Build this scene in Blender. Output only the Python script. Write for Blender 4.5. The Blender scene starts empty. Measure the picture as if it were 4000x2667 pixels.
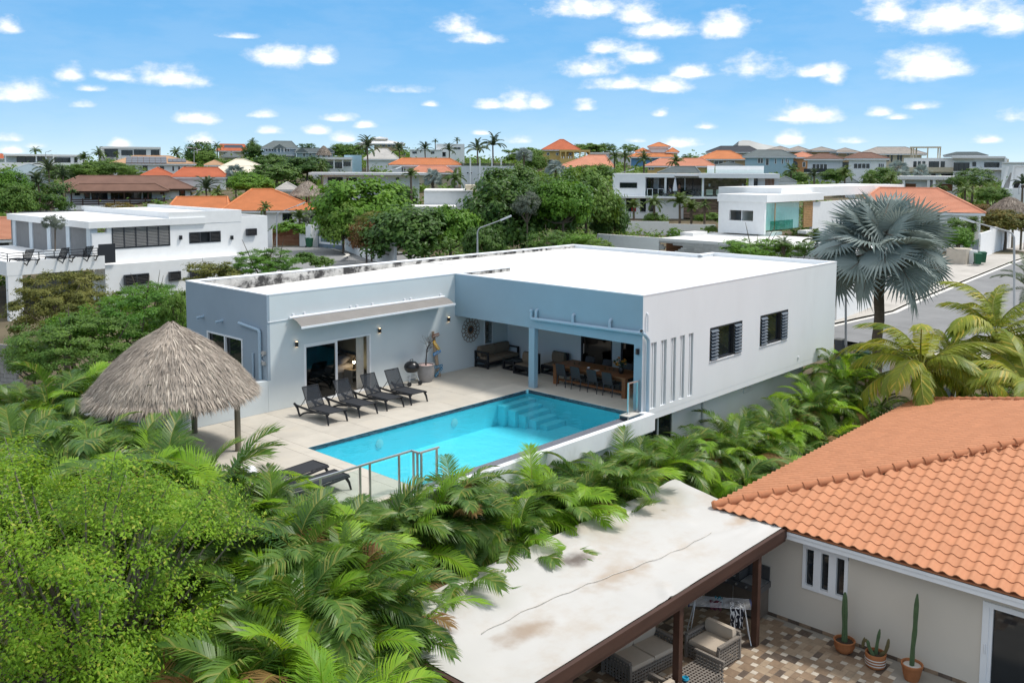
import bpy, math, random
from mathutils import Vector, Matrix, noise
sc = bpy.context.scene
COL = sc.collection
rad = math.radians
# ---------------------------------------------------------------- camera
FPX, PPX, PPY = 3553.6, 2000.0, 967.85            # focal length and principal point, photo pixels
PITCH, ROLL, YAW = 0.0873176, 0.0042726, 0.743223
EYE = Vector((0.0, 0.0, 8.2))
FW = Vector((math.cos(YAW)*math.cos(PITCH), math.sin(YAW)*math.cos(PITCH), -math.sin(PITCH)))
_r0 = Vector((math.sin(YAW), -math.cos(YAW), 0.0))
_u0 = _r0.cross(FW)
RT = _r0*math.cos(ROLL) + _u0*math.sin(ROLL)
UP = -_r0*math.sin(ROLL) + _u0*math.cos(ROLL)
cam = bpy.data.cameras.new('camera')
cam.sensor_width = 36.0
cam.lens = FPX/4000*36
cam.shift_y = -(1333.5-PPY)/4000
cam.clip_end = 12000
cam.clip_start = 0.1
camo = bpy.data.objects.new('camera', cam)
COL.objects.link(camo)
M = Matrix.Identity(4)
for i in range(3):
    M[i][0], M[i][1], M[i][2], M[i][3] = RT[i], UP[i], -FW[i], EYE[i]
camo.matrix_world = M
sc.camera = camo
# ---------------------------------------------------------------- light, sky, exposure
SUN_EL, SUN_AZ = rad(60), rad(-38)        # azimuth measured from +X towards +Y
sv = Vector((math.cos(SUN_EL)*math.cos(SUN_AZ), math.cos(SUN_EL)*math.sin(SUN_AZ), math.sin(SUN_EL)))
sl = bpy.data.lights.new('sun', 'SUN')
sl.energy = 2.0
sl.angle = rad(9.0)
sl.color = (1.0, 0.955, 0.89)
so = bpy.data.objects.new('sun', sl)
so.rotation_euler = (-sv).to_track_quat('-Z', 'Y').to_euler()
so.location = (10, -30, 60)
COL.objects.link(so)
sc.view_settings.view_transform = 'Standard'
sc.view_settings.look = 'None'
sc.view_settings.gamma = 1
sc.view_settings.exposure = 0.70
sc.view_settings.use_curve_mapping = False
sc.cycles.max_bounces = 8
sc.cycles.transparent_max_bounces = 24
sc.cycles.caustics_reflective = False
sc.cycles.caustics_refractive = False

world = bpy.data.worlds.new('World')
sc.world = world
world.use_nodes = True
wt = world.node_tree
for n in list(wt.nodes): wt.nodes.remove(n)
def wn(t, **k):
    n = wt.nodes.new(t)
    for a, b in k.items(): setattr(n, a, b)
    return n
def wlink(a, b): wt.links.new(a, b)
def wmath(op, a, b=None, c=None, clamp=False):
    n = wn('ShaderNodeMath', operation=op, use_clamp=clamp)
    for i, x in enumerate((a, b, c)):
        if x is None: continue
        if isinstance(x, (int, float)): n.inputs[i].default_value = x
        else: wlink(x, n.inputs[i])
    return n.outputs[0]
sky = wn('ShaderNodeTexSky')
sky.sky_type = 'NISHITA'
sky.sun_disc = False
sky.sun_elevation = SUN_EL
sky.sun_rotation = math.pi/2 - SUN_AZ
sky.altitude = 0
sky.air_density = 0.45
sky.dust_density = 0.0
sky.ozone_density = 4.0
tc = wn('ShaderNodeTexCoord')
sep = wn('ShaderNodeSeparateXYZ')
wlink(tc.outputs['Generated'], sep.inputs[0])
az = wmath('ARCTAN2', sep.outputs[1], sep.outputs[0])
el = wmath('ARCSINE', sep.outputs[2])
cmb = wn('ShaderNodeCombineXYZ')
wlink(az, cmb.inputs[0]); wlink(el, cmb.inputs[1])
def wnoise(scale, detail, rough, vec, stretch=None):
    n = wn('ShaderNodeTexNoise')
    n.inputs['Scale'].default_value = scale
    n.inputs['Detail'].default_value = detail
    n.inputs['Roughness'].default_value = rough
    if stretch:
        m = wn('ShaderNodeVectorMath', operation='MULTIPLY')
        m.inputs[1].default_value = stretch
        wlink(vec, m.inputs[0]); vec = m.outputs[0]
    wlink(vec, n.inputs['Vector'])
    return n
nz = wnoise(17, 5, .62, cmb.outputs[0], (1, 1.9, 1))
nz2 = wnoise(60, 4, .6, cmb.outputs[0], (1, 1.5, 1))
# clouds seen over the ridge: photo pixel of the base centre, half width, height, strength
def pix_dir(px, py):
    return (FW*FPX + RT*(px-PPX) - UP*(py-PPY)).normalized()
CLOUDS = [(1110,248,118,95,1),(1262,250,90,72,1),(660,328,135,72,1),(85,388,115,66,1),(275,305,55,58,.72),
 (440,310,90,42,.4),(1860,165,115,42,.75),(1780,130,120,60,.5),(2500,85,110,90,.8),(2270,60,160,75,.75),(2590,138,170,70,.85),
 (2830,132,120,98,1),(2350,205,85,55,1),(2500,245,110,55,1),(2300,290,150,72,.9),(2440,345,175,50,1),(2600,350,95,60,1),
 (2700,300,110,55,.9),(2920,300,135,92,1),(3190,295,70,40,1),(3260,325,55,65,.95),(3500,75,145,90,1),(3680,110,230,130,1),
 (3950,120,110,100,.9),(3600,295,160,92,1),(3700,295,105,60,.9),(2010,425,75,76,1),(1925,422,75,34,.9),(2100,418,55,45,.8),
 (2280,432,50,40,.6),(2580,455,42,32,.75),(3150,470,140,62,1),(3060,472,80,28,.8),(2760,502,65,28,.8),(3440,450,55,32,.8),
 (3510,465,55,20,.7),(3590,425,70,30,.8),(3080,560,62,40,.9),(3960,470,75,42,.8),(790,480,105,42,.6),(1030,458,75,32,.6),
 (1310,472,80,28,.75),(1600,362,125,36,.45),(1430,498,45,24,.8),(1230,522,60,34,.8),(1060,520,60,30,.7),(1340,552,55,34,.8),
 (790,560,58,36,.85),(475,575,42,28,.8),(130,578,45,24,.6),(55,595,50,26,.6),(2650,570,85,36,.8),(2480,556,50,22,.7),
 (1680,415,45,24,.6),(360,355,55,22,.5),(330,420,50,24,.4),(950,150,110,22,.35),(40,125,60,44,.35),(3330,560,75,26,.6),
 (3860,560,60,26,.5),(40,550,60,26,.5),(2030,560,70,40,.6),(1880,525,50,20,.6)]
run = None
for (cx, cy, hw, ht, st) in CLOUDS:
    d = pix_dir(cx, cy-ht*.18)
    a0, e0 = math.atan2(d.y, d.x), math.asin(d.z)
    k = 1/FPX
    w, h = hw*1.02*k, ht*1.0*k
    ma = wn('ShaderNodeVectorMath', operation='MULTIPLY_ADD')
    wlink(cmb.outputs[0], ma.inputs[0])
    ma.inputs[1].default_value = (1/w, 1/h, 0)
    ma.inputs[2].default_value = (-a0/w, -e0/h, (1-st)*.75)
    mb = wn('ShaderNodeVectorMath', operation='MULTIPLY')
    wlink(ma.outputs[0], mb.inputs[0]); mb.inputs[1].default_value = (1, -2.6, 1)
    mx = wn('ShaderNodeVectorMath', operation='MAXIMUM')
    wlink(ma.outputs[0], mx.inputs[0]); wlink(mb.outputs[0], mx.inputs[1])
    # x must be taken as an absolute distance: LENGTH squares it
    ln = wn('ShaderNodeVectorMath', operation='LENGTH')
    wlink(mx.outputs[0], ln.inputs[0])
    run = ln.outputs['Value'] if run is None else wmath('MINIMUM', run, ln.outputs['Value'])
nd = wmath('MULTIPLY_ADD', nz.outputs[0], 2.1, -1.05)
nd2 = wmath('MULTIPLY_ADD', nz2.outputs[0], .8, -.4)
dist = wmath('ADD', wmath('ADD', run, nd), nd2)
def wsmooth(v, a, b):
    n = wn('ShaderNodeMapRange', interpolation_type='SMOOTHSTEP')
    wlink(v, n.inputs[0])
    n.inputs[1].default_value = a; n.inputs[2].default_value = b
    n.inputs[3].default_value = 1; n.inputs[4].default_value = 0
    return n.outputs[0]
c1 = wmath('MULTIPLY', wsmooth(dist, -.05, 1.16), .97)
# thin broken cloud over the rest of the sky
gz = wnoise(9, 6, .6, cmb.outputs[0], (1, 3.2, 1))
up = wsmooth(el, .42, .2)                     # unseen cloud veil overhead, thickened to whiten the fill light, thinning towards the horizon
gup = wmath('ADD', gz.outputs[0], wmath('MULTIPLY', up, .2))
c2 = wmath('MULTIPLY', wsmooth(gup, .62, .36), wmath('MULTIPLY_ADD', up, .86, .07))
cov = wmath('MAXIMUM', c1, c2)
hs = wn('ShaderNodeHueSaturation')
hs.inputs['Saturation'].default_value = 1.8
hs.inputs['Value'].default_value = 3.5
hs0 = wn('ShaderNodeHueSaturation')
hs0.inputs['Saturation'].default_value = 2.0
gm = wn('ShaderNodeGamma')
gm.inputs[1].default_value = .2
wlink(sky.outputs[0], gm.inputs[0])
wlink(gm.outputs[0], hs0.inputs['Color'])
wlink(hs0.outputs[0], hs.inputs['Color'])
mixc = wn('ShaderNodeMix', data_type='RGBA')
shade = wn('ShaderNodeMix', data_type='RGBA')
shade.inputs[6].default_value = (6.9, 6.75, 6.6, 1)
shade.inputs[7].default_value = (5.0, 5.2, 5.5, 1)
inv = wmath('SUBTRACT', 1.0, wsmooth(wmath('ADD', dist, wmath('MULTIPLY', nz2.outputs[0], .5)), .3, 1.25))
wlink(inv, shade.inputs[0])
wlink(cov, mixc.inputs[0]); wlink(hs.outputs[0], mixc.inputs[6]); wlink(shade.outputs[2], mixc.inputs[7])
bg = wn('ShaderNodeBackground')
bg.inputs['Strength'].default_value = 0.12
wlink(mixc.outputs[2], bg.inputs[0])
wo = wn('ShaderNodeOutputWorld')
wlink(bg.outputs[0], wo.inputs[0])

# ---------------------------------------------------------------- places from the survey of the photo
def ray(px, py): return (FW*FPX + RT*(px-PPX) - UP*(py-PPY))/FPX
def atz(px, py, z):
    d = ray(px, py); return EYE + d*((z-EYE.z)/d.z)
def atd(px, py, depth): return EYE + ray(px, py)*depth
# ---------------------------------------------------------------- materials
def nt(m): return m.node_tree
def mat(name, col, rough=.8, var=.1, scale=2.0, detail=4, bump=0.0, bscale=80, metal=0, spec=.3, stain=None, sscale=1.0, samt=.5, stretch=None, island=0.0, st=(.5,.72)):
    m = bpy.data.materials.new(name); m.use_nodes = True
    t = m.node_tree; b = t.nodes['Principled BSDF']
    b.inputs['Roughness'].default_value = rough
    b.inputs['Metallic'].default_value = metal
    b.inputs['Specular IOR Level'].default_value = spec
    g = t.nodes.new('ShaderNodeNewGeometry')
    pos = g.outputs['Position']
    if stretch:
        vm = t.nodes.new('ShaderNodeVectorMath'); vm.operation = 'MULTIPLY'
        vm.inputs[1].default_value = stretch
        t.links.new(pos, vm.inputs[0]); pos = vm.outputs[0]
    n = t.nodes.new('ShaderNodeTexNoise')
    n.inputs['Scale'].default_value = scale; n.inputs['Detail'].default_value = detail; n.inputs['Roughness'].default_value = .6
    t.links.new(pos, n.inputs['Vector'])
    mr = t.nodes.new('ShaderNodeMapRange')
    mr.inputs[1].default_value = .25; mr.inputs[2].default_value = .75
    mr.inputs[3].default_value = 1-var; mr.inputs[4].default_value = 1+var
    t.links.new(n.outputs[0], mr.inputs[0])
    fac = mr.outputs[0]
    if island:
        mi = t.nodes.new('ShaderNodeMapRange')
        mi.inputs[3].default_value = 1-island; mi.inputs[4].default_value = 1+island
        src = g.outputs['Random Per Island'] if island < 0 else None
        oi = t.nodes.new('ShaderNodeObjectInfo')
        ad = t.nodes.new('ShaderNodeMath'); ad.operation = 'ADD'
        fr = t.nodes.new('ShaderNodeMath'); fr.operation = 'FRACT'
        t.links.new(oi.outputs['Random'], ad.inputs[0]); t.links.new(g.outputs['Random Per Island'], ad.inputs[1])
        t.links.new(ad.outputs[0], fr.inputs[0]); t.links.new(fr.outputs[0], mi.inputs[0])
        mm = t.nodes.new('ShaderNodeMath'); mm.operation = 'MULTIPLY'
        t.links.new(fac, mm.inputs[0]); t.links.new(mi.outputs[0], mm.inputs[1]); fac = mm.outputs[0]
    vs = t.nodes.new('ShaderNodeVectorMath'); vs.operation = 'SCALE'
    vs.inputs[0].default_value = col[:3]
    t.links.new(fac, vs.inputs['Scale'])
    out = vs.outputs[0]
    if stain:
        n2 = t.nodes.new('ShaderNodeTexNoise')
        n2.inputs['Scale'].default_value = sscale; n2.inputs['Detail'].default_value = 6; n2.inputs['Roughness'].default_value = .65
        t.links.new(pos, n2.inputs['Vector'])
        r2 = t.nodes.new('ShaderNodeMapRange'); r2.interpolation_type = 'SMOOTHSTEP'
        r2.inputs[1].default_value = st[0]; r2.inputs[2].default_value = st[1]
        r2.inputs[3].default_value = 0; r2.inputs[4].default_value = samt
        t.links.new(n2.outputs[0], r2.inputs[0])
        mx = t.nodes.new('ShaderNodeMix'); mx.data_type = 'RGBA'
        mx.inputs[7].default_value = (*stain, 1)
        t.links.new(r2.outputs[0], mx.inputs[0]); t.links.new(out, mx.inputs[6]); out = mx.outputs[2]
    t.links.new(out, b.inputs['Base Color'])
    if bump:
        n3 = t.nodes.new('ShaderNodeTexNoise')
        n3.inputs['Scale'].default_value = bscale; n3.inputs['Detail'].default_value = 3
        t.links.new(pos, n3.inputs['Vector'])
        bp = t.nodes.new('ShaderNodeBump'); bp.inputs['Strength'].default_value = bump; bp.inputs['Distance'].default_value = .02
        t.links.new(n3.outputs[0], bp.inputs['Height']); t.links.new(bp.outputs[0], b.inputs['Normal'])
    return m
def leafmat(name, c1, c2, trans=.35, rough=.5, nscale=.5, spec=.25, c3=None):
    """two greens mixed leaf by leaf and clump by clump; thin leaf lets some light through"""
    m = bpy.data.materials.new(name); m.use_nodes = True
    t = m.node_tree; b = t.nodes['Principled BSDF']; o = t.nodes['Material Output']
    g = t.nodes.new('ShaderNodeNewGeometry')
    n = t.nodes.new('ShaderNodeTexNoise'); n.inputs['Scale'].default_value = nscale; n.inputs['Detail'].default_value = 3
    t.links.new(g.outputs['Position'], n.inputs['Vector'])
    oi = t.nodes.new('ShaderNodeObjectInfo')
    def mth(op, a, b_):
        k = t.nodes.new('ShaderNodeMath'); k.operation = op
        for i, x in enumerate((a, b_)):
            if isinstance(x, (int, float)): k.inputs[i].default_value = x
            else: t.links.new(x, k.inputs[i])
        return k.outputs[0]
    f = mth('ADD', mth('MULTIPLY', g.outputs['Random Per Island'], .45), mth('MULTIPLY', mth('SUBTRACT', n.outputs[0], .5), 1.5))
    f = mth('ADD', f, mth('MULTIPLY', oi.outputs['Random'], .4))
    f = mth('ADD', f, .05)
    mx = t.nodes.new('ShaderNodeMix'); mx.data_type = 'RGBA'; mx.clamp_factor = True
    mx.inputs[6].default_value = (*c1, 1); mx.inputs[7].default_value = (*c2, 1)
    t.links.new(f, mx.inputs[0])
    col = mx.outputs[2]
    if c3:
        r = t.nodes.new('ShaderNodeMapRange'); r.inputs[1].default_value = .86; r.inputs[2].default_value = .96
        t.links.new(g.outputs['Random Per Island'], r.inputs[0])
        m2 = t.nodes.new('ShaderNodeMix'); m2.data_type = 'RGBA'
        m2.inputs[7].default_value = (*c3, 1)
        t.links.new(r.outputs[0], m2.inputs[0]); t.links.new(col, m2.inputs[6]); col = m2.outputs[2]
    t.links.new(col, b.inputs['Base Color'])
    b.inputs['Roughness'].default_value = rough
    b.inputs['Specular IOR Level'].default_value = spec
    tr = t.nodes.new('ShaderNodeBsdfTranslucent')
    hs_ = t.nodes.new('ShaderNodeHueSaturation'); hs_.inputs['Hue'].default_value = .485; hs_.inputs['Value'].default_value = 1.35
    t.links.new(col, hs_.inputs['Color']); t.links.new(hs_.outputs[0], tr.inputs['Color'])
    ms = t.nodes.new('ShaderNodeMixShader'); ms.inputs[0].default_value = trans
    t.links.new(b.outputs[0], ms.inputs[1]); t.links.new(tr.outputs[0], ms.inputs[2]); t.links.new(ms.outputs[0], o.inputs[0])
    return m
def glassmat(name, tint, rough=.02, ior=1.5):
    """clear sheet: lets light straight through, mirrors by angle"""
    m = bpy.data.materials.new(name); m.use_nodes = True
    t = m.node_tree; t.nodes.remove(t.nodes['Principled BSDF']); o = t.nodes['Material Output']
    tr = t.nodes.new('ShaderNodeBsdfTransparent'); tr.inputs[0].default_value = (*tint, 1)
    gl = t.nodes.new('ShaderNodeBsdfGlossy'); gl.inputs['Roughness'].default_value = rough
    fr = t.nodes.new('ShaderNodeFresnel'); fr.inputs[0].default_value = ior
    ms = t.nodes.new('ShaderNodeMixShader')
    g = t.nodes.new('ShaderNodeNewGeometry'); k = t.nodes.new('ShaderNodeMath'); k.operation = 'MULTIPLY_ADD'
    t.links.new(fr.outputs[0], k.inputs[0])
    inv_ = t.nodes.new('ShaderNodeMath'); inv_.operation = 'SUBTRACT'; inv_.inputs[0].default_value = 1.0
    t.links.new(g.outputs['Backfacing'], inv_.inputs[1]); t.links.new(inv_.outputs[0], k.inputs[1]); k.inputs[2].default_value = 0.0
    t.links.new(k.outputs[0], ms.inputs[0]); t.links.new(tr.outputs[0], ms.inputs[1]); t.links.new(gl.outputs[0], ms.inputs[2])
    t.links.new(ms.outputs[0], o.inputs[0])
    return m
def emitmat(name, col, s):
    m = bpy.data.materials.new(name); m.use_nodes = True
    b = m.node_tree.nodes['Principled BSDF']
    b.inputs['Base Color'].default_value = (*col, 1)
    b.inputs['Emission Color'].default_value = (*col, 1); b.inputs['Emission Strength'].default_value = s
    return m
# ---------------------------------------------------------------- mesh builder
class MB:
    def __init__(s): s.v = []; s.f = []; s.m = []
    def add(s, vs, fs, m=0):
        o = len(s.v); s.v += [tuple(v) for v in vs]
        s.f += [tuple(i+o for i in f) for f in fs]; s.m += [m]*len(fs)
        return s
    def box(s, x0, x1, y0, y1, z0, z1, m=0):
        return s.add([(x0,y0,z0),(x1,y0,z0),(x1,y1,z0),(x0,y1,z0),(x0,y0,z1),(x1,y0,z1),(x1,y1,z1),(x0,y1,z1)],
                     [(0,3,2,1),(4,5,6,7),(0,1,5,4),(1,2,6,5),(2,3,7,6),(3,0,4,7)], m)
    def obox(s, c, a, b, d, m=0):
        c, a, b, d = Vector(c), Vector(a), Vector(b), Vector(d)
        vs = [c+a*i+b*j+d*k for k in (-1,1) for (i,j) in ((-1,-1),(1,-1),(1,1),(-1,1))]
        return s.add(vs, [(0,3,2,1),(4,5,6,7),(0,1,5,4),(1,2,6,5),(2,3,7,6),(3,0,4,7)], m)
    def bar(s, p, q, w, h, m=0, up=(0,0,1)):
        p, q = Vector(p), Vector(q); d = q-p; u = Vector(up)
        if abs(d.normalized().dot(u)) > .98: u = Vector((1,0,0))
        a = d.cross(u).normalized(); b = a.cross(d).normalized()
        return s.obox((p+q)/2, d/2, a*w/2, b*h/2, m)
    def tube(s, pts, r, n=8, m=0, caps=True):
        pts = [Vector(p) for p in pts]; k = len(pts)
        rs = r if isinstance(r, (list, tuple)) else [r]*k
        vs = []; ref = None
        for i, p in enumerate(pts):
            d = (pts[min(i+1,k-1)]-pts[max(i-1,0)]).normalized()
            if ref is None: ref = Vector((0,0,1)) if abs(d.z) < .9 else Vector((1,0,0))
            a = d.cross(ref).normalized(); b = a.cross(d).normalized(); ref = b
            for j in range(n):
                t = 2*math.pi*j/n
                vs.append(p+(a*math.cos(t)+b*math.sin(t))*rs[i])
        fs = [(i*n+j, i*n+(j+1)%n, (i+1)*n+(j+1)%n, (i+1)*n+j) for i in range(k-1) for j in range(n)]
        if caps: fs += [tuple(range(n-1,-1,-1)), tuple((k-1)*n+j for j in range(n))]
        return s.add(vs, fs, m)
    def lathe(s, prof, c=(0,0,0), n=20, m=0):
        vs = [(c[0]+r*math.cos(2*math.pi*j/n), c[1]+r*math.sin(2*math.pi*j/n), c[2]+z) for (r, z) in prof for j in range(n)]
        k = len(prof)
        fs = [(i*n+j, i*n+(j+1)%n, (i+1)*n+(j+1)%n, (i+1)*n+j) for i in range(k-1) for j in range(n)]
        fs += [tuple(range(n-1,-1,-1)), tuple((k-1)*n+j for j in range(n))]
        return s.add(vs, fs, m)
    def quad(s, a, b, c, d, m=0): return s.add([a,b,c,d], [(0,1,2,3)], m)
    def tri(s, a, b, c, m=0): return s.add([a,b,c], [(0,1,2)], m)
    def prism(s, poly, z0, z1, m=0):
        n = len(poly)
        vs = [(x,y,z0) for x,y in poly]+[(x,y,z1) for x,y in poly]
        fs = [tuple(range(n-1,-1,-1)), tuple(range(n,2*n))]+[(i,(i+1)%n,n+(i+1)%n,n+i) for i in range(n)]
        return s.add(vs, fs, m)
    def slab(s, poly, n_, m=0):
        """polygon in 3-D thickened along n_"""
        n = len(poly); n_ = Vector(n_)
        vs = [Vector(p) for p in poly]+[Vector(p)+n_ for p in poly]
        fs = [tuple(range(n-1,-1,-1)), tuple(range(n,2*n))]+[(i,(i+1)%n,n+(i+1)%n,n+i) for i in range(n)]
        return s.add(vs, fs, m)
    def mesh(s, name, mats, smooth=False, off=(0,0,0)):
        me = bpy.data.meshes.new(name)
        o = off
        vs = s.v if (o[0]==0 and o[1]==0 and o[2]==0) else [(v[0]-o[0], v[1]-o[1], v[2]-o[2]) for v in s.v]
        me.from_pydata(vs, [], s.f)
        if not isinstance(mats, (list, tuple)): mats = [mats]
        for x in mats: me.materials.append(x)
        if len(mats) > 1: me.polygons.foreach_set('material_index', s.m)
        if smooth:
            me.polygons.foreach_set('use_smooth', [True]*len(me.polygons))
            if smooth != 'all':
                try: me.set_sharp_from_angle(angle=rad(40))
                except Exception: pass
        me.update()
        return me
    def build(s, name, mats, parent=None, smooth=False, local=False):
        """local: vertices already relative to the parent"""
        off = (0,0,0)
        if parent is not None and not local: off = worldpos(parent)
        return link(name, s.mesh(name, mats, smooth, off), parent)
def worldpos(o):
    p = Vector((0,0,0))
    while o is not None:
        p = p+o.location; o = o.parent
    return p
KIDS = {}
def link(name, me, parent=None, loc=None, rot=None, scale=None):
    o = bpy.data.objects.new(name, me); COL.objects.link(o)
    if parent is not None: o.parent = parent; KIDS.setdefault(parent.name, []).append(o)
    if loc is not None: o.location = loc
    if rot is not None: o.rotation_euler = rot
    if scale is not None: o.scale = scale
    return o
def tag(o, label=None, cat=None, group=None, kind=None):
    if label: o['label'] = label
    if cat: o['category'] = cat
    if group: o['group'] = group
    if kind: o['kind'] = kind
    return o
def thing(name, label, cat, loc=(0,0,0), rz=0, group=None):
    o = bpy.data.objects.new(name, None); COL.objects.link(o)
    o.empty_display_size = .2
    o.location = loc; o.rotation_euler = (0,0,rz)
    return tag(o, label, cat, group, 'thing')
def one(name, mb, m, label, cat, group=None, smooth=False):
    """a thing that is one mesh, its origin at the middle of its foot"""
    xs = [v[0] for v in mb.v]; ys = [v[1] for v in mb.v]; zs = [v[2] for v in mb.v]
    c = ((min(xs)+max(xs))/2, (min(ys)+max(ys))/2, min(zs))
    o = link(name, mb.mesh(name, m, smooth, c), None, c)
    return tag(o, label, cat, group, 'thing')
def dup(o, loc, rz=None, label=None, scale=None, parent=None, group=None):
    c = o.copy(); COL.objects.link(c)
    if parent is None:
        c.location = loc
        if rz is not None: c.rotation_euler = (0,0,rz)
        if scale is not None: c.scale = (scale,)*3 if isinstance(scale,(int,float)) else scale
        if label: c['label'] = label
        if group: c['group'] = group
    else: c.parent = parent; KIDS.setdefault(parent.name, []).append(c)
    for ch in KIDS.get(o.name, []): dup(ch, None, parent=c)
    return c
# ================================================================ materials of the place
W = {}
W['white'] = mat('white_render', (.74,.765,.78), .85, .03, .8, bump=.08, bscale=70, stain=(.55,.55,.54), sscale=.55, samt=.16, stretch=(1,1,.35))
W['pale'] = mat('pale_grey_render', (.585,.63,.64), .85, .03, .8, bump=.08, bscale=70)
W['blue'] = mat('blue_grey_render', (.285,.395,.47), .85, .05, .7, bump=.08, bscale=70)
W['slate'] = mat('slate_blue_render', (.30,.365,.425), .85, .05, .7, bump=.08, bscale=70)
W['cap'] = mat('parapet_cap_paint', (.80,.815,.84), .7, .03, 1)
W['roofwhite'] = mat('white_roof_coating', (.80,.79,.765), .8, .035, .35, bump=.05, bscale=6, stain=(.62,.6,.56), sscale=.25, samt=.22)
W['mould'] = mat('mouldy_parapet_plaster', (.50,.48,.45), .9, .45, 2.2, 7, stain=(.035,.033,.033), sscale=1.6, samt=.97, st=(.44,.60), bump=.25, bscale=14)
W['poolwall'] = mat('weathered_white_wall', (.73,.745,.76), .85, .05, 1.4, stain=(.40,.41,.40), sscale=.9, samt=.45, stretch=(1,1,.45), bump=.2, bscale=22)
W['deck'] = mat('beige_stone_paving', (.50,.46,.395), .8, .10, 1.6, 6, stain=(.46,.40,.31), sscale=.8, samt=.4, bump=.06, bscale=60, island=.05)
W['joint'] = mat('paving_joint', (.30,.275,.235), .9, .1)
W['conc'] = mat('concrete', (.42,.41,.39), .9, .12, 1.5, stain=(.28,.27,.25), sscale=.7, samt=.4)
W['poolshell'] = mat('pool_plaster', (.42,.84,.92), .6, .04, .6)
W['mosaic'] = mat('dark_glass_mosaic', (.055,.085,.11), .25, .15, 4, island=.6, spec=.5)
W['granite'] = mat('speckled_granite', (.15,.155,.18), .35, .5, 45, bump=.0)
W['metal'] = mat('brushed_steel', (.62,.63,.64), .35, .05, 5, metal=.85)
W['pipe'] = mat('painted_pipe', (.36,.47,.56), .5, .04, 2)
W['pipew'] = mat('white_plastic_pipe', (.76,.77,.79), .45, .04, 2)
W['frame'] = mat('white_window_frame', (.78,.79,.80), .4, .03)
W['dframe'] = mat('dark_window_frame', (.035,.037,.042), .4, .05)
W['dglass'] = mat('dark_window_glass', (.012,.016,.02), .04, .1, spec=.6)
W['glass'] = glassmat('clear_glass', (.90,.96,.955))
W['tintglass'] = glassmat('tinted_glass', (.20,.27,.30))
W['black'] = mat('black_plastic', (.018,.019,.022), .45, .1, 8)
W['blackm'] = mat('black_painted_metal', (.012,.012,.014), .3, .1, 8, spec=.5)
W['sling'] = mat('charcoal_sling_fabric', (.03,.032,.037), .8, .12, 30)
W['wood'] = mat('reddish_table_wood', (.20,.085,.035), .55, .35, 2.5, 6, stretch=(1,.12,1))
W['beamwood'] = mat('dark_stained_beam', (.065,.032,.022), .6, .3, 3, 6, stretch=(.2,1,1))
W['cushion'] = mat('taupe_cushion', (.19,.145,.105), .95, .1, 12, bump=.1, bscale=120)
W['interior'] = mat('grey_green_interior_paint', (.34,.385,.37), .9, .04)
W['ceiling'] = mat('ceiling_paint', (.34,.335,.32), .9, .04)
W['floorin'] = mat('interior_floor', (.52,.48,.42), .5, .1)
W['linen'] = mat('white_bed_linen', (.78,.78,.81), .9, .03, 4, bump=.15, bscale=14)
W['greywood'] = mat('whitewashed_wood', (.42,.39,.34), .7, .2, 6, stretch=(1,1,6))
W['curtain'] = mat('linen_curtain', (.60,.56,.49), .9, .1, 4)
W['awning'] = mat('grey_taupe_awning_cloth', (.235,.22,.205), .85, .09, 2.0, 5)
W['terracotta_pot'] = mat('terracotta', (.36,.14,.055), .8, .18, 7)
W['asphalt'] = mat('worn_asphalt', (.235,.235,.235), .95, .12, .6, 6, stain=(.16,.16,.16), sscale=.25, samt=.5, bump=.1, bscale=40)
W['kerb'] = mat('concrete_kerb', (.56,.53,.48), .9, .14, 1.0, stain=(.3,.27,.22), sscale=.8, samt=.5)
W['soil'] = mat('dry_soil_and_scrub', (.13,.105,.065), .95, .35, .5, 6, stain=(.055,.085,.025), sscale=.12, samt=.9, bump=.3, bscale=3)
# ================================================================ terrain
HP = [(0,-4.5),(26,-4.3),(36,-3.6),(46,-2.9),(65,-1.8),(105,-1.2),(125,-.8),(150,.2),(200,2.0),(245,6.0),(290,9.5),(340,10.0),(420,6),(600,2),(1200,0),(9000,-4)]
CP = []
def ground(x, y):
    d = math.hypot(x, y)
    a = math.degrees(math.atan2(y, x))-math.degrees(YAW)      # + is towards the left of the view
    for (d0, h0), (d1, h1) in zip(HP, HP[1:]):
        if d <= d1:
            t = (d-d0)/(d1-d0); h = h0+(h1-h0)*t; break
    else: h = -4
    if d > 150:
        k = min(1, (d-150)/60)
        f = 1.0 if a > -3 else max(.42, 1-.045*(-3-a))
        h = h*(1-k)+k*h*f
    if CP:
        sw = se = 0.0
        for (cx, cy, dz_) in CP:
            q = (cx-x)**2+(cy-y)**2
            if q < 10000: w_ = math.exp(-q/260); sw += w_; se += w_*dz_
        h += se/(sw+.15)*max(0, min(1, (d-40)/12))
    return h
def make_terrain():
    mb = MB()
    rs = [0,6,12,18,24,30,36,42,50,58,66,76,88,100,112,126,140,155,170,185,200,215,230,245,260,275,290,310,340,380,430,520,700,1000,1600,2600,4500,9000]
    na = 96
    vs = []
    for r in rs:
        for j in range(na):
            t = 2*math.pi*j/na
            x, y = r*math.cos(t), r*math.sin(t)
            z = ground(x, y)
            if r > 55: z += (noise.noise(Vector((x*.02, y*.02, 3)))*.5)*min(1, (r-55)/120)*1.6 - .15
            vs.append((x, y, z))
    fs = []
    for i in range(len(rs)-1):
        for j in range(na):
            a, b = i*na+j, i*na+(j+1)%na
            c, d = (i+1)*na+(j+1)%na, (i+1)*na+j
            fs.append((a, b, c, d) if i else (a, c, d))
    mb.add(vs, fs)
    o = mb.build('ground', W['soil'], smooth='all')
    tag(o, kind='structure')

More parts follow.
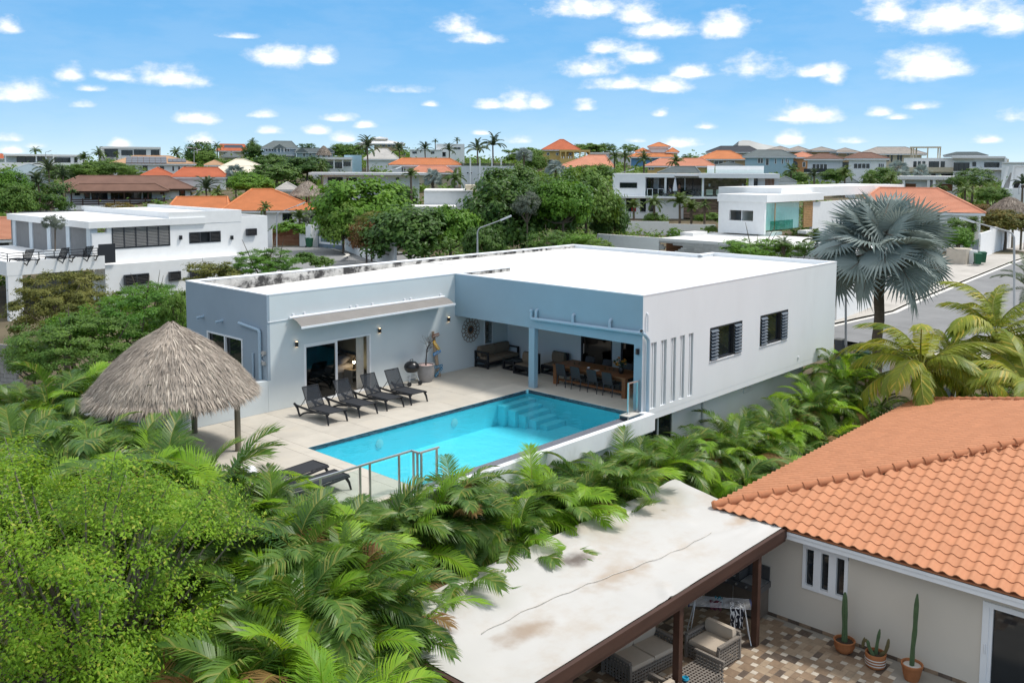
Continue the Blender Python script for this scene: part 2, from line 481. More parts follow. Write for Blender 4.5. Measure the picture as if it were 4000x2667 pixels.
# ================================================================ the villa
XE, YL, XB, YR, YB, XR = 16.57, 26.31, 25.24, 17.21, 31.75, 40.86
TOP = 3.98
villa = thing('flat_roofed_villa', 'large white and blue-grey flat-roofed villa standing behind the swimming pool', 'house', (28, 24, -3.4))
G = -3.6
def vp(name, mb, m, parent=None, **k): return mb.build(name, m, parent or villa, **k)
# front wall of the left wing with its door opening, and on into the covered terrace
m = MB()
m.box(XE, 18.00, YL, YL+.22, 0, TOP-.04); m.box(20.93, XB+.3, YL, YL+.22, 0, TOP-.04)
m.box(18.00, 20.93, YL, YL+.22, 2.09, TOP-.04)
m.box(XB+.3, 26.92, YL, YL+.22, 0, 2.6); m.box(27.43, 28.36, YL, YL+.22, 0, 2.6)
m.box(26.92, 27.43, YL, YL+.22, 0, .86); m.box(26.92, 27.43, YL, YL+.22, 2.3, 2.6)
vp('front_wall', m, W['pale'])
# slate end wall with window opening
m = MB()
m.box(XE-.003, XE+.22, YL+.225, 27.86, 1.06, TOP-.04); m.box(XE-.003, XE+.22, 30.26, YB, 1.06, TOP-.04)
m.box(XE-.003, XE+.22, 27.86, 30.26, 2.28, TOP-.04); m.box(XE-.003, XE+.22, 27.86, 30.26, -.0, .62)
m.box(XE-.003, XE+.22, YL+.225, 27.86, -.0, 1.06); m.box(XE-.003, XE+.22, 30.26, YB, -.0, 1.06)
m.box(XE-.004, XE+.1, YL-.002, YL+.225, 1.06, TOP-.045)
m.box(XE, XE+.3, YL+.3, YB, G, -.0)
vp('end_wall', m, W['slate'])
m = MB(); m.box(10.6, XE-.006, YL, YL+.27, 0, 1.06)
vp('garden_wall', m, W['pale'])
m = MB(); m.box(XE+.22, XR-1.3, YB-.22, YB, G, TOP-.04); vp('back_wall', m, W['white'])
# right hand wall: five groups of three slots, two windows
m = MB()
slots = [(25.74,26.10),(26.36,26.73),(26.98,27.33),(27.57,27.91),(28.15,28.48)]
wins = [(29.65,32.07),(33.58,36.02)]
Y0, Y1 = YR, YR+.22
cuts = [(a,b,-.02,2.28) for a,b in slots]+[(a,b,1.05,2.30) for a,b in wins]
x = XB
for a, b, z0, z1 in cuts:
    m.box(x, a, Y0, Y1, -.2, TOP-.04)
    m.box(a, b, Y0, Y1, -.2, z0); m.box(a, b, Y0, Y1, z1, TOP-.04); x = b
m.box(x, XR, Y0, Y1, -.2, TOP-.04)
for a, b in slots:
    w = b-a
    for k in (1, 2): m.box(a+w*k/3-.03, a+w*k/3+.03, Y0+.05, Y1-.02, -.02, 2.28)
vp('side_wall', m, W['white'])
m = MB(); m.box(XR-.22, XR, Y1, 23.7, -.2, TOP-.04); m.box(39.6, XR-.22, 23.5, 23.7, -.2, TOP-.04); m.box(39.4, 39.6, 23.7, YB, -.2, TOP-.04)
vp('far_end_wall', m, W['white'])
# lower storey, set back under the upper floor
m = MB()
m.box(28.3, 39.2, 17.9, 18.1, G, -.2); m.box(39.0, 39.2, 18.1, YB-.3, G, -.2); m.box(25.6, 28.3, 17.9, 18.1, -.42, -.2)
vp('lower_wall', m, W['white'])
m = MB(); m.box(XB+.1, XR, YR+.004, YB-.25, -.42, -.203)
vp('floor_slab', m, W['white'])
dw = MB(); dw.box(25.6, 28.3, 17.93, 17.98, G, -.42)
d_ = vp('lower_window', dw, W['dglass'])
fr = MB()
for x in (25.62, 26.35, 27.3, 28.25): fr.box(x-.04, x+.04, 17.88, 17.925, G, -.42)
fr.box(25.6, 28.3, 17.875, 17.92, -.5, -.42)
fr.build('frame', W['frame'], d_)
# blue fascia over the terrace, columns
m = MB()
m.box(XB-.002, XB+.28, YR+.005, YL-.004, 2.26, TOP-.035)
vp('fascia_wall', m, W['blue'])
m = MB(); m.box(XB-.001, XB+.45, YR+.006, 17.55, 0, 2.26); vp('column', m, W['blue'])
m = MB(); m.box(25.19, 25.40, 22.0, 22.28, 0, 2.26); vp('column', m, W['blue'])
# roof: two decks behind parapets
def RZ(x): return 3.40+.40*max(0, min(1, (x-XE)/11.93))
m = MB()
m.add([(XE+.2,YL+.2,RZ(XE)+.1),(28.5,YL+.2,RZ(28.5)),(28.5,YB-.2,RZ(28.5)-.02),(XE+.2,YB-.2,RZ(XE))], [(0,1,2,3)])
m.add([(25.4,YR+.1,3.80),(40.75,YR+.1,3.80),(40.75,23.6,3.80),(39.5,23.6,3.80),(39.5,YB-.2,3.80),(28.5,YB-.2,3.80),(28.5,YL+.1,3.80),(25.4,YL+.1,3.80)],
      [(0,1,2,3),(0,3,6,7),(3,4,5,6)])
rf = vp('roof', m, W['roofwhite'])
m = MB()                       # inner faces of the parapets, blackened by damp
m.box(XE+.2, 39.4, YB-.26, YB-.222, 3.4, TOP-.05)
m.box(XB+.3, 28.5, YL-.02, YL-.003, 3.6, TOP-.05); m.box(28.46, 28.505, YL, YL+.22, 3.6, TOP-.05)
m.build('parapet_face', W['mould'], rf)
m = MB()
m.box(XB+.3, 28.48, YL, YL+.22, 2.62, TOP-.04)
vp('upstand_wall', m, W['pale'])
m = MB()                       # white capping round the edge
c0, c1 = TOP-.04, TOP
m.box(XE-.012, XE+.26, YL-.012, YB+.012, c0, c1); m.box(XE+.26, XB-.01, YL-.012, YL+.14, c0, c1)
m.box(XB-.012, XB+.16, YR-.012, YL+.14, c0, c1); m.box(XB+.16, XR+.012, YR-.012, YR+.14, c0, c1)
m.box(XR-.2, XR+.012, YR+.14, 23.72, c0, c1); m.box(39.38, XR-.2, 23.46, 23.72, c0, c1); m.box(39.38, 39.62, 23.72, YB+.012, c0, c1)
m.box(XE+.26, 39.38, YB-.27, YB+.012, c0, c1); m.box(XB+.16, 28.52, YL-.03, YL+.24, c0, c1)
m.build('parapet_cap', W['cap'], rf)
m = MB()                       # welded seams of the roof coating
for k in range(6):
    y = 18.6+1.5*k
    m.box(25.6, 40.4 if y < 23 else 39.2, y, y+.04, 3.79, 3.803)
m.build('roof_seam', W['roofwhite'], rf)
# terrace room
m = MB()
m.box(28.36, 28.56, 22.3, YL, 0, 2.6)
m.box(28.36, 28.56, 20.35, 20.75, 0, 2.6)
vp('terrace_back_wall', m, W['white'])
m = MB(); m.box(XB+.28, 28.5, YR+.22, YL-.003, 2.6, 2.68); vp('terrace_ceiling', m, W['ceiling'])
gd = MB(); gd.box(28.42, 28.46, 17.5, 20.35, .0, 2.6); gd.box(28.42, 28.46, 20.75, 22.3, 0, 2.6)
g_ = vp('terrace_glass_door', gd, W['tintglass'])
fr = MB()
for y in (17.5, 18.9, 20.32, 20.78, 22.27): fr.box(28.38, 28.41, y-.04, y+.04, 0, 2.6)
fr.box(28.375, 28.405, 17.5, 22.3, 0, .07); fr.build('frame', W['dframe'], g_)
m = MB(); m.tube([(28.3,22.1,.85),(28.3,22.1,1.25)], .015, 6); m.build('handle', W['metal'], g_)
# living room behind the glass
m = MB(); m.box(28.6, 33.5, 17.5, 24, -.06, 0, 0); vp('living_floor', m, W['floorin'])
m = MB(); m.box(33.5, 33.7, 17.5, 24, 0, 2.6); m.box(28.56, 33.5, 23.9, 24.1, 0, 2.6); m.box(28.56, 33.7, 17.45, 24.1, 2.601, 2.7); vp('living_wall', m, W['interior'])
# louvre window by the mirror
lw = MB()
for k in range(18): lw.obox((27.175, YL-.0, .93+.0765*k), (.22,0,0), (0,.035,-.02), (0,.002,.004))
l_ = vp('louvre_window', lw, W['greywood'])
fr = MB(); 
for x in (26.94, 27.41): fr.box(x-.03, x+.03, YL-.02, YL-.001, .84, 2.3)
fr.box(26.91, 27.44, YL-.022, YL-.003, .80, .86); fr.build('frame', W['frame'], l_)
# side windows with glass louvres each side
for (a, b), lab in zip(wins, ('near', 'far')):
    z0, z1 = 1.05, 2.30
    wm = MB(); wm.box(a+.6, b-.62, YR+.1, YR+.12, z0, z1)
    w_ = vp('side_window', wm, W['dglass'])
    fr = MB()
    for x in (a+.025, a+.6, b-.62, b-.025): fr.box(x-.03, x+.03, YR-.01, YR+.14, z0, z1)
    fr.box(a, b, YR-.012, YR+.142, z1-.05, z1-.001); fr.box(a, b, YR-.012, YR+.142, z0+.001, z0+.05)
    fr.build('frame', W['dframe'], w_)
    bk = MB(); bk.box(a, b, YR+.16, YR+.2, z0, z1); bk.build('blind', W['black'], w_)
    for k in range(9):
        for (x0, x1) in ((a+.06, a+.57), (b-.59, b-.055)):
            sl_ = MB(); zz = z0+.1+.128*k
            sl_.obox(((x0+x1)/2, YR-.015, zz), ((x1-x0)/2,0,0), (0,.055,.05), (0,.003,-.003))
            sl_.build('louvre', W['louvre'] if 'louvre' in W else W.setdefault('louvre', mat('smoked_louvre_glass', (.10,.125,.15), .12, .1, spec=.6)), w_)
    sm = MB(); sm.box(a-.02, b+.02, YR-.03, YR-.005, z0-.05, z0-.002); sm.build('sill', W['cap'], w_)
# end window
wm = MB(); wm.box(XE+.08, XE+.1, 27.86, 30.26, .62, 2.28)
w_ = vp('end_window', wm, W['dglass'])
fr = MB()
for y in (27.89, 29.03, 30.23): fr.box(XE-.02, XE+.06, y-.035, y+.035, .62, 2.28)
fr.box(XE-.022, XE+.062, 27.86, 30.26, 2.22, 2.28); fr.box(XE-.022, XE+.062, 27.86, 30.26, .62, .68)
fr.build('frame', W['frame'], w_)
# pipes
def pipe(name, pts, r, mm):
    o = MB(); o.tube(pts, r, 10); return vp(name, o, mm, smooth=True)
def bend(*p):
    out = []
    for i, q in enumerate(p):
        q = Vector(q)
        if 0 < i < len(p)-1:
            a, b = Vector(p[i-1]), Vector(p[i+1])
            for t in (0, .3, .7, 1):
                u = (a-q).normalized()*.09*(1-t)**2 + (b-q).normalized()*.09*t**2
                out.append(q+u)
        else: out.append(q)
    return out
px_ = XB-.09
pipe('drain_pipe', bend((px_,22.13,2.92),(px_,22.13,2.63),(px_,17.10,2.70),(XB+.22,YR-.09,2.45),(XB+.22,YR-.09,-.02)), .062, W['pipe'])
m = MB(); m.lathe([(.07,0),(.07,.06),(.05,.07)], (px_,22.13,2.9), 12); vp('pipe_cap', m, W['pipe'])
for y, z in ((21.89,2.97),(20.15,3.0),(18.52,3.0)):
    pipe('pipe_elbow', bend((XB+.02,y,z),(px_,y,z),(px_,y,2.66)), .055, W['pipe'])
m = MB(); m.tube([(px_+.02,17.18,2.72),(px_-.09,17.14,2.80)], .07, 12); vp('pipe_mouth', m, W['pipe'])
m = MB(); m.tube([(px_-.085,17.142,2.796),(px_-.095,17.139,2.805)], .055, 12); vp('pipe_mouth_hole', m, W['black'])
pipe('overflow_pipe', bend((25.46,YR+.02,3.35),(25.46,YR-.06,3.35),(25.46,YR-.06,2.72)), .028, W['pipew'])
for y in (30.49, 29.16): pipe('spout', [(XE+.05,y,2.77),(XE-.28,y,2.74)], .05, W['pipe'])
pipe('drain_pipe', bend((XE-.08,27.95,2.84),(XE-.08,26.66,2.74),(XE-.08,26.66,1.07)), .055, W['pipe'])
pipe('conduit_pipe', [(XE-.05,27.15,1.9),(XE-.05,27.15,.95)], .04, W['pipe'])
m = MB(); m.box(XE-.12, XE-.004, 26.40, 26.52, 1.95, 2.05); vp('switch_box', m, W['conc']); m = MB(); m.box(XE-.1, XE-.004, 26.43, 26.53, 1.58, 1.7); vp('switch_box', m, W['conc'])
pipe('cable_conduit', bend((XE-.03,26.5,1.92),(XE-.03,26.75,1.82),(XE-.03,26.5,1.62)), .02, W['pipew'])
pipe('drain_pipe', [(30.35,17.84,-.45),(30.35,17.84,G)], .05, W['pipew'])
m = MB(); m.box(33.6, 34.3, 17.86, 17.9, -1.0, -.45)
v_ = vp('vent_grille', m, W['frame'])
m = MB()
for k in range(7): m.obox((33.95, 17.85, -.95+.075*k), (.3,0,0), (0,.012,-.02), (0,.002,.002))
m.build('vent_slat', W['frame'], v_)
m = MB(); m.box(37.1, 37.18, YR-.05, YR-.001, .02, .1); vp('socket', m, W['frame'])
# sliding door of the bedroom
sd = MB(); sd.box(18.06, 19.42, YL+.10, YL+.115, .05, 2.03)
sdo = vp('sliding_door', sd, W['dglass_door'] if 'dglass_door' in W else W.setdefault('dglass_door', glassmat('door_glass', (.10,.15,.17))))
fr = MB()
fr.box(18.00, 18.07, YL-.012, YL+.16, 0, 2.09); fr.box(20.86, 20.93, YL-.012, YL+.16, 0, 2.09)
fr.box(18.07, 20.86, YL-.012, YL+.16, 2.03, 2.09); fr.box(18.07, 20.86, YL-.012, YL+.16, -.0, .05)
fr.box(19.38, 19.47, YL+.06, YL+.14, .05, 2.03); fr.box(18.07, 18.14, YL+.06, YL+.14, .05, 2.03)
fr.box(18.14, 19.38, YL+.062, YL+.138, 1.96, 2.03)
fr.build('frame', W['frame'], sdo)
# bedroom
m = MB(); m.box(XE+.25, 21.72, YL+.22, 31.4, -.05, .0); vp('bedroom_floor', m, W['floorin'])
m = MB(); m.box(21.72, 21.9, YL+.22, 31.4, 0, 2.45); m.box(XE+.24, 21.72, 31.3, 31.45, 0, 2.45); vp('bedroom_wall', m, W['interior'])
m = MB(); m.box(XE+.24, 21.72, YL+.22, 31.4, 2.45, 2.5); vp('bedroom_ceiling', m, W['beamwood'])
m = MB(); m.box(21.66, 21.715, 27.0, 27.08, 1.0, 1.12); vp('light_switch', m, W['frame'])

bed = thing('double_bed', 'bed with white sheets and pillows seen through the open bedroom door', 'bed', (20.6, 29, 0))
MB().box(19.55, 21.55, 28.15, 29.85, .1, .34).build('bed_frame', W['greywood'], bed)
MB().box(21.56, 21.70, 28.05, 29.95, .1, .92).build('headboard', W['greywood'], bed)
def softbox(x0,x1,y0,y1,z0,z1,r=.08,n=6):
    mb = MB(); cx, cy = (x0+x1)/2, (y0+y1)/2
    rows = []
    for k, (ins, z) in enumerate([(r*.6,z0),(0,z0+(z1-z0)*.3),(0,z0+(z1-z0)*.65),(r*.5,z1-r*.25),(r*1.4,z1),]):
        rows.append([(x0+ins,y0+ins,z),(x1-ins,y0+ins,z),(x1-ins,y1-ins,z),(x0+ins,y1-ins,z)])
    vs = [p for rr in rows for p in rr]
    fs = [(i*4+j, i*4+(j+1)%4, (i+1)*4+(j+1)%4, (i+1)*4+j) for i in range(4) for j in range(4)]+[(3,2,1,0),(16,17,18,19)]
    return mb.add(vs, fs)
softbox(19.5,21.54,28.1,29.9,.34,.62).build('mattress', W['linen'], bed, smooth=True)
def pillow(c, a, b, h, tilt=0):
    mb = MB(); n = 8; vs = []
    for s_ in (1, -1):
        for i in range(n+1):
            for j in range(n+1):
                u, v = i/n*2-1, j/n*2-1
                z = s_*h*(max(0,(1-abs(u)**3)*(1-abs(v)**3)))**.6
                vs.append(Vector((u*a*(1-.12*v*v), v*b*(1-.12*u*u), z)))
    rt = Matrix.Rotation(tilt, 3, 'Y')
    vs = [rt @ q + Vector(c) for q in vs]
    fs = []
    N = (n+1)**2
    for i in range(n):
        for j in range(n):
            k = i*(n+1)+j
            fs.append((k, k+n+1, k+n+2, k+1)); fs.append((N+k, N+k+1, N+k+n+2, N+k+n+1))
    return mb.add(vs, fs)
pillow((21.25,28.55,.74),.28,.36,.1,rad(-24)).build('pillow', W['linen'], bed, smooth='all')
pillow((21.3,29.35,.78),.28,.36,.1,rad(-34)).build('pillow', W['linen'], bed, smooth='all')
ns = thing('nightstand', 'grey wooden nightstand with open shelf beside the bed', 'nightstand', (21.25,27.75,0))
m = MB(); m.box(20.95,21.6,27.5,28.0,.46,.5); m.box(20.95,20.99,27.5,28.0,0,.46); m.box(21.56,21.6,27.5,28.0,0,.46)
m.box(20.99,21.56,27.96,28.0,0,.46); m.box(20.99,21.56,27.5,27.96,.0,.05); m.box(20.99,21.56,27.5,27.96,.22,.25); m.build('body', W['greywood'], ns)
MB().box(20.94,20.949,27.54,27.96,.27,.44).build('drawer_front', W['greywood'], ns)
lp = thing('table_lamp', 'small lit table lamp in a black wire frame on the nightstand', 'lamp', (21.25,27.75,.5))
m = MB(); m.lathe([(.1,0),(.1,.02),(.015,.03),(.015,.2)], (21.25,27.75,.502), 12); m.build('stand', W['blackm'], lp)
m = MB()
m.tube([(21.14,27.64,.53),(21.14,27.64,.92),(21.36,27.86,.92),(21.36,27.86,.53),(21.14,27.64,.53)], .012, 6); m.build('wire_frame', W['blackm'], lp)
m = MB(); m.lathe([(.0,-.055),(.04,-.04),(.055,0),(.04,.04),(0,.055)], (21.25,27.75,.75), 10); m.build('bulb', emitmat('lamp_bulb', (1,.72,.38), 20), lp, smooth='all')
cu = MB(); pts = []
for k in range(29):
    x = 20.48+.33*k/28; pts.append((x, YL+.30+.035*math.sin(k*1.35), 0))
vs = [(p[0],p[1],.03) for p in pts]+[(p[0],p[1],2.42) for p in pts]+[(p[0],p[1]+.006,.03) for p in pts]+[(p[0],p[1]+.006,2.42) for p in pts]
n = len(pts)
cu.add(vs, [(i,i+1,n+i+1,n+i) for i in range(n-1)]+[(2*n+i,3*n+i,3*n+i+1,2*n+i+1) for i in range(n-1)])
tag(link('curtain', cu.mesh('curtain', W['curtain'], 'all', (20.6,YL+.3,0)), None, (20.6,YL+.3,0)), 'beige pleated curtain drawn to one side of the bedroom doorway', 'curtain')
# ================================================================ pool deck
slab = MB()
slab.box(10.4, 15.165, 17.15, 26.3, G, -.012); slab.box(15.165, 28.36, 22.06, YL-.001, -.45, -.012); slab.box(24.93, 28.36, YR+.222, 22.06, -.40, -.0125)
deck = slab.build('pool_deck', W['joint']); tag(deck, kind='structure')
RD = random.Random(5)
tilecache = {}
def pave(x0, x1, y0, y1, s):
    nx, ny = max(1, round((x1-x0)/s)), max(1, round((y1-y0)/s))
    sx, sy = (x1-x0)/nx, (y1-y0)/ny
    key = (round(sx,3), round(sy,3))
    if key not in tilecache:
        g = .004; a, b = sx/2-g, sy/2-g
        mb = MB()
        mb.add([(-a,-b,-.012),(a,-b,-.012),(a,b,-.012),(-a,b,-.012),(-a,-b,-.002),(a,-b,-.002),(a,b,-.002),(-a,b,-.002),
                (-a+.003,-b+.003,0),(a-.003,-b+.003,0),(a-.003,b-.003,0),(-a+.003,b-.003,0)],
               [(0,1,5,4),(1,2,6,5),(2,3,7,6),(3,0,4,7),(4,5,9,8),(5,6,10,9),(6,7,11,10),(7,4,8,11),(8,9,10,11)])
        tilecache[key] = mb.mesh('paving_tile', W['deck'])
    for i in range(nx):
        for j in range(ny):
            link('paving_tile', tilecache[key], deck, (x0+sx*(i+.5), y0+sy*(j+.5), RD.uniform(-.001,.001)))
pave(10.4, 14.75, 17.15, 26.3, 1.2)
pave(14.75, 15.165, 17.15, 26.3, 1.5)
pave(15.165, 25.19, 22.06, YL-.001, 1.2)
pave(25.19, 28.36, 22.06, YL-.001, 1.2)
pave(24.93, 28.36, YR+.222, 22.06, 1.2)
# ================================================================ swimming pool
pool = thing('swimming_pool', 'long turquoise infinity pool with steps in its far corner', 'swimming pool', (20, 19.8, -1.6))
PX0, PX1, PY0, PY1, WL = 15.17, 24.92, 17.53, 22.05, -.13
m = MB()
d_ = -1.0
m.quad((PX0,PY0,d_),(PX1,PY0,d_),(PX1,PY1,d_),(PX0,PY1,d_))
m.quad((PX0,PY1,d_),(PX1,PY1,d_),(PX1,PY1,0),(PX0,PY1,0)); m.quad((PX1,PY1,d_),(PX1,PY0,d_),(PX1,PY0,0),(PX1,PY1,0))
m.quad((PX0,PY0,d_),(PX0,PY1,d_),(PX0,PY1,0),(PX0,PY0,0)); m.quad((PX1,PY0,d_),(PX0,PY0,d_),(PX0,PY0,WL-.004),(PX1,PY0,WL-.004))
m.build('basin', W['poolshell'], pool)
for k in range(5):
    st = MB(); y1 = PY1-.002-.36*k
    st.box(23.25+.16*k, PX1-.003, y1-.36, y1-.003, d_+.001, -.27-.14*k); st.build('step', W['poolshell'], pool)
def row_mosaic():
    mb = MB(); g = .006
    for r_ in range(4):
        z1 = -.003-.032*r_; z0 = z1-.027
        L = .16
        n_ = int((PX1-PX0)/L)
        for i in range(n_): mb.box(PX0+i*L+(r_%2)*.05, PX0+i*L+L-g+(r_%2)*.05, PY1-.012-RD.uniform(0,.003), PY1-.001, z0, z1)
        for i in range(int((PY1-17.55)/L)): mb.box(PX1-.012-RD.uniform(0,.003), PX1-.001, 17.55+i*L, 17.55+i*L+L-g, z0, z1)
    return mb
tag(row_mosaic().build('mosaic_band', W['mosaic'], pool), kind='stuff')
m = MB(); m.box(PX0-.0, PX1+.05, PY1+.002, PY1+.05, -.1, .004); m.box(PX1+.002, PX1+.05, 17.56, PY1+.002, -.1, .0042)
m.build('coping', W['kerb'], pool)
m = MB()
m.add([(PX0,PY0,WL),(24.6,PY0,WL),(24.6,17.27,WL-.05),(PX0,17.27,WL-.05),(PX0,PY0,-.5),(24.6,PY0,-.5),(24.6,17.27,-.5),(PX0,17.27,-.5)],
      [(0,3,2,1),(3,7,6,2),(1,2,6,5),(0,4,7,3)])
m.build('overflow_edge', W['granite'], pool)
m = MB(); m.box(14.9, 25.36, 16.93, 17.27, -.6, -.34); m.build('gutter', W['conc'], pool)
m = MB(); m.quad((14.9,16.93,-.22),(25.05,16.93,-.22),(25.05,17.27,-.22),(14.9,17.27,-.22)); m.build('gutter_water', None or glassmat('gutter_water', (.45,.62,.60), .05, 1.33), pool)
m = MB(); m.box(14.6, 25.34, 16.72, 16.93, -.56, .0); m.box(25.06, 25.34, 16.93, YR-.001, -.56, -.001)
m.build('outer_wall', W['poolwall'], pool)
m = MB(); m.box(14.6, 25.30, 16.78, 17.0, -.62, -.561); m.box(14.6, 25.0, 16.95, 17.3, G, -.62); m.build('retaining_wall', W['poolwall'], pool)
m = MB(); m.box(24.42, 25.06, 17.14, 17.525, -.5, -.002); m.build('corner_pier', W['kerb'], pool)
m = MB(); m.box(24.40, 24.416, 17.2, 17.5, -.3, -.03); m.box(24.42, 25.04, 17.122, 17.138, -.3, -.03); m.build('pier_mosaic', W['mosaic'], pool)
def aty(px, py, y):
    d = ray(px, py); return EYE+d*(y/d.y)
for px, py in ((1483,1722),(1776,1640)):
    p = aty(px, py, PY1-.02)
    m = MB(); m.lathe([(.15,0),(.15,.02),(.12,.035),(.0,.04)], (0,0,0), 20)
    m.v = [(p.x+v[0], PY1-.001-v[2], -.48+v[1]) for v in m.v]
    m.build('pool_light', W['frame'], pool, smooth=True)
# water: clear body with a rippled skin
wm = bpy.data.materials.new('pool_water'); wm.use_nodes = True
t = wm.node_tree; t.nodes.remove(t.nodes['Principled BSDF']); o_ = t.nodes['Material Output']
tr = t.nodes.new('ShaderNodeBsdfTransparent'); tr.inputs[0].default_value = (.47,.93,1.0,1)
gl = t.nodes.new('ShaderNodeBsdfGlossy'); gl.inputs['Roughness'].default_value = .03
fr_ = t.nodes.new('ShaderNodeFresnel'); fr_.inputs[0].default_value = 1.33
ms = t.nodes.new('ShaderNodeMixShader')
g_ = t.nodes.new('ShaderNodeNewGeometry'); n1 = t.nodes.new('ShaderNodeTexNoise'); n1.inputs['Scale'].default_value = 2.6; n1.inputs['Detail'].default_value = 4
t.links.new(g_.outputs['Position'], n1.inputs['Vector'])
bp = t.nodes.new('ShaderNodeBump'); bp.inputs['Strength'].default_value = .35; bp.inputs['Distance'].default_value = .06
t.links.new(n1.outputs[0], bp.inputs['Height']); t.links.new(bp.outputs[0], gl.inputs['Normal']); t.links.new(bp.outputs[0], fr_.inputs['Normal'])
t.links.new(fr_.outputs[0], ms.inputs[0]); t.links.new(tr.outputs[0], ms.inputs[1]); t.links.new(gl.outputs[0], ms.inputs[2]); t.links.new(ms.outputs[0], o_.inputs[0])
m = MB(); nx, ny = 48, 24
vs = [(PX0+.002+(PX1-PX0-.004)*i/nx, PY0+.002+(PY1-PY0-.004)*j/ny, WL) for j in range(ny+1) for i in range(nx+1)]
m.add(vs, [(j*(nx+1)+i, j*(nx+1)+i+1, (j+1)*(nx+1)+i+1, (j+1)*(nx+1)+i) for j in range(ny) for i in range(nx)])
wo_ = m.build('pool_water', wm); tag(wo_, kind='structure')
# ================================================================ glass railings
def railing(name, label, pts, posts, h, z=0.0, panes=()):
    r = thing(name, label, 'railing', (pts[0][0], pts[0][1], z))
    mb = MB()
    for a, b in zip(pts, pts[1:]): mb.bar((a[0],a[1],z+h), (b[0],b[1],z+h), .05, .045)
    mb.build('handrail', W['metal'], r)
    for p in posts:
        mb = MB(); mb.box(p[0]-.02, p[0]+.02, p[1]-.025, p[1]+.025, z-.05, z+h-.02); mb.lathe([(.06,-.02),(.06,.02),(.03,.03)], (p[0],p[1],z), 12)
        mb.build('post', W['metal'], r)
    for a, b in panes:
        a, b = Vector((*a,0)), Vector((*b,0))
        mb = MB(); mb.bar(a+Vector((0,0,z+.5*h)), b+Vector((0,0,z+.5*h)), .01, h-.16); mb.build('glass_pane', W['glass'], r)
    return r
railing('glass_railing', 'steel and glass railing stepping round the front left pool corner', [(10.9,17.24),(15.0,17.24),(15.0,16.95),(15.68,16.95)],
        [(10.95,17.24),(12.2,17.24),(13.35,17.24),(13.65,17.24),(14.58,17.24),(15.0,17.17),(15.0,17.02),(15.07,16.95),(15.6,16.95)], 1.0,
        panes=[((11.0,17.24),(12.15,17.24)),((12.25,17.24),(13.3,17.24)),((13.7,17.24),(14.95,17.24)),((15.1,16.95),(15.66,16.95))])
railing('glass_railing', 'short steel and glass railing between pool corner and blue column', [(24.66,17.36),(25.2,17.32)], [(24.68,17.36),(25.17,17.33)], 1.05, panes=[((24.72,17.36),(25.15,17.33))])
# ================================================================ awning and wall lamps
aw = thing('awning', 'grey taupe awning rolled part way out above the bedroom sliding door', 'awning', (21, YL, 3.0))
A0, A1, B0, B1 = Vector((17.48,YL-.09,3.08)), Vector((24.54,YL-.09,3.08)), Vector((17.40,YL-.78,2.86)), Vector((24.46,YL-.78,2.90))
mb = MB(); n, q = 48, 8; vs = []
for j in range(q+1):
    for i in range(n+1):
        u, v = i/n, j/q
        p = (A0.lerp(A1,u)).lerp(B0.lerp(B1,u), v)
        p.z += .055*math.sin(v*math.pi)*(1+.5*math.sin(u*9)) + .012*math.sin(u*math.pi*14)*v - .004*math.sin(u*95)*(1-v)
        vs.append(p)
k = len(vs); vs += [p-Vector((0,.002,.006)) for p in vs]
fs = [(j*(n+1)+i, j*(n+1)+i+1, (j+1)*(n+1)+i+1, (j+1)*(n+1)+i) for j in range(q) for i in range(n)]
mb.add(vs, fs+[tuple(k+x for x in reversed(f)) for f in fs]); mb.build('awning_cloth', W['awning'], aw, smooth='all')
mb = MB(); mb.tube([A0+Vector((-.08,.03,.02)), A1+Vector((.06,.03,.02))], .05, 8); mb.build('roller', W['pipew'], aw, smooth=True)
mb = MB(); mb.bar(B0+Vector((-.03,-.02,-.01)), B1+Vector((.03,-.02,-.01)), .035, .07); mb.build('front_bar', W['pipew'], aw)
for u, du in ((.12,.14),(.45,.13),(.93,-.16)):
    a = A0.lerp(A1,u)+Vector((0,.02,-.08)); b = B0.lerp(B1,u+du)+Vector((0,.03,-.04)); c = (a+b)/2+Vector((-.5*du,-.1,-.09))
    mb = MB(); mb.bar(a, c, .05, .05); mb.bar(c, b, .05, .05); mb.build('folding_arm', W['pipew'], aw)
for u in (.015,.08,.36,.40,.50,.72,.765,.985):
    p = A0.lerp(A1,u); mb = MB(); mb.box(p.x-.04, p.x+.04, YL-.06, YL-.001, p.z+.05, p.z+.14); mb.build('bracket', W['pipew'], aw)
mb = MB(); mb.tube([(XE+.02,YL-.02,3.04),(17.45,YL-.02,3.05)], .012, 6); mb.build('cable', W['pipew'], aw)
for x, lab in ((17.67,'black wall lamp left of the bedroom sliding door, nearest the wall corner'),(21.30,'black wall lamp to the right of the bedroom sliding door'),(24.83,'black wall lamp between the awning end and the round mirror')):
    t_ = thing('wall_lamp', lab, 'wall lamp', (x, YL, 2.08), group='wall lamps along the pale wall')
    mb = MB(); mb.lathe([(.05,-.085),(.055,-.08),(.055,.08),(.05,.085)], (0,-.075,.08), 14); mb.build('lamp_body', W['blackm'], t_, smooth=True, local=True)
    mb = MB(); mb.box(-.02,.02,-.03,-.001,.05,.11); mb.build('wall_bracket', W['blackm'], t_, local=True)
    mb = MB(); mb.lathe([(.04,0),(.04,.006)], (0,-.075,.166), 12); mb.lathe([(.04,0),(.04,.006)], (0,-.075,-.012), 12); mb.build('bulb', emitmat('wall_lamp_glow', (1,.72,.42), 2.5), t_, local=True)
t_ = thing('wall_lamp', 'dark wall lamp on the blue corner column by the dining table', 'wall lamp', (XB, 17.38, 1.95), group=None)
mb = MB(); mb.box(-.09,-.001,-.05,.05,0,.19); mb.build('lamp_body', W['black'], t_, local=True)
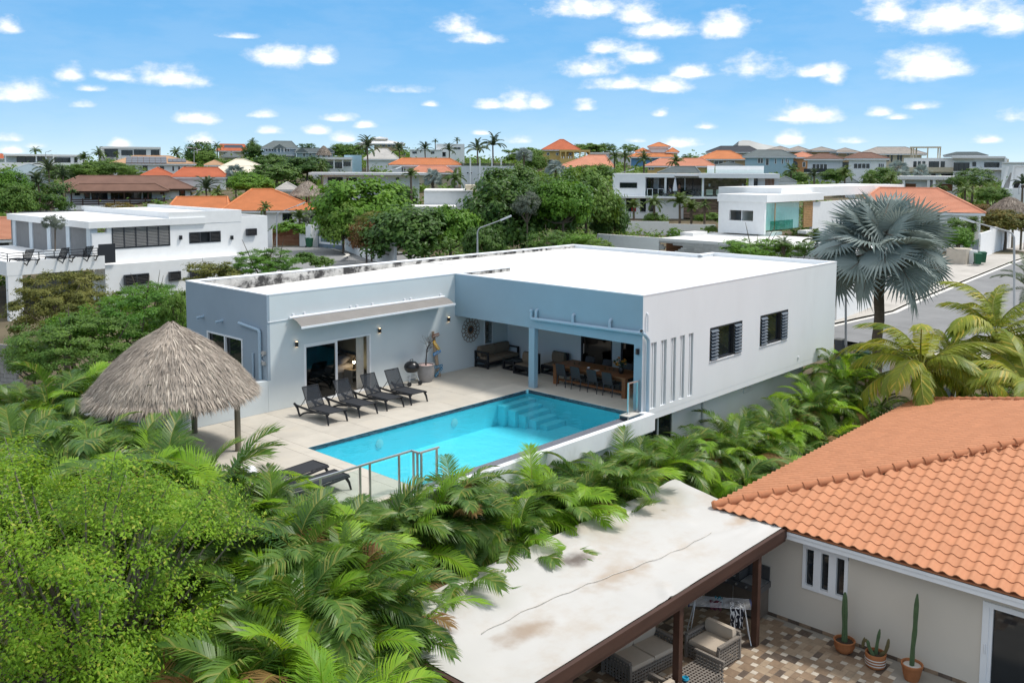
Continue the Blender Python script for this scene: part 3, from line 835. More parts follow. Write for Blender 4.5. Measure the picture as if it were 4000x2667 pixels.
mb = MB(); mb.box(-.11,-.091,-.03,.03,.01,.18); mb.build('lamp_glass', W['dglass'], t_, local=True)
# ================================================================ sun loungers
def make_lounger(back_up=True):
    L = thing('sun_lounger', 'x', 'sun lounger', group='black sling sun loungers on the pool deck')
    w = .345
    for s_ in (-1, 1):                     # x along width, y: 0 at foot end, 1.9 at head
        mb = MB(); x = s_*w
        mb.tube([(x,.02,.345),(x,.35,.33),(x,.8,.30),(x,1.15,.30),(x,1.5,.31),(x,1.82,.335),(x,1.93,.37)], [0.030,0.035,0.041,0.041,0.038,0.035,0.041], 8)
        mb.build('side_rail', W['black'], L, smooth=True, local=True)
        mb = MB(); mb.tube([(x*1.0,.13,.335),(x*1.04,.05,.2),(x*1.08,.0,0)], [0.043,0.035,0.027], 8); mb.build('leg', W['black'], L, smooth=True, local=True)
        mb = MB(); mb.tube([(x,1.9,.36),(x*1.02,1.74,.26),(x*1.03,1.66,.1),(x*1.03,1.60,.0)], [0.041,0.041,0.032,0.030], 8); mb.build('leg', W['black'], L, smooth=True, local=True)
        mb = MB(); mb.tube([(x*1.03,1.60,.02),(x*1.01,1.42,.13),(x,1.2,.2),(x,.95,.24),(x,.72,.285)], [0.030,0.032,0.032,0.032,0.030], 8); mb.build('brace', W['black'], L, smooth=True, local=True)
    hinge = 1.16
    def panel(name, p0, p1, bow):
        p0, p1 = Vector(p0), Vector(p1); d = p1-p0; ln = d.length; d.normalize(); nn = Vector((0,-d.z,d.y))
        f = MB(); k = 12
        for s_ in (-1, 1): f.tube([p0+d*ln*i/k+nn*bow*math.sin(i/k*math.pi)*-1+Vector((s_*(w-.035),0,0)) for i in range(k+1)], .016, 6)
        for e in (p0, p1): f.tube([e+Vector((-(w-.035),0,0)), e+Vector((w-.035,0,0))], .016, 6)
        fo = f.build(name, W['black'], L, smooth=True, local=True)
        g = MB(); vs = []
        for i in range(k+1):
            for s_ in (-1, -.33, .33, 1):
                vs.append(p0+d*ln*i/k-nn*(bow*math.sin(i/k*math.pi)+.006*(1-abs(s_)))+Vector((s_*(w-.04),0,0)))
        o = len(vs); vs += [v-nn*.006 for v in vs]
        fs = [(i*4+j, i*4+j+1, i*4+j+5, i*4+j+4) for i in range(k) for j in range(3)]
        g.add(vs, fs+[tuple(o+x for x in reversed(f_)) for f_ in fs]); g.build('sling', W['mesh' if name == 'backrest' else 'sling'], fo, smooth='all', local=True)
    panel('seat', (0,.02,.375), (0,hinge,.345), .0)
    if back_up:
        panel('backrest', (0,hinge,.345), (0,hinge+.36,.98), .01)
        for s_ in (-1, 1):
            mb = MB(); mb.tube([(s_*.27,hinge+.19,.66),(s_*.29,1.62,.34)], .012, 6); mb.build('back_support', W['black'], L, smooth=True, local=True)
    else:
        panel('backrest', (0,hinge,.36), (0,1.9,.385), .0)
    return L
# open weave: small holes let a little light through
ms_ = glassmat('open_sling_weave', (.16,.165,.18), .5, 1.05)
t = ms_.node_tree
df = t.nodes.new('ShaderNodeBsdfDiffuse'); df.inputs[0].default_value = (.045,.05,.058,1)
mx = t.nodes.new('ShaderNodeMixShader'); mx.inputs[0].default_value = .62
tr_ = t.nodes.new('ShaderNodeBsdfTransparent')
t.links.new(tr_.outputs[0], mx.inputs[1]); t.links.new(df.outputs[0], mx.inputs[2]); t.links.new(mx.outputs[0], t.nodes['Material Output'].inputs[0])
W['mesh'] = ms_
lg = make_lounger()
spots = [(17.335,23.50,0,'black sun lounger nearest the thatched hut in the row of four'),(18.58,23.50,0,'black sun lounger in front of the glass door pane, second from the hut'),
         (19.735,23.50,0,'black sun lounger in front of the open bedroom doorway'),(20.795,23.47,0,'black sun lounger closest to the kettle barbecue')]
for i, (x, y, rz, lab) in enumerate(spots):
    if i == 0: lg.location = (x,y,0); lg['label'] = lab
    else: dup(lg, (x,y,0), rz, lab)
l2 = make_lounger(False)
l2.location = (13.98,19.73,0); l2.rotation_euler = (0,0,rad(93)); l2['label'] = 'flat black sun lounger behind the palms, the one nearer the hut post'
dup(l2, (13.9,18.7,0), rad(90), 'flat black sun lounger behind the palms, crossed by the glass railing')
mb = MB(); mb.lathe([(.0,0),(.16,.02),(.21,.14),(.2,.24),(.12,.33),(0,.36)], (12.55,20.9,0), 16)
one('beanbag', mb, W['linen'], 'rounded white cushion on the deck beside the hut palms', 'cushion', smooth='all')
# ================================================================ kettle barbecue, bare tree in a pot, driftwood pole
bq = thing('kettle_barbecue', 'black kettle barbecue on three legs with two wheels by the wall', 'barbecue', (22.45,25.75,0))
bx_, by_ = 22.45, 25.78
mb = MB(); mb.lathe([(.03,.46),(.2,.5),(.275,.6),(.285,.68),(.28,.685)], (bx_,by_,0), 24); mb.build('bowl', W['blackm'], bq, smooth=True)
mb = MB(); mb.lathe([(.292,.682),(.292,.70),(.26,.79),(.17,.87),(.05,.9),(0,.9)], (bx_,by_,0), 24); mb.build('lid', W['blackm'], bq, smooth=True)
mb = MB(); mb.tube([(bx_-.07,by_,.89),(bx_-.065,by_,.965),(bx_+.065,by_,.965),(bx_+.07,by_,.89)], .014, 8); mb.build('handle', W['black'], bq, smooth=True)
for a, foot in ((rad(215),1),(rad(300),1),(rad(60),0)):
    c, s_ = math.cos(a), math.sin(a)
    mb = MB(); mb.tube([(bx_+.16*c,by_+.16*s_,.49),(bx_+.34*c,by_+.34*s_,.07 if foot else .0)], .014, 8); mb.build('leg', W['metal'], bq, smooth=True)
    if foot:
        mb = MB(); mb.tube([(bx_+.34*c-.0,by_+.34*s_-.03,.085),(bx_+.34*c+.0,by_+.34*s_+.03,.085)], .085, 16); mb.build('wheel', W['black'], bq, smooth=True)
mb = MB(); mb.lathe([(.05,.26),(.16,.28),(.17,.3)], (bx_,by_,0), 16); mb.build('ash_pan', W['metal'], bq, smooth=True)
pt = thing('potted_bare_tree', 'bare dark twiggy tree in a large grey pot against the wall', 'potted tree', (23.2,25.85,0))
tx, ty = 23.2, 25.80
mb = MB(); mb.lathe([(.23,0),(.30,.15),(.335,.4),(.32,.62),(.34,.66),(.30,.66),(.29,.60),(.0,.595)], (tx,ty,0), 28); mb.build('pot', mat('grey_fibre_pot', (.30,.285,.28), .7, .1, 5), pt, smooth=True)
mb = MB(); mb.lathe([(.28,.585),(.28,.615),(.0,.625)], (tx,ty,0), 16); mb.build('pebbles', mat('pinkish_pebbles', (.56,.40,.37), .9, .3, 40), pt)
RT_ = random.Random(11)
mb = MB()
def twig(p, d, ln, r, lev):
    pts = [p]; q = p.copy(); dd = d.copy()
    for k in range(4):
        dd = (dd+Vector((RT_.uniform(-.16,.16),RT_.uniform(-.16,.16),.03 if lev < 2 else -.05))).normalized(); q = q+dd*ln/4
        q.y = min(q.y, YL-.03); pts.append(q.copy())
    mb.tube(pts, [r*(1-.16*k) for k in range(5)], 5 if lev else 7, caps=False)
    if lev < 3:
        for k in range(4 if lev == 0 else 3):
            b = pts[RT_.choice((2,3,4)) if lev else RT_.choice((2,3,4,4))]
            a = RT_.uniform(0, 6.28)
            nd = (dd*.75+Vector((math.cos(a),math.sin(a)*.6,RT_.uniform(.05,.4)))*.75).normalized()
            twig(b, nd, ln*RT_.uniform(.6,.8), r*.52, lev+1)
twig(Vector((tx,ty,.6)), Vector((.02,0,1)), .62, .035, 0)
mb.build('branches', mat('dark_bare_bark', (.05,.042,.038), .9, .2, 10), pt, smooth=True)
pole = thing('driftwood_pole', 'weathered driftwood pole hung with small painted boards, leaning on the wall', 'decoration', (24.08,26.05,0))
mb = MB(); mb.tube([(24.10,26.02,0),(24.06,26.1,.5),(24.02,26.16,1.0),(24.0,26.2,1.4),(23.97,26.24,1.78)], [.07,.065,.075,.06,.05], 8)
mb.build('driftwood', mat('bleached_driftwood', (.36,.26,.18), .9, .35, 5, stretch=(1,1,.2)), pole, smooth=True)
for z, ang, c, w_, nm in ((1.62,8,(.19,.07,.04),.19,'dark red'),(1.22,-52,(.75,.42,.03),.24,'yellow'),(.93,14,(.05,.24,.5),.20,'blue'),(.38,2,(.06,.22,.36),.23,'blue'),(.16,38,(.07,.25,.40),.24,'blue')):
    mb = MB(); a = rad(ang); y = 26.10+.07*z-.11
    mb.obox((24.06-.05*z, y, z+.02), (w_*math.cos(a),0,w_*math.sin(a)), (0,.014,0), (-.055*math.sin(a),0,.055*math.cos(a)))
    o = mb.build('painted_board', mat(nm.replace(' ','_')+'_board_paint', c, .8, .35, 18), pole)
    mb = MB()
    for k in range(5):
        u = -.7+.35*k
        mb.obox((24.06-.05*z+u*w_*math.cos(a), y-.016, z+.02+u*w_*math.sin(a)), (.018*math.cos(a),0,.018*math.sin(a)), (0,.003,0), (-.022*math.sin(a),0,.022*math.cos(a)))
    mb.build('lettering', W['kerb'], o)
# ================================================================ covered terrace
mir = thing('round_mirror', 'round mirror with ornate wooden petal frame on the terrace wall', 'mirror', (26.11,YL,1.0))
wm_ = mat('carved_brown_wood', (.17,.10,.055), .75, .4, 14)
mb = MB(); mb.lathe([(.14,0),(.15,.03),(.11,.035),(.10,.02)], (0,0,0), 28); mb.v = [(26.11+v[0], YL-.002-v[2], 1.57+v[1]) for v in mb.v]; mb.build('inner_ring', wm_, mir, smooth=True)
mb = MB(); mb.lathe([(.10,0),(.10,.02),(.0,.022)], (0,0,0), 24); mb.v = [(26.11+v[0], YL-.004-v[2], 1.57+v[1]) for v in mb.v]; mb.build('mirror_glass', W['dglass'], mir, smooth=True)
pet = MB()
for ring in ((.16,.30,.05),(.30,.50,.075)):
    pass
def petal(r0, r1, w):
    mb = MB(); pts = []
    for k in range(13):
        a = 2*math.pi*k/12
        pts.append(Vector(((r0+r1)/2-(r1-r0)/2*math.cos(a), w*math.sin(a)*(1+.35*-math.cos(a)), -.02)))
    mb.tube(pts, .013, 5, caps=False)
    return [( v[0], v[1], v[2]) for v in mb.v], mb.f
for r0, r1, w, cnt in ((.14,.36,.05,16),(.30,.52,.085,16)):
    vs, fs = petal(r0, r1, w)
    for k in range(cnt):
        a = 2*math.pi*(k+(.5 if r0 < .2 else 0))/cnt
        mb = MB(); mb.add([(26.11+v[0]*math.cos(a)-v[1]*math.sin(a), YL-.02+v[2]*.6, 1.57+v[0]*math.sin(a)+v[1]*math.cos(a)) for v in vs], fs)
        mb.build('petal', wm_, mir)
def seat_frame(x0, x1, y0, y1, h, name, par, open_front=None):
    mb = MB()
    return mb
sf = thing('outdoor_sofa', 'black framed outdoor sofa with brown cushions in the terrace corner', 'sofa', (27.3,25.9,0))
for x in (26.36, 28.2):
    mb = MB()
    mb.box(x-.03,x+.03,25.5,25.58,0,.62); mb.box(x-.03,x+.03,26.2,26.28,0,.62); mb.box(x-.031,x+.031,25.5,26.28,.62,.68); mb.box(x-.029,x+.029,25.58,26.2,.05,.12); mb.box(x-.029,x+.029,25.58,26.2,.28,.36)
    mb.build('arm_frame', W['black'], sf)
MB().box(26.39,28.17,25.5,26.25,.2,.27).build('seat_frame', W['black'], sf)
softbox(26.4,27.27,25.48,26.05,.27,.44,.05).build('seat_cushion', W['cushion'], sf, smooth=True)
softbox(27.29,28.16,25.48,26.05,.27,.44,.05).build('seat_cushion', W['cushion'], sf, smooth=True)
softbox(26.4,27.27,26.0,26.22,.42,.86,.06).build('back_cushion', W['cushion'], sf, smooth=True)
softbox(27.29,28.16,26.0,26.22,.42,.86,.06).build('back_cushion', W['cushion'], sf, smooth=True)
def box_seat(name, label, x0, x1, y0, y1, h, hc, back=None):
    t_ = thing(name, label, 'armchair' if back else 'coffee table', ((x0+x1)/2,(y0+y1)/2,0))
    mb = MB()
    for x in (x0, x1):
        for y in (y0, y1): mb.box(x-.04,x+.04,y-.04,y+.04,0,h)
    for x in (x0, x1): mb.box(x-.039,x+.039,y0+.04,y1-.04,0,.07); mb.box(x-.041,x+.041,y0-.041,y1+.041,h,h+.06)
    for y in (y0, y1): mb.box(x0+.04,x1-.04,y-.039,y+.039,.0,.071)
    mb.box(x0+.042,x1-.042,y0-.03,y1+.03,h-.1,h-.02); mb.build('frame', W['black'], t_)
    softbox(x0+.05,x1-.05,y0+.0,y1-.0,h-.02,h+hc,.05).build('cushion' if back else 'top', W['cushion'] if back else W['dframe'], t_, smooth=True)
    if back:
        softbox(x1-.22,x1-.05,y0+.04,y1-.04,h+hc-.02,h+hc+.42,.05).build('back_cushion', W['cushion'], t_, smooth=True)
        MB().box(x1-.04,x1+.042,y0-.04,y1+.04,h+.06,h+.5).build('back_frame', W['black'], t_)
    return t_
box_seat('coffee_table', 'low black coffee table in front of the terrace sofa', 26.85, 27.5, 24.55, 25.1, .32, .03)
box_seat('lounge_armchair', 'black armchair with beige cushion left of the middle blue column', 26.55, 27.2, 23.5, 24.25, .3, .1, True)
box_seat('lounge_armchair', 'black armchair with beige cushions just right of the middle blue column', 27.35, 28.1, 22.75, 23.45, .3, .1, True)
# dining table and chairs
dt = thing('dining_table', 'long reddish wooden dining table under the terrace roof', 'table', (26.85,20.3,0))
TX0, TX1, TY0, TY1 = 26.25, 27.45, 18.6, 22.0
for k in range(6):
    x = TX0+(TX1-TX0)*k/6; MB().box(x+.002, x+.198, TY0, TY1, .70+.001*(k%2), .755+.001*(k%3)).build('plank', W['wood'], dt)
for x in (TX0+.1, TX1-.1):
    for y in (TY0+.1, TY1-.1): MB().box(x-.08,x+.08,y-.08,y+.08,0,.70).build('leg', W['wood'], dt)
m = MB(); m.box(TX0+.16,TX0+.2,TY0+.18,TY1-.18,.56,.70); m.box(TX1-.2,TX1-.16,TY0+.18,TY1-.18,.56,.70); m.box(TX0+.17,TX0+.25,TY0+.18,TY1-.18,.12,.2); m.build('apron', W['wood'], dt)
def make_chair():
    c = thing('dining_chair', 'x', 'chair', group='dark woven dining chairs round the long table')   # faces +x
    mb = MB(); mb.box(-.22,.24,-.23,.23,.41,.45); mb.build('seat', W['dframe'], c, local=True)
    mb = MB(); pts = []
    vs = []
    for i in range(5):
        for j in range(5):
            u, v = j/4*2-1, i/4
            vs.append((-.22-.10*v-.03*(1-u*u), u*.225*(1-.05*v), .45+.43*v+.02*(1-u*u)*v))
    n0 = len(vs); vs += [(x-.025,y,z) for x,y,z in vs]
    fs = [(i*5+j, i*5+j+1, (i+1)*5+j+1, (i+1)*5+j) for i in range(4) for j in range(4)]
    edge = [0,1,2,3,4,9,14,19,24,23,22,21,20,15,10,5]
    fs = fs+[tuple(n0+x for x in reversed(f)) for f in fs]+[(a,n0+a,n0+b,b) for a,b in zip(edge, edge[1:]+edge[:1])]
    mb.add(vs, fs); mb.build('backrest', W['dframe'], c, smooth=True, local=True)
    for x, y, dx in ((.2,.2,.03),(.2,-.2,.03),(-.2,.2,-.06),(-.2,-.2,-.06)):
        mb = MB(); mb.tube([(x,y,.41),(x+dx,y*1.06,0)], [.024,.018], 6); mb.build('leg', W['dframe'], c, local=True)
    return c
ch = make_chair()
cs = [(26.38,19.30,0,'dark chair on the pool side of the dining table, beside the short glass railing'),(26.36,19.98,0,'dark chair on the pool side of the dining table, second from the railing end'),
      (26.32,20.72,0,'dark chair on the pool side of the dining table, second from the blue column'),(26.32,21.42,0,'dark chair on the pool side of the dining table, nearest the blue column'),
      (27.5,21.4,math.pi,'dark chair on the glass door side of the dining table, farthest from the flowers'),(27.5,20.55,math.pi,'dark chair on the glass door side, behind the middle of the dining table'),
      (27.5,19.6,math.pi,'dark chair on the glass door side, just left of the flower vase'),(27.5,18.95,math.pi,'dark chair on the glass door side, right behind the flower vase')]
for i, (x, y, rz, lab) in enumerate(cs):
    if i == 0: ch.location = (x,y,0); ch['label'] = lab
    else: dup(ch, (x,y,0), rz, lab)
vz = thing('flower_vase', 'dark vase of orange and yellow flowers on the dining table', 'vase', (26.75,19.15,.757))
mb = MB(); mb.lathe([(.06,0),(.10,.08),(.09,.2),(.07,.24),(.06,.24),(.06,.2)], (26.75,19.15,.757), 16); mb.build('vase_body', W['blackm'], vz, smooth=True)
RV = random.Random(3); fl, lf, stm = MB(), MB(), MB()
for k in range(46):
    a, e = RV.uniform(0,6.28), RV.uniform(.15,1.2); r_ = RV.uniform(.2,.36)
    p = Vector((26.75+r_*math.cos(a)*math.cos(e), 19.15+r_*math.sin(a)*math.cos(e), 1.0+r_*1.15*math.sin(e)))
    if k < 14: stm.tube([(26.75,19.15,.95),p], .005, 4)
    t_ = fl if k%2 else lf; s_ = .055 if k%2 else .065
    for q in range(3):
        b = RV.uniform(0,6.28); d1 = Vector((math.cos(b),math.sin(b),RV.uniform(-.5,.5)))*s_; d2 = d1.cross(Vector((RV.uniform(-1,1),RV.uniform(-1,1),1))).normalized()*s_*.6
        t_.quad(p-d1, p+d2, p+d1, p-d2)
fl.build('flowers', leafmat('orange_petals', (.75,.22,.02), (.8,.5,.05), .3, c3=(.6,.06,.02)), vz)
lf.build('leaves', leafmat('vase_leaves', (.05,.10,.03), (.10,.16,.10), .3), vz); stm.build('stems', W['black'], vz)
for (x, y, lab, cat) in ((26.62,20.55,'small white ashtray in the middle of the dining table','ashtray'),):
    mb = MB(); mb.lathe([(.05,0),(.065,.035),(.055,.035),(.045,.01),(0,.01)], (x,y,.758), 14); one('ashtray', mb, W['frame'], lab, cat, smooth=True)
mb = MB(); mb.box(26.36,26.62,20.02,20.2,.758,.768); one('magazine', mb, W['kerb'], 'thin pale magazine lying on the near edge of the dining table', 'magazine')
gi = 0
for (x, y, lab) in ((26.72,21.3,'clear drinking glass beside another, towards the column end of the table'),(26.78,21.12,'clear drinking glass on the table end farthest from the flowers'),(26.85,19.95,'clear drinking glass third from the vase on the table'),(26.88,19.78,'clear drinking glass second from the vase on the table'),(26.9,19.6,'clear drinking glass closest to the flower vase')):
    mb = MB(); mb.lathe([(.03,0),(.038,.11),(.034,.11),(.027,.01),(0,.01)], (x,y,.758), 12)
    one('drinking_glass', mb, W['glass'], lab, 'glass', 'drinking glasses on the dining table', smooth=True)
# ================================================================ thatched hut
hut = thing('thatched_hut', 'round palapa hut with grey-brown thatched roof at the left end of the deck', 'hut', (12.35,24.57,0))
HX, HY = 12.35, 24.57
W['thatch'] = leafmat('dry_palm_thatch', (.22,.185,.155), (.50,.43,.36), .12, .9, 1.3, .1, c3=(.66,.58,.48))
W['thatchb'] = mat('thatch_underlayer', (.13,.10,.075), .95, .3, 6)
W['post'] = mat('weathered_post', (.20,.175,.13), .9, .3, 3, stretch=(3,3,.3))
HPR = [(0.03,3.78),(.2,3.62),(.5,3.44),(.88,3.2),(1.3,2.86),(1.7,2.48),(2.0,2.14),(2.2,1.84)]
def thatch_roof(hut, HX, HY, prof, nst, seed, rough=1.0, strand=.42):
    mb = MB(); mb.lathe([(r*.97, z-.05) for r, z in prof], (HX,HY,0), 40); mb.f = mb.f[:-2]; mb.m = mb.m[:-2]
    mb.build('thatch_base', W['thatchb'], hut, smooth=True)
    rg = random.Random(seed); mb = MB(); vs = []; fs = []
    seg = []
    tot = 0
    for a, b in zip(prof, prof[1:]):
        A_ = math.hypot(b[0]-a[0], b[1]-a[1])*(a[0]+b[0]); seg.append((tot, A_, a, b)); tot += A_
    for k in range(nst):
        u = rg.random()*tot
        for s0, A_, a, b in seg:
            if u <= s0+A_: break
        t_ = (u-s0)/A_; r_ = a[0]+(b[0]-a[0])*t_; z = a[1]+(b[1]-a[1])*t_
        if rg.random() < .10: r_, z = prof[-1][0]-.08*rg.random(), prof[-1][1]+.08*rg.random()
        th = rg.random()*6.2832
        d = Vector((b[0]-a[0], 0, b[1]-a[1])).normalized()
        c, s_ = math.cos(th), math.sin(th)
        tw = rg.uniform(-.22,.22)*rough
        dn = Vector((d.x*c-s_*tw, d.x*s_+c*tw, d.z+rg.uniform(-.16,.1)*rough)).normalized()
        nn = Vector((-d.z*c, -d.z*s_, d.x)); 
        if nn.z < 0: nn = -nn
        p = Vector((HX+r_*c, HY+r_*s_, z))+nn*rg.uniform(.0,.06)
        L = strand*rg.uniform(.5,1.2); w = rg.uniform(.007,.02)
        sd_ = dn.cross(nn).normalized()*w
        q = p+dn*L*.55+nn*rg.uniform(.0,.03)*rough; e = p+dn*L+nn*rg.uniform(-.03,.05)*rough
        o = len(vs); vs += [p-sd_, p+sd_, q-sd_*.9, q+sd_*.9, e]
        fs += [(o,o+1,o+3,o+2),(o+2,o+3,o+4)]
    mb.add(vs, fs); o = mb.build('thatch', W['thatch'], hut); o['kind'] = 'stuff'
thatch_roof(hut, HX, HY, HPR, 26000, 4)
for dx, dy in ((1.28,-1.29),(1.31,1.29),(-1.28,1.29),(-1.28,-1.29)):
    mb = MB(); mb.tube([(HX+dx,HY+dy,0),(HX+dx*.995,HY+dy,1.2),(HX+dx,HY+dy*.99,2.42)], [.09,.085,.085], 10); mb.build('post', W['post'], hut, smooth=True)
mb = MB()
for a, b in (((1.28,-1.29),(1.31,1.29)),((1.31,1.29),(-1.28,1.29)),((-1.28,1.29),(-1.28,-1.29)),((-1.28,-1.29),(1.28,-1.29))):
    mb.tube([(HX+a[0],HY+a[1],2.3),(HX+b[0],HY+b[1],2.3)], .06, 8)
mb.build('ring_beam', W['post'], hut)
hb = thing('hut_bench', 'dark bench standing in the shade under the thatched hut', 'bench', (12.2,25.5,0))
MB().box(11.5,12.9,25.3,25.7,.40,.45).build('seat', W['dframe'], hb)
for x in (11.6, 12.8): MB().box(x-.04,x+.04,25.35,25.65,0,.40).build('leg', W['dframe'], hb)
# ================================================================ neighbour's house, its tiled roof and patio
NF = -3.9
WX = 22.35
nh = thing('orange_tiled_house', 'cream neighbouring house under a hipped orange barrel tile roof', 'house', (30, 6, NF))
W['cream'] = mat('cream_render', (.60,.545,.465), .88, .03, .8, bump=.08, bscale=70)
W['tile'] = mat('orange_roof_tile', (.54,.24,.125), .75, .07, 3, 5, stain=(.46,.19,.09), sscale=1.3, samt=.35, island=.05)
W['ridge'] = mat('ridge_tile', (.46,.18,.085), .75, .1, 3)
m = MB()
WA = [(8.83,10.04,-2.82,-1.63)]       # window, y0 y1 z0 z1
m.box(WX, WX+.25, 10.04, 12.0, NF, -1.42); m.box(WX, WX+.25, 8.83, 10.04, NF, -2.82); m.box(WX, WX+.25, 8.83, 10.04, -1.63, -1.42)
m.box(WX, WX+.25, 5.66, 8.83, NF, -1.42); m.box(WX, WX+.25, 3.2, 5.66, -1.72, -1.42); m.box(WX, WX+.25, 1.0, 3.2, NF, -1.42)
m.build('front_wall', W['cream'], nh)
m = MB(); m.box(WX+.25, 37.4, 11.75, 12.0, NF, -1.42); m.box(37.15, 37.4, 0, 11.75, NF, -1.42); m.build('side_wall', W['cream'], nh)
m = MB(); m.box(WX+.02, 37.2, 0, 11.7, -1.419, -1.36); m.build('ceiling', W['cream'], nh)
TP1, TP2 = .34, .30
ZE = -1.15
def roofz1(x): return ZE+(x-21.9)*TP1
def roofz2(y): return ZE+(12.5-y)*TP2
AP = Vector((30.93, 2.3, ZE+10.2*TP2))
C1 = Vector((21.9,12.5,ZE)); C2 = Vector((37.95,12.5,ZE))
m = MB(); dz = Vector((0,0,-.06))
m.slab([C1, Vector((21.9,-4,ZE)), Vector((AP.x,-4,AP.z)), AP], (0,0,-.05)); m.slab([C1, AP, C2], (0,0,-.05)); m.slab([C2, AP, Vector((AP.x,-4,AP.z)), Vector((37.95,-4,ZE))], (0,0,-.05))
m.v = [(v[0],v[1],v[2]-.05) for v in m.v]
nroof = m.build('roof', W['ridge'], nh)
# fascia and soffit
m = MB(); m.box(21.93, 21.96, -4, 12.46, ZE-.31, ZE-.09); m.box(21.96, 37.9, 12.43, 12.46, ZE-.31, ZE-.09); m.build('fascia', W['frame'], nh)
m = MB(); m.box(21.90, 21.929, -4, 12.48, ZE-.18, ZE-.08); m.build('gutter', W['frame'], nh)
m = MB(); m.box(21.96, WX, -4, 12.42, ZE-.30, ZE-.27); m.box(WX, 37.4, 12.0, 12.42, ZE-.30, ZE-.271); m.build('soffit', W['frame'], nh)
# barrel tiles: S profile, 0.30 wide, 0.36 exposed
def tile_mesh():
    mb = MB(); n = 8; w, L, t_ = .308, .40, .022
    vs = []
    for e, (y, zo) in enumerate(((0,0.0),(L,-.022))):
        for i in range(n+1):
            u = i/n
            z = (.052*math.sin(math.pi*u/.56)) if u < .56 else (-.020*math.sin(math.pi*(u-.56)/.44))
            vs.append(((u-.5)*w, y, z+zo+.03))
    k = len(vs)
    vs += [(vs[i][0], 0.0, vs[i][2]-t_) for i in range(n+1)]
    fs = [(i, i+1, n+1+i+1, n+1+i) for i in range(n)]+[(k+i, k+i+1, i+1, i) for i in range(n)]
    mb.add(vs, fs)
    return mb
TM = tile_mesh(); TME = TM.mesh('roof_tile', W['tile'], True)
RTi = random.Random(8)
def inset(pt, poly):
    c = False; n = len(poly); x, y = pt
    for i in range(n):
        (x0,y0),(x1,y1) = poly[i], poly[(i+1)%n]
        if (y0 > y) != (y1 > y) and x < (x1-x0)*(y-y0)/(y1-y0)+x0: c = not c
    return c
cand = []
TW, TE = .30, .345
def face_tiles(org, ax, upd, poly3, nu, nv):
    """ax: along the eave, upd: unit vector up the slope"""
    nn = ax.cross(upd).normalized()
    if nn.z < 0: nn = -nn
    poly = [((p-org).dot(ax), (p-org).dot(upd)) for p in poly3]
    for j in range(nv):
        for i in range(nu):
            u, v = (i+.5)*TW, j*TE
            if inset((u, v+.12), poly) or inset((u, v+.25), poly):
                M_ = Matrix((ax, upd, nn)).transposed().to_4x4()
                p = org+ax*u+upd*(v-.05)+nn*.012
                M_ = Matrix.Translation(p+nn*RTi.uniform(0,.004)) @ M_ @ Matrix.Rotation(RTi.uniform(-.008,.008),4,'Z')
                cand.append(((p-EYE).length, M_))
u1 = Vector((1,0,TP1)).normalized(); u2 = Vector((0,-1,TP2)).normalized()
face_tiles(Vector((21.9,12.5,ZE)), Vector((0,-1,0)), u1, [C1, Vector((21.9,-1.2,ZE)), Vector((AP.x,-1.2,AP.z)), AP], 46, 28)
face_tiles(Vector((37.95,12.5,ZE)), Vector((-1,0,0)), u2, [C1, AP, C2], 54, 31)
def in_view(p):
    q = p-EYE; w = q.dot(FW)
    if w < 1: return False
    x, y = PPX+FPX*q.dot(RT)/w, PPY-FPX*q.dot(UP)/w
    return -80 < x < 4080 and -80 < y < 2747
vis = [c for c in cand if in_view(c[1].translation)]
rest = [c for c in cand if not in_view(c[1].translation)]
vis.sort(key=lambda c: c[0])
for d, M_ in vis[:300]:
    o = bpy.data.objects.new('roof_tile', TME); COL.objects.link(o); o.parent = nroof
    M2 = M_.copy(); M2.translation = M_.translation-worldpos(nroof); o.matrix_local = M2
mb = MB()
for d, M_ in vis[300:]+rest: mb.add([M_ @ Vector(v) for v in TM.v], TM.f)
tag(mb.build('roof_tiles', W['tile'], nroof, smooth=True), kind='stuff')
# hip and ridge tiles: overlapping half barrels with a collar
def ridge_run(p, q, r, L, start=0.0):
    p, q = Vector(p), Vector(q); d = (q-p); ln = d.length; d.normalize()
    sd_ = d.cross(Vector((0,0,1))).normalized(); up_ = sd_.cross(d).normalized()
    k = int(ln/L)
    for i in range(k):
        a = p+d*(i*L); mb = MB(); vs = []
        for (s_, rr) in ((-.03,r*1.17),(.03,r*1.17),(.031,r),(L+.01,r*.9)):
            for j in range(9):
                t_ = math.pi*(j/8*1.24-.12)
                vs.append(a+d*s_+(sd_*math.cos(t_)+up_*math.sin(t_))*rr)
        fs = [(i_*9+j, i_*9+j+1, (i_+1)*9+j+1, (i_+1)*9+j) for i_ in range(3) for j in range(8)]+[tuple(range(9))]
        mb.add(vs, fs); mb.build('ridge_tile', W['ridge'], nroof, smooth=True)
ridge_run(C1+Vector((.05,-.05,.04)), AP+Vector((0,0,.05)), .12, .42)
ridge_run(C2+Vector((-.05,-.05,.05)), AP+Vector((0,0,.05)), .11, .42)
mb = MB(); mb.lathe([(0,0),(.10,.015),(.125,.06),(.11,.09)], (0,0,0), 14)
Mr = (Vector((1,-1,.3)).normalized()).to_track_quat('Z','Y').to_matrix()
mb.v = [tuple(C1+Vector((-.02,.02,.03))+Mr @ Vector(v)) for v in mb.v]; mb.build('hip_end_cap', W['ridge'], nroof, smooth=True)
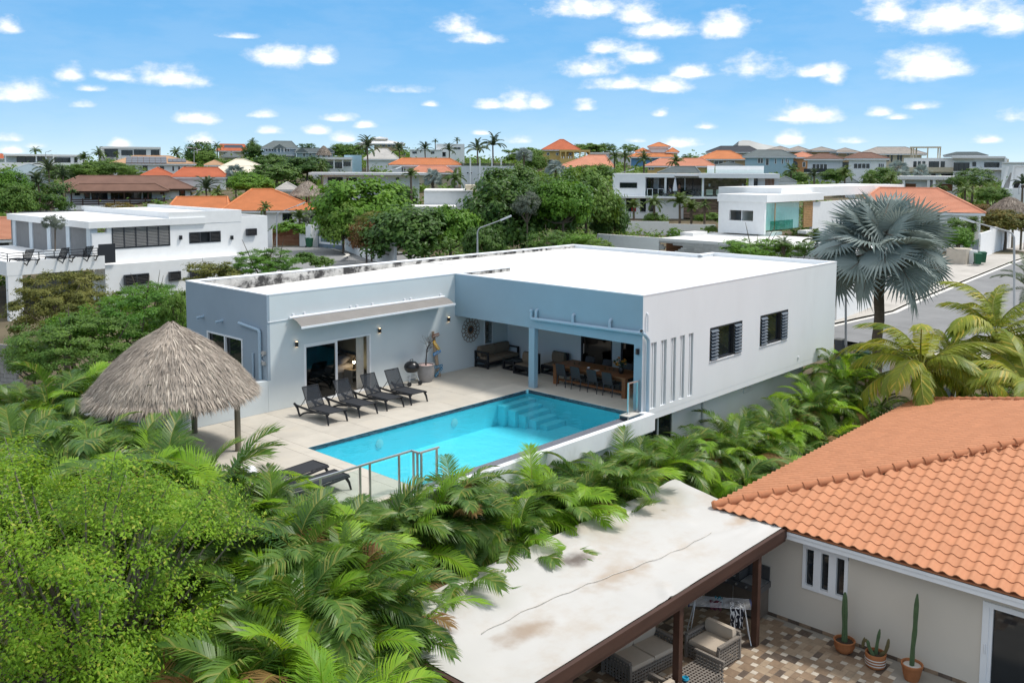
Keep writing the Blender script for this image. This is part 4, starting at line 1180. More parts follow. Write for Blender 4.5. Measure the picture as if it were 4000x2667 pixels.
# triple window and sliding door
wd = MB(); wd.box(WX+.08, WX+.1, 8.83, 10.04, -2.82, -1.63); w_ = wd.build('triple_window', W['dglass'], nh)
fr = MB()
for k in range(4):
    y = 10.04-1.21*k/3
    fr.box(WX-.03, WX+.07, y-(.10 if 0 < k < 3 else .09 if k == 0 else 0), y+(.10 if 0 < k < 3 else .09 if k == 3 else 0), -2.82, -1.63)
fr.box(WX-.032, WX+.072, 8.83, 10.04, -1.73, -1.629); fr.box(WX-.032, WX+.072, 8.83, 10.04, -2.821, -2.72); fr.build('frame', W['frame'], w_)
wd = MB(); wd.box(WX+.08, WX+.1, 3.2, 5.66, NF, -1.72); w_ = wd.build('sliding_door', W['dglass'], nh)
fr = MB(); fr.box(WX-.03, WX+.12, 5.52, 5.66, NF, -1.72); fr.box(WX-.028, WX+.118, 3.2, 5.52, -1.84, -1.721); fr.box(WX+.0, WX+.07, 5.44, 5.52, NF, -1.84); fr.box(WX-.02, WX+.11, 3.2, 5.52, NF, NF+.06); fr.build('frame', W['frame'], w_)
fr = MB(); fr.tube([(WX-.05,5.57,-2.95),(WX-.06,5.57,-2.85),(WX-.05,5.57,-2.72)], .015, 6); fr.build('handle', W['frame'], w_)
m = MB(); m.box(WX-.03, WX-.002, 11.3, 11.42, -2.0, -1.88); m.build('outlet_box', W['conc'], nh)
# skirting of small tiles
W['ptile'] = [mat('brown_floor_tile', (.25,.175,.115), .6, .25, 5, 6, island=.12), mat('dark_floor_tile', (.115,.085,.065), .6, .3, 7, 6, island=.12), mat('light_floor_tile', (.50,.44,.36), .6, .2, 6, 6, island=.12), mat('tan_floor_tile', (.34,.255,.175), .6, .22, 5, 6, island=.12)]
sk = []
y = 12.0; k = 0
SKM = {}
while y > 1.2:
    if not (y-.32 < 5.66 and y > 3.2):
        mb = MB(); mb.box(WX-.016, WX-.001, y-.315, y, NF, NF+.09); mb.build('skirting_tile', W['ptile'][k%2], nh)
    y -= .32; k += 1
# patio floor: pinwheel of large, half and small tiles
patio = MB(); patio.box(3, WX, -2, 13.5, NF-.3, NF-.006); patio = patio.build('patio', W['joint']); tag(patio, kind='structure')
PU = .158
pt_c = {}
RPp = random.Random(21)
def ptile(x, y, w, h, c):
    return (x, y, w, h, c)
tiles = []
# one repeat of 5x5 units: two 2x2, one 2x... laid as pinwheel pairs
for bi in range(-2, 80):
    for bj in range(-2, 80):
        # big tile 2x2 with one small tile 1x1 : pythagorean tiling, offset lattice vectors (2,1),(-1,2)
        ox, oy = 2*bi-bj, bi+2*bj
        x, y = 5+ox*PU, 0+oy*PU
        if x > 2 and x < 30 and -3 < y < 15:
            if RPp.random() < .5: tiles.append((x, y, 2, 2, RPp.choice((0,0,3,1))))
            else:
                c = RPp.choice((1,0,3)); e = RPp.choice((0,3,1))
                tiles.append((x, y, 2, 1, c)); tiles.append((x, y+PU, 2, 1, e))
            tiles.append((x+2*PU, y, 1, 1, 2 if RPp.random() < .8 else 3))
            
tl = []
for (x, y, a, b, c) in tiles:
    x1, y1 = x+a*PU, y+b*PU
    if x1 > WX-.002 or x < 3.2 or y < -1.9 or y1 > 13.4: continue
    p = Vector(((x+x1)/2, (y+y1)/2, NF))
    q = p-EYE
    w = q.dot(FW)
    px, py = PPX+FPX*q.dot(RT)/w, PPY-FPX*q.dot(UP)/w
    # floor that shows between the pavilion beam and the house wall
    seen = 2050 < px < 4050 and 2330 < py < 2720
    tl.append((not seen, (p-Vector((21,9,NF))).length, x, y, a, b, c))
tl.sort()
big = [MB() for _ in range(4)]
for k, (ns_, d, x, y, a, b, c) in enumerate(tl):
    g = .004; w_, h_ = a*PU/2-g, b*PU/2-g
    cx, cy = x+a*PU/2, y+b*PU/2
    if k < 300:
        key = (a, b, c)
        if key not in pt_c: pt_c[key] = MB().box(-w_, w_, -h_, h_, -.012, 0).mesh('floor_tile', W['ptile'][c])
        link('floor_tile', pt_c[key], patio, (cx, cy, NF+RPp.uniform(0,.001)))
    else: big[c].box(cx-w_, cx+w_, cy-h_, cy+h_, NF-.012, NF+RPp.uniform(0,.001))
for c in range(4): tag(big[c].build('floor_tiles', W['ptile'][c], patio), kind='stuff')
# ================================================================ tarpaulin roofed pavilion
pav = thing('patio_pavilion', 'patio pavilion with stained white tarpaulin roof on dark wooden posts', 'pavilion', (17, 12, NF))
W['tarp'] = mat('stained_white_tarpaulin', (.53,.515,.49), .6, .04, .6, 6, stain=(.40,.30,.20), sscale=.42, samt=.42, bump=.06, bscale=5, spec=.35)
FL, FR_, BR, BL = Vector((8.2,10.40,-1.17)), Vector((21.85,10.40,-1.17)), Vector((23.05,14.42,-1.18)), Vector((11.12,13.42,-1.2))
# outline in plan: front edge y=10.4, left edge x=11.1, back edge to the far corner
Q = [Vector((11.12,10.42,-1.16)), Vector((21.92,10.42,-1.16)), Vector((22.95,14.40,-1.12)), Vector((11.12,14.40,-1.16))]
mb = MB(); nx, ny = 90, 36; vs = []
for j in range(ny+1):
    for i in range(nx+1):
        u, v = i/nx, j/ny
        p = (Q[0].lerp(Q[1],u)).lerp(Q[3].lerp(Q[2],u), v)
        e = min(u, 1-u, v*.4, (1-v)*.4)
        z = -.10*min(1, e*9)**.7                                     # hangs a little between its edges
        z += .05*math.exp(-((v-.96)/.05)**2)*math.sin(u*23)**2
        z += .10*math.exp(-(((u-.52)/.05)**2+((v-.80)/.12)**2))+.06*math.exp(-(((u-.97)/.03)**2+((v-.9)/.2)**2))
        fold = abs((v-.42)-.10*math.sin(u*5+.6)); z -= .02*math.exp(-(fold/.012)**2)*(1 if .12 < u < .85 else 0)
        z += .014*math.exp(-(abs(u-.46)/.006)**2)
        for (fu, fv, du, dv, h) in ((.96,.14,-.16,.18,.05),(.965,.10,-.10,.05,.04),(.84,.5,-.1,.35,.03),(.9,.62,-.04,.2,.035),(.5,.02,.05,.14,.04),(.40,.82,-.03,.16,.04),(.62,.85,.03,-.2,.03)):
            t_ = max(0, min(1, ((u-fu)*du*9+(v-fv)*dv)/(du*du*9+dv*dv)))
            dd = math.hypot((u-fu-du*t_)*3, v-fv-dv*t_)
            z += 1.7*h*(1-.7*t_)*math.exp(-(dd/.022)**2)
        z += .012*noise.noise(Vector((u*9, v*5, 1)))
        vs.append(Vector((p.x, p.y, p.z+z)))
mb.add(vs, [(j*(nx+1)+i, j*(nx+1)+i+1, (j+1)*(nx+1)+i+1, (j+1)*(nx+1)+i) for j in range(ny) for i in range(nx)])
k = len(vs)
mb.add([v-Vector((0,0,.008)) for v in vs], [tuple(reversed((j*(nx+1)+i, j*(nx+1)+i+1, (j+1)*(nx+1)+i+1, (j+1)*(nx+1)+i))) for j in range(ny) for i in range(nx)])
tp = mb.build('tarpaulin', W['tarp'], pav, smooth='all')
def blot(m_, c, r_, col, amt):
    t = m_.node_tree; b = t.nodes['Principled BSDF']; old = b.inputs['Base Color'].links[0].from_socket
    g = t.nodes.new('ShaderNodeNewGeometry'); n_ = t.nodes.new('ShaderNodeTexNoise'); n_.inputs['Scale'].default_value = 2.5; n_.inputs['Detail'].default_value = 6
    t.links.new(g.outputs['Position'], n_.inputs['Vector'])
    s1 = t.nodes.new('ShaderNodeVectorMath'); s1.operation = 'SUBTRACT'; s1.inputs[1].default_value = c; t.links.new(g.outputs['Position'], s1.inputs[0])
    s2 = t.nodes.new('ShaderNodeVectorMath'); s2.operation = 'MULTIPLY'; s2.inputs[1].default_value = (1/r_[0],1/r_[1],0); t.links.new(s1.outputs[0], s2.inputs[0])
    ln_ = t.nodes.new('ShaderNodeVectorMath'); ln_.operation = 'LENGTH'; t.links.new(s2.outputs[0], ln_.inputs[0])
    ad = t.nodes.new('ShaderNodeMath'); ad.operation = 'MULTIPLY_ADD'; ad.inputs[1].default_value = 1.6; t.links.new(n_.outputs[0], ad.inputs[0]); t.links.new(ln_.outputs['Value'], ad.inputs[2])
    mr = t.nodes.new('ShaderNodeMapRange'); mr.interpolation_type = 'SMOOTHSTEP'; mr.inputs[1].default_value = .9; mr.inputs[2].default_value = 1.9; mr.inputs[3].default_value = amt; mr.inputs[4].default_value = 0; t.links.new(ad.outputs[0], mr.inputs[0])
    mx = t.nodes.new('ShaderNodeMix'); mx.data_type = 'RGBA'; mx.inputs[7].default_value = (*col,1); t.links.new(mr.outputs[0], mx.inputs[0]); t.links.new(old, mx.inputs[6]); t.links.new(mx.outputs[2], b.inputs['Base Color'])
for px, py, r_, col, amt in ((2250,2190,(.55,.35),(.10,.075,.06),.9),(2410,2250,(1.3,.5),(.36,.26,.17),.6),(2040,2470,(1.0,.45),(.30,.21,.14),.7),(2900,2030,(.9,.3),(.38,.25,.14),.6)):
    blot(W['tarp'], tuple(atz(px, py, -1.25)), r_, col, amt)
mb = MB(); sm_ = []
for k in range(40):
    u = .14+.70*k/39; v = .42+.10*math.sin(u*5+.6)+.008*math.sin(k*1.3); i_ = int(u*nx); j_ = int(v*ny); q = vs[j_*(nx+1)+i_]; sm_.append(((Q[0].lerp(Q[1],u)).lerp(Q[3].lerp(Q[2],u), v).x, (Q[0].lerp(Q[1],u)).lerp(Q[3].lerp(Q[2],u), v).y, q.z+.016))
mb.tube(sm_, .010, 5); mb.build('tarpaulin_seam', W['kerb'], pav, smooth='all')
m = MB(); m.box(11.0, 21.9, 10.30, 10.40, -1.42, -1.17); m.box(11.0, 21.88, 10.32, 10.46, -1.50, -1.421); m.build('front_beam', W['beamwood'], pav)
m = MB(); m.box(11.0, 11.1, 10.40, 14.4, -1.42, -1.17); m.build('side_beam', W['beamwood'], pav)
m = MB(); m.box(11.1, 22.9, 14.34, 14.42, -1.40, -1.17); m.build('back_beam', W['beamwood'], pav)
for k in range(9):
    x = 12.2+1.15*k; MB().box(x-.03, x+.03, 10.46, 14.34, -1.50, -1.33).build('rafter', W['beamwood'], pav)
for x, y in ((20.62,10.47),(16.95,10.47),(13.0,10.47),(11.2,14.2),(17,14.2),(22.2,14.2)):
    MB().box(x-.08, x+.08, y-.08, y+.08, NF, -1.50 if y < 12 else -1.40).build('post', W['beamwood'], pav)
# ================================================================ patio things
W['rattan'] = mat('grey_brown_rattan', (.21,.185,.16), .85, .2, 20)
W['beige'] = mat('beige_seat_cushion', (.47,.40,.32), .95, .05, 6, bump=.08, bscale=90)
def lattice(mb, o, a, b, na, nb, w, dpt):
    """woven open panel: strips both ways"""
    o, a, b = Vector(o), Vector(a), Vector(b); n_ = a.cross(b).normalized()
    for i in range(na):
        c = o+a*((i+.5)/na)+b*.5; mb.obox(c, a.normalized()*w/2, b/2, n_*dpt/2)
    for j in range(nb):
        c = o+b*((j+.5)/nb)+a*.5; mb.obox(c+n_*dpt*.6, a/2, b.normalized()*w/2, n_*dpt/2)
def rattan_chair(name, label, cat, x, y, rz, w=.95, d=.9, seats=1, group=None):
    t_ = thing(name, label, cat, (x, y, NF), rz, group)        # front faces -y local
    hw, hd = w/2, d/2
    def pan(nm, o, a, b, na, nb):
        mb = MB(); lattice(mb, o, a, b, na, nb, .035, .012); mb.build(nm, W['rattan'], t_, local=True)
    cn = max(7, int(w*11))
    pan('front_panel', (-hw,-hd,.03), (w,0,0), (0,0,.32), cn, 4)
    pan('back_panel', (-hw,hd,.03), (w,0,0), (0,0,.64), cn, 8)
    for s_ in (-1, 1): pan('arm_panel', (s_*hw,-hd,.03), (0,d,0), (0,0,.55), 9, 7)
    mb = MB()
    for s_ in (-1, 1):
        mb.bar((s_*hw,-hd,.59), (s_*hw,hd,.59), .09, .05); mb.bar((s_*hw,-hd,0), (s_*hw,-hd,.57), .06, .06); mb.bar((s_*hw,hd,0), (s_*hw,hd,.66), .06, .06)
    mb.bar((-hw,hd,.69), (hw,hd,.69), .08, .05); mb.box(-hw+.03, hw-.03, -hd+.03, hd-.03, .30, .34); mb.build('frame', W['rattan'], t_, local=True)
    for k in range(seats):
        x0, x1 = -hw+.06+(w-.12)*k/seats, -hw+.06+(w-.12)*(k+1)/seats
        sb = softbox(x0+.005, x1-.005, -hd+.0, hd-.16, .34, .48, .05); sb.build('seat_cushion', W['beige'], t_, smooth=True, local=True)
        sb = softbox(x0+.005, x1-.005, hd-.22, hd-.05, .46, .80, .05); sb.build('back_cushion', W['beige'], t_, smooth=True, local=True)
    return t_
rattan_chair('rattan_armchair', 'rattan armchair with beige cushions beyond the middle pavilion post', 'armchair', 19.35, 10.95, rad(-95))
rattan_chair('rattan_sofa', 'rattan two seat sofa with beige cushions half under the tarpaulin roof', 'sofa', 17.75, 12.0, rad(-8), 1.7, .9, 2)
rattan_chair('rattan_armchair', 'rattan armchair seen from behind at the bottom edge of the photo', 'armchair', 16.35, 10.75, rad(175), .9, .85)
ot = thing('rattan_table', 'low rattan table with a raised end, in front of the armchair', 'table', (17.9,10.6,NF), rad(-5))
mb = MB(); lattice(mb, (-.6,-.4,.30), (1.2,0,0), (0,.8,0), 13, 9, .035, .012); mb.build('top', W['rattan'], ot, local=True)
for y in (-.4, .4):
    mb = MB(); lattice(mb, (-.6,y,.03), (1.2,0,0), (0,0,.26), 13, 3, .035, .012); mb.build('side_panel', W['rattan'], ot, local=True)
mb = MB(); lattice(mb, (.6,-.4,.03), (0,.8,0), (0,0,.5), 9, 6, .035, .012); mb.bar((.6,-.42,.55), (.6,.42,.55), .07, .05); mb.build('end_panel', W['rattan'], ot, local=True)
mb = MB(); mb.box(-.57,.57,-.37,.37,.27,.285); mb.build('underside', W['beamwood'], ot, local=True)
ay = thing('blue_ashtray', 'shiny blue glass ashtray on the low rattan table', 'ashtray', (17.55,10.62,NF+.325))
mb = MB(); mb.lathe([(.07,0),(.09,.03),(.075,.07),(.06,.07),(.05,.03),(0,.03)], (0,0,0), 14); mb.build('bowl', mat('blue_glaze', (.03,.30,.45), .15, .2, 20, spec=.6), ay, smooth=True, local=True)
# gas barbecue against the wall
gb = thing('gas_barbecue', 'wide stainless steel gas barbecue cabinet against the cream wall', 'barbecue', (22.0,11.6,NF))
dk = mat('dark_steel', (.16,.16,.165), .4, .1, 6, metal=.7)
MB().box(21.75,22.28,10.95,12.6,NF+.08,NF+.82).build('cabinet', mat('brown_steel_cabinet', (.20,.17,.145), .45, .12, 4, metal=.5), gb)
m = MB(); m.box(21.68,22.30,10.9,12.65,NF+.82,NF+.98); m.build('control_panel', dk, gb)
m = MB(); m.box(21.72,22.24,10.93,11.5,NF+.98,NF+1.0); m.build('side_shelf', W['metal'], gb)
m = MB(); m.prism([(21.74,11.55),(22.24,11.55),(22.24,12.6),(21.74,12.6)], NF+.98, NF+1.2); m.build('lid', dk, gb)
m = MB(); m.tube([(21.70,11.65,NF+1.1),(21.66,11.65,NF+1.1),(21.66,12.5,NF+1.1),(21.70,12.5,NF+1.1)], .014, 6); m.build('lid_handle', W['metal'], gb)
for k in range(4):
    m = MB(); m.tube([(21.68,11.3+.3*k,NF+.9),(21.64,11.3+.3*k,NF+.9)], .028, 10); m.build('knob', W['metal'], gb)
m = MB(); m.box(22.285,22.34,10.95,11.6,NF+.98,NF+1.35); m.build('splash_board', dk, gb)
m = MB(); m.box(21.77,21.80,10.97,11.0,NF+.1,NF+.8); m.box(21.742,21.749,11.72,11.74,NF+.1,NF+.8); m.build('door_edge', W['metal'], gb)
# drying rack
dr = thing('drying_rack', 'folding laundry drying rack with white legs by the barbecue', 'drying rack', (20.0,11.2,NF))
DX, DY, DZ = 20.35, 11.35, NF
ww = W['frame']; navy = mat('navy_plastic', (.03,.04,.10), .5, .1)
ra, rb = Vector((math.cos(rad(-55)),math.sin(rad(-55)),0)), Vector((math.cos(rad(35)),math.sin(rad(35)),0))
o_ = Vector((DX,DY,DZ))
for s_ in (-1, 1):
    for q in (-1, 1):
        mb = MB(); mb.tube([o_+ra*.62*s_+rb*.05*q+Vector((0,0,.92)), o_+ra*.78*s_+rb*.33*q], .014, 6); mb.build('leg', ww, dr)
    mb = MB(); mb.tube([o_+ra*.78*s_-rb*.33, o_+ra*.78*s_+rb*.33], .014, 6); mb.build('foot_bar', ww, dr)
    mb = MB(); mb.bar(o_+ra*.80*s_-rb*.28+Vector((0,0,.92)), o_+ra*.80*s_+rb*.28+Vector((0,0,.92)), .04, .05); mb.build('end_bar', navy, dr)
mb = MB()
for k in range(9): mb.tube([o_-ra*.8+rb*(-.27+.0675*k)+Vector((0,0,.935)), o_+ra*.8+rb*(-.27+.0675*k)+Vector((0,0,.935))], .006, 5)
mb.build('drying_wires', ww, dr)
def cloth(name, label, c, wdt, drop, cols, seed):
    rg = random.Random(seed); mb = MB(); n, q = 12, 14; vs = []
    for j in range(q+1):
        for i in range(n+1):
            u, v = i/n-.5, j/q
            s_ = (v-.35)*drop
            over = s_ < 0
            p = o_+c+ra*(u*wdt*(1-.25*max(0,s_)))
            p += rb*((-.10*1 if s_ > 0 else -.10+(-s_)*1.0)) + Vector((0,0,.945-max(0,s_)))
            p += rb*.035*math.sin(u*16+seed)*(v) + Vector((0,0,.015*math.sin(u*11+v*6)))
            vs.append(p)
    mb.add(vs, [(j*(n+1)+i, j*(n+1)+i+1, (j+1)*(n+1)+i+1, (j+1)*(n+1)+i) for j in range(q) for i in range(n)])
    k = len(vs); mb.add([v-rb*.006 for v in vs], [(k*0+j*(n+1)+i, (j+1)*(n+1)+i, (j+1)*(n+1)+i+1, j*(n+1)+i+1) for j in range(q) for i in range(n)])
    one(name, mb, cols, label, 'cloth', smooth='all')
zb = mat('black_white_print_cloth', (.02,.02,.025), .9, .1)
t = zb.node_tree; b = t.nodes['Principled BSDF']; g = t.nodes.new('ShaderNodeNewGeometry'); vn = t.nodes.new('ShaderNodeTexWave'); vn.inputs['Scale'].default_value = 5; vn.inputs['Distortion'].default_value = 9; vn.inputs['Detail'].default_value = 2
t.links.new(g.outputs['Position'], vn.inputs['Vector']); cr = t.nodes.new('ShaderNodeValToRGB'); cr.color_ramp.interpolation = 'CONSTANT'; cr.color_ramp.elements[0].color = (.02,.02,.03,1); cr.color_ramp.elements[1].position = .62; cr.color_ramp.elements[1].color = (.7,.7,.7,1)
t.links.new(vn.outputs[0], cr.inputs[0]); t.links.new(cr.outputs[0], b.inputs['Base Color'])
cloth('printed_cloth', 'black and white patterned cloth hanging from the drying rack', ra*.42-rb*.12, .34, .85, zb, 2)
cloth('swimwear', 'small dark red and blue swimwear draped over the drying rack', -ra*.1+rb*.06, .3, .3, mat('dark_swimwear', (.10,.025,.04), .8, .6, 20), 5)
cloth('swimwear', 'small teal swimwear draped on the barbecue side of the drying rack', -ra*.0+rb*.30, .2, .3, mat('teal_swimwear', (.02,.14,.19), .8, .3, 20), 7)
# cactus pots
W['cactus'] = mat('columnar_cactus', (.075,.12,.055), .7, .2, 9, bump=.2, bscale=40)
W['cactusb'] = mat('browned_cactus', (.13,.11,.05), .7, .2, 9)
W['potsoil'] = mat('pot_soil', (.05,.035,.025), .95, .3, 20)
def stem(mb, pts, r):
    """ribbed column"""
    pts = [Vector(p) for p in pts]; n = 20; vs = []; k = len(pts)
    sub = []
    for a, b in zip(pts, pts[1:]):
        for q in range(4): sub.append(a.lerp(b, q/4))
    sub.append(pts[-1]); kk = len(sub)
    for i, p in enumerate(sub):
        d = (sub[min(i+1,kk-1)]-sub[max(i-1,0)]).normalized(); a = d.cross(Vector((0,1,0.01))).normalized(); b = a.cross(d)
        e = min(1, (kk-1-i)/2.0+.12)
        rr = r*(.93+.07*math.sin(i*1.1))*(e**.5 if e < 1 else 1)
        for j in range(n):
            t_ = 2*math.pi*j/n; q = rr*(1 if j%2 else .78)
            vs.append(p+(a*math.cos(t_)+b*math.sin(t_))*q)
    fs = [(i*n+j, i*n+(j+1)%n, (i+1)*n+(j+1)%n, (i+1)*n+j) for i in range(kk-1) for j in range(n)]+[tuple((kk-1)*n+j for j in range(n))]
    mb.add(vs, fs)
def cactus(label, x, y, prof, stems, bands=False, peb=False):
    t_ = thing('potted_cactus', label, 'potted cactus', (x,y,NF), group='potted cacti along the cream wall')
    mb = MB(); mb.lathe(prof, (x,y,NF), 26); mb.build('pot', W['terracotta_pot'], t_, smooth=True)
    top = max(z for r, z in prof); rt = [r for r, z in prof if z == top][-1]
    if bands:
        for z in (.10,.17,.24):
            mb = MB(); r_ = .225+.02*z/.3; mb.lathe([(r_+.0,z-.018),(r_+.014,z),(r_+.008,z+.018)], (x,y,NF), 26); mb.f = mb.f[:-2]; mb.m = mb.m[:-2]; mb.build('painted_band', W['kerb'], t_, smooth=True)
    mb = MB(); mb.lathe([(rt*.95,top-.07),(rt*.9,top-.05),(0,top-.04)], (x,y,NF), 20); mb.build('pebbles' if peb else 'soil', W['kerb'] if peb else W['potsoil'], t_)
    for pts, r, mm in stems:
        mb = MB(); stem(mb, [(x+p[0],y+p[1],NF+p[2]) for p in pts], r); mb.build('stem', W[mm], t_, smooth=True)
cactus('tall single cactus in a round terracotta bowl under the triple window', 21.85, 8.66, [(.12,0),(.2,.06),(.25,.18),(.25,.28),(.265,.3),(.265,.33),(.235,.33),(.23,.27)], [([(0,0,.25),(.01,.01,.7),(-.01,.02,1.15),(.0,.03,1.55)], .075, 'cactus')])
cactus('several curved cactus arms in a striped terracotta pot', 21.72, 7.83, [(.18,0),(.215,.03),(.235,.18),(.245,.30),(.245,.36),(.215,.36),(.21,.3)],
       [([(0,0,.3),(.02,-.02,.6),(.05,-.06,.95)], .045, 'cactus'),([(.05,-.1,.3),(.04,-.22,.45),(.02,-.27,.62),(.02,-.29,.8)], .045, 'cactusb'),([(-.03,.08,.3),(-.02,.2,.55),(-.02,.27,.62),(-.03,.3,.52),(-.03,.31,.38)], .04, 'cactusb'),([(-.08,.03,.3),(-.1,.14,.5),(-.12,.16,.66)], .045, 'cactus')], bands=True)
cactus('very tall thin cactus in a tapered terracotta pot with white pebbles', 21.75, 6.98, [(.16,0),(.19,.1),(.235,.32),(.25,.34),(.25,.40),(.22,.40),(.2,.33)],
       [([(-.02,0,.3),(.0,.0,.8),(.03,-.02,1.2),(.04,-.02,1.55),(.06,-.03,2.1)], .06, 'cactus')], peb=True)
# low boundary wall between the palms and the tiled house
mb = MB(); mb.box(23.2, 46, 13.3, 13.5, NF, -2.0); o = one('boundary_wall', mb, mat('grey_boundary_render', (.33,.35,.35), .9, .1, 1, stain=(.2,.2,.19), sscale=.6, samt=.5), 'low grey boundary wall among the palms behind the tiled roof', 'wall')
# ================================================================ plants
L = {}
L['areca'] = leafmat('areca_leaf', (.030,.100,.012), (.150,.265,.030), .34, .40, .9, .4, c3=(.26,.28,.06))
L['arecadry'] = leafmat('dry_areca_leaf', (.16,.075,.022), (.26,.17,.06), .3, .6, 1.5)
L['arecalime'] = leafmat('young_areca_leaf', (.15,.32,.018), (.30,.48,.025), .42, .42, .8, .35)
L['coco'] = leafmat('coconut_leaf', (.12,.20,.020), (.38,.40,.040), .38, .45, .5, .35, c3=(.55,.45,.07))
L['silver'] = leafmat('silver_fan_leaf', (.13,.175,.16), (.36,.415,.385), .15, .55, .35, .25)
L['lime'] = leafmat('bright_small_leaf', (.065,.18,.010), (.28,.46,.026), .42, .5, 1.5, .3, c3=(.42,.46,.06))
L['deep'] = leafmat('dark_broad_leaf', (.032,.095,.015), (.115,.205,.030), .28, .45, .35, .3)
L['mid'] = leafmat('mid_green_leaf', (.055,.14,.018), (.165,.265,.036), .3, .5, .35, .3)
L['fresh'] = leafmat('fresh_green_leaf', (.055,.165,.013), (.165,.31,.026), .32, .5, .35, .3)
L['olive'] = leafmat('olive_small_leaf', (.09,.115,.025), (.25,.24,.06), .3, .55, .5, .2)
L['grey'] = leafmat('grey_green_leaf', (.11,.14,.10), (.24,.26,.21), .25, .6, .6, .2)
L['date'] = leafmat('date_palm_leaf', (.035,.065,.030), (.105,.14,.065), .2, .5, .15, .25)
L['rust'] = leafmat('rusty_bloom_bush', (.14,.13,.035), (.30,.12,.06), .3, .6, .6)
L['orangebloom'] = leafmat('orange_bloom_bush', (.07,.11,.02), (.28,.17,.03), .3, .6, .8)
L['pinkbloom'] = leafmat('pink_flower', (.30,.05,.13), (.45,.12,.20), .3, .6, .8)
W['trunk'] = mat('palm_trunk', (.15,.115,.085), .95, .35, 3, 5, stretch=(1,1,4), bump=.4, bscale=12)
W['cane'] = mat('areca_cane', (.16,.15,.05), .7, .3, 3, stretch=(1,1,5))
W['bark'] = mat('grey_bark', (.13,.105,.08), .95, .3, 4, bump=.3, bscale=18)
W['rachis'] = mat('yellow_leaf_stalk', (.22,.23,.045), .6, .25, 3)
def frond_mesh(name, seed, Ln, n, l, e0, e1, vee, droop, w, stalk=.2, mats=None, fold=0.0):
    """feather leaf: base at the origin, heading +X, arching in XZ from angle e0 to e1"""
    rg = random.Random(seed); mb = MB(); N = 18
    P = [Vector((0,0,0))]; T = []
    for i in range(N):
        a = e0+(e1-e0)*((i+.5)/N)**1.25
        d = Vector((math.cos(a), .05*math.sin(i*.5+seed), math.sin(a))).normalized(); T.append(d); P.append(P[-1]+d*Ln/N)
    T.append(T[-1])
    mb.tube(P, [max(.003,(.016*(1-i/N)+.003))*Ln/2 for i in range(N+1)], 4, m=1, caps=False)
    for k in range(n):
        t = stalk+(1-stalk)*(k+.5)/n; f = t*N; i = min(N-1, int(f)); u = f-i
        p = P[i].lerp(P[i+1], u); tg = T[i].lerp(T[i+1], u).normalized()
        ll = l*(.55+.45*math.sin(math.pi*min(1,(t-stalk)/(1-stalk)*.9+.12)))*(1 if t < .9 else .75)
        for s_ in (-1, 1):
            side = Vector((0,s_,0)); nn = tg.cross(side)*s_
            if nn.z < 0 and abs(tg.z) < .9: nn = -nn
            fw_ = .55+.75*(t-stalk)+rg.uniform(-.12,.12)
            d = (side*(1-.25*t)+tg*fw_+nn*(vee+rg.uniform(-.10,.10))).normalized()
            q = p+d*ll*.5+Vector((0,0,-droop*ll*.14))
            d2 = (d+Vector((0,0,-droop*(1+rg.uniform(-.3,.4))))).normalized()
            e = q+d2*ll*.55*rg.uniform(.85,1.1)
            ww = (tg-d*tg.dot(d)).normalized()*w*rg.uniform(.8,1.15)
            o = len(mb.v)
            mb.v += [tuple(p-ww*.35), tuple(p+ww*.35), tuple(q-ww*.5), tuple(q+ww*.5), tuple(e)]
            mb.f += [(o,o+1,o+3,o+2),(o+2,o+3,o+4)]; mb.m += [0,0]
    return mb.mesh(name, mats)
def override(o, *ms):
    for i, m in enumerate(ms):
        if m is None: continue
        o.material_slots[i].link = 'OBJECT'; o.material_slots[i].material = m
ARE = [frond_mesh('frond', 10+i, 1.0, 36, .31, rad(64-6*i), rad(-30-9*i), .55-.06*i, .5+.12*i, .0195, .22, [L['areca'], W['rachis']]) for i in range(5)]
COC = [frond_mesh('frond', 30+i, 1.0, 54, .22, rad(45-14*i), rad(-55-12*i), .05, 1.1+.2*i, .019, .18, [L['coco'], W['rachis']]) for i in range(4)]
DAT = [frond_mesh('frond', 50+i, 1.0, 30, .17, rad(50-12*i), rad(-30-10*i), .5, .25, .018, .1, [L['date'], W['rachis']]) for i in range(3)]
RPL = random.Random(77)
def place_frond(parent, meshes, at, azm, tilt, s, mat0=None, roll=0.0, sy=1.0):
    """meshes: (list); tilt raises (+) or lowers the leaf about its base"""
    o = link('frond', RPL.choice(meshes), parent)
    M_ = Matrix.Translation(at) @ Matrix.Rotation(azm,4,'Z') @ Matrix.Rotation(-tilt,4,'Y') @ Matrix.Rotation(roll,4,'X') @ Matrix.Diagonal((s,s*sy,s,1))
    o.matrix_local = M_
    if mat0: override(o, mat0)
    return o
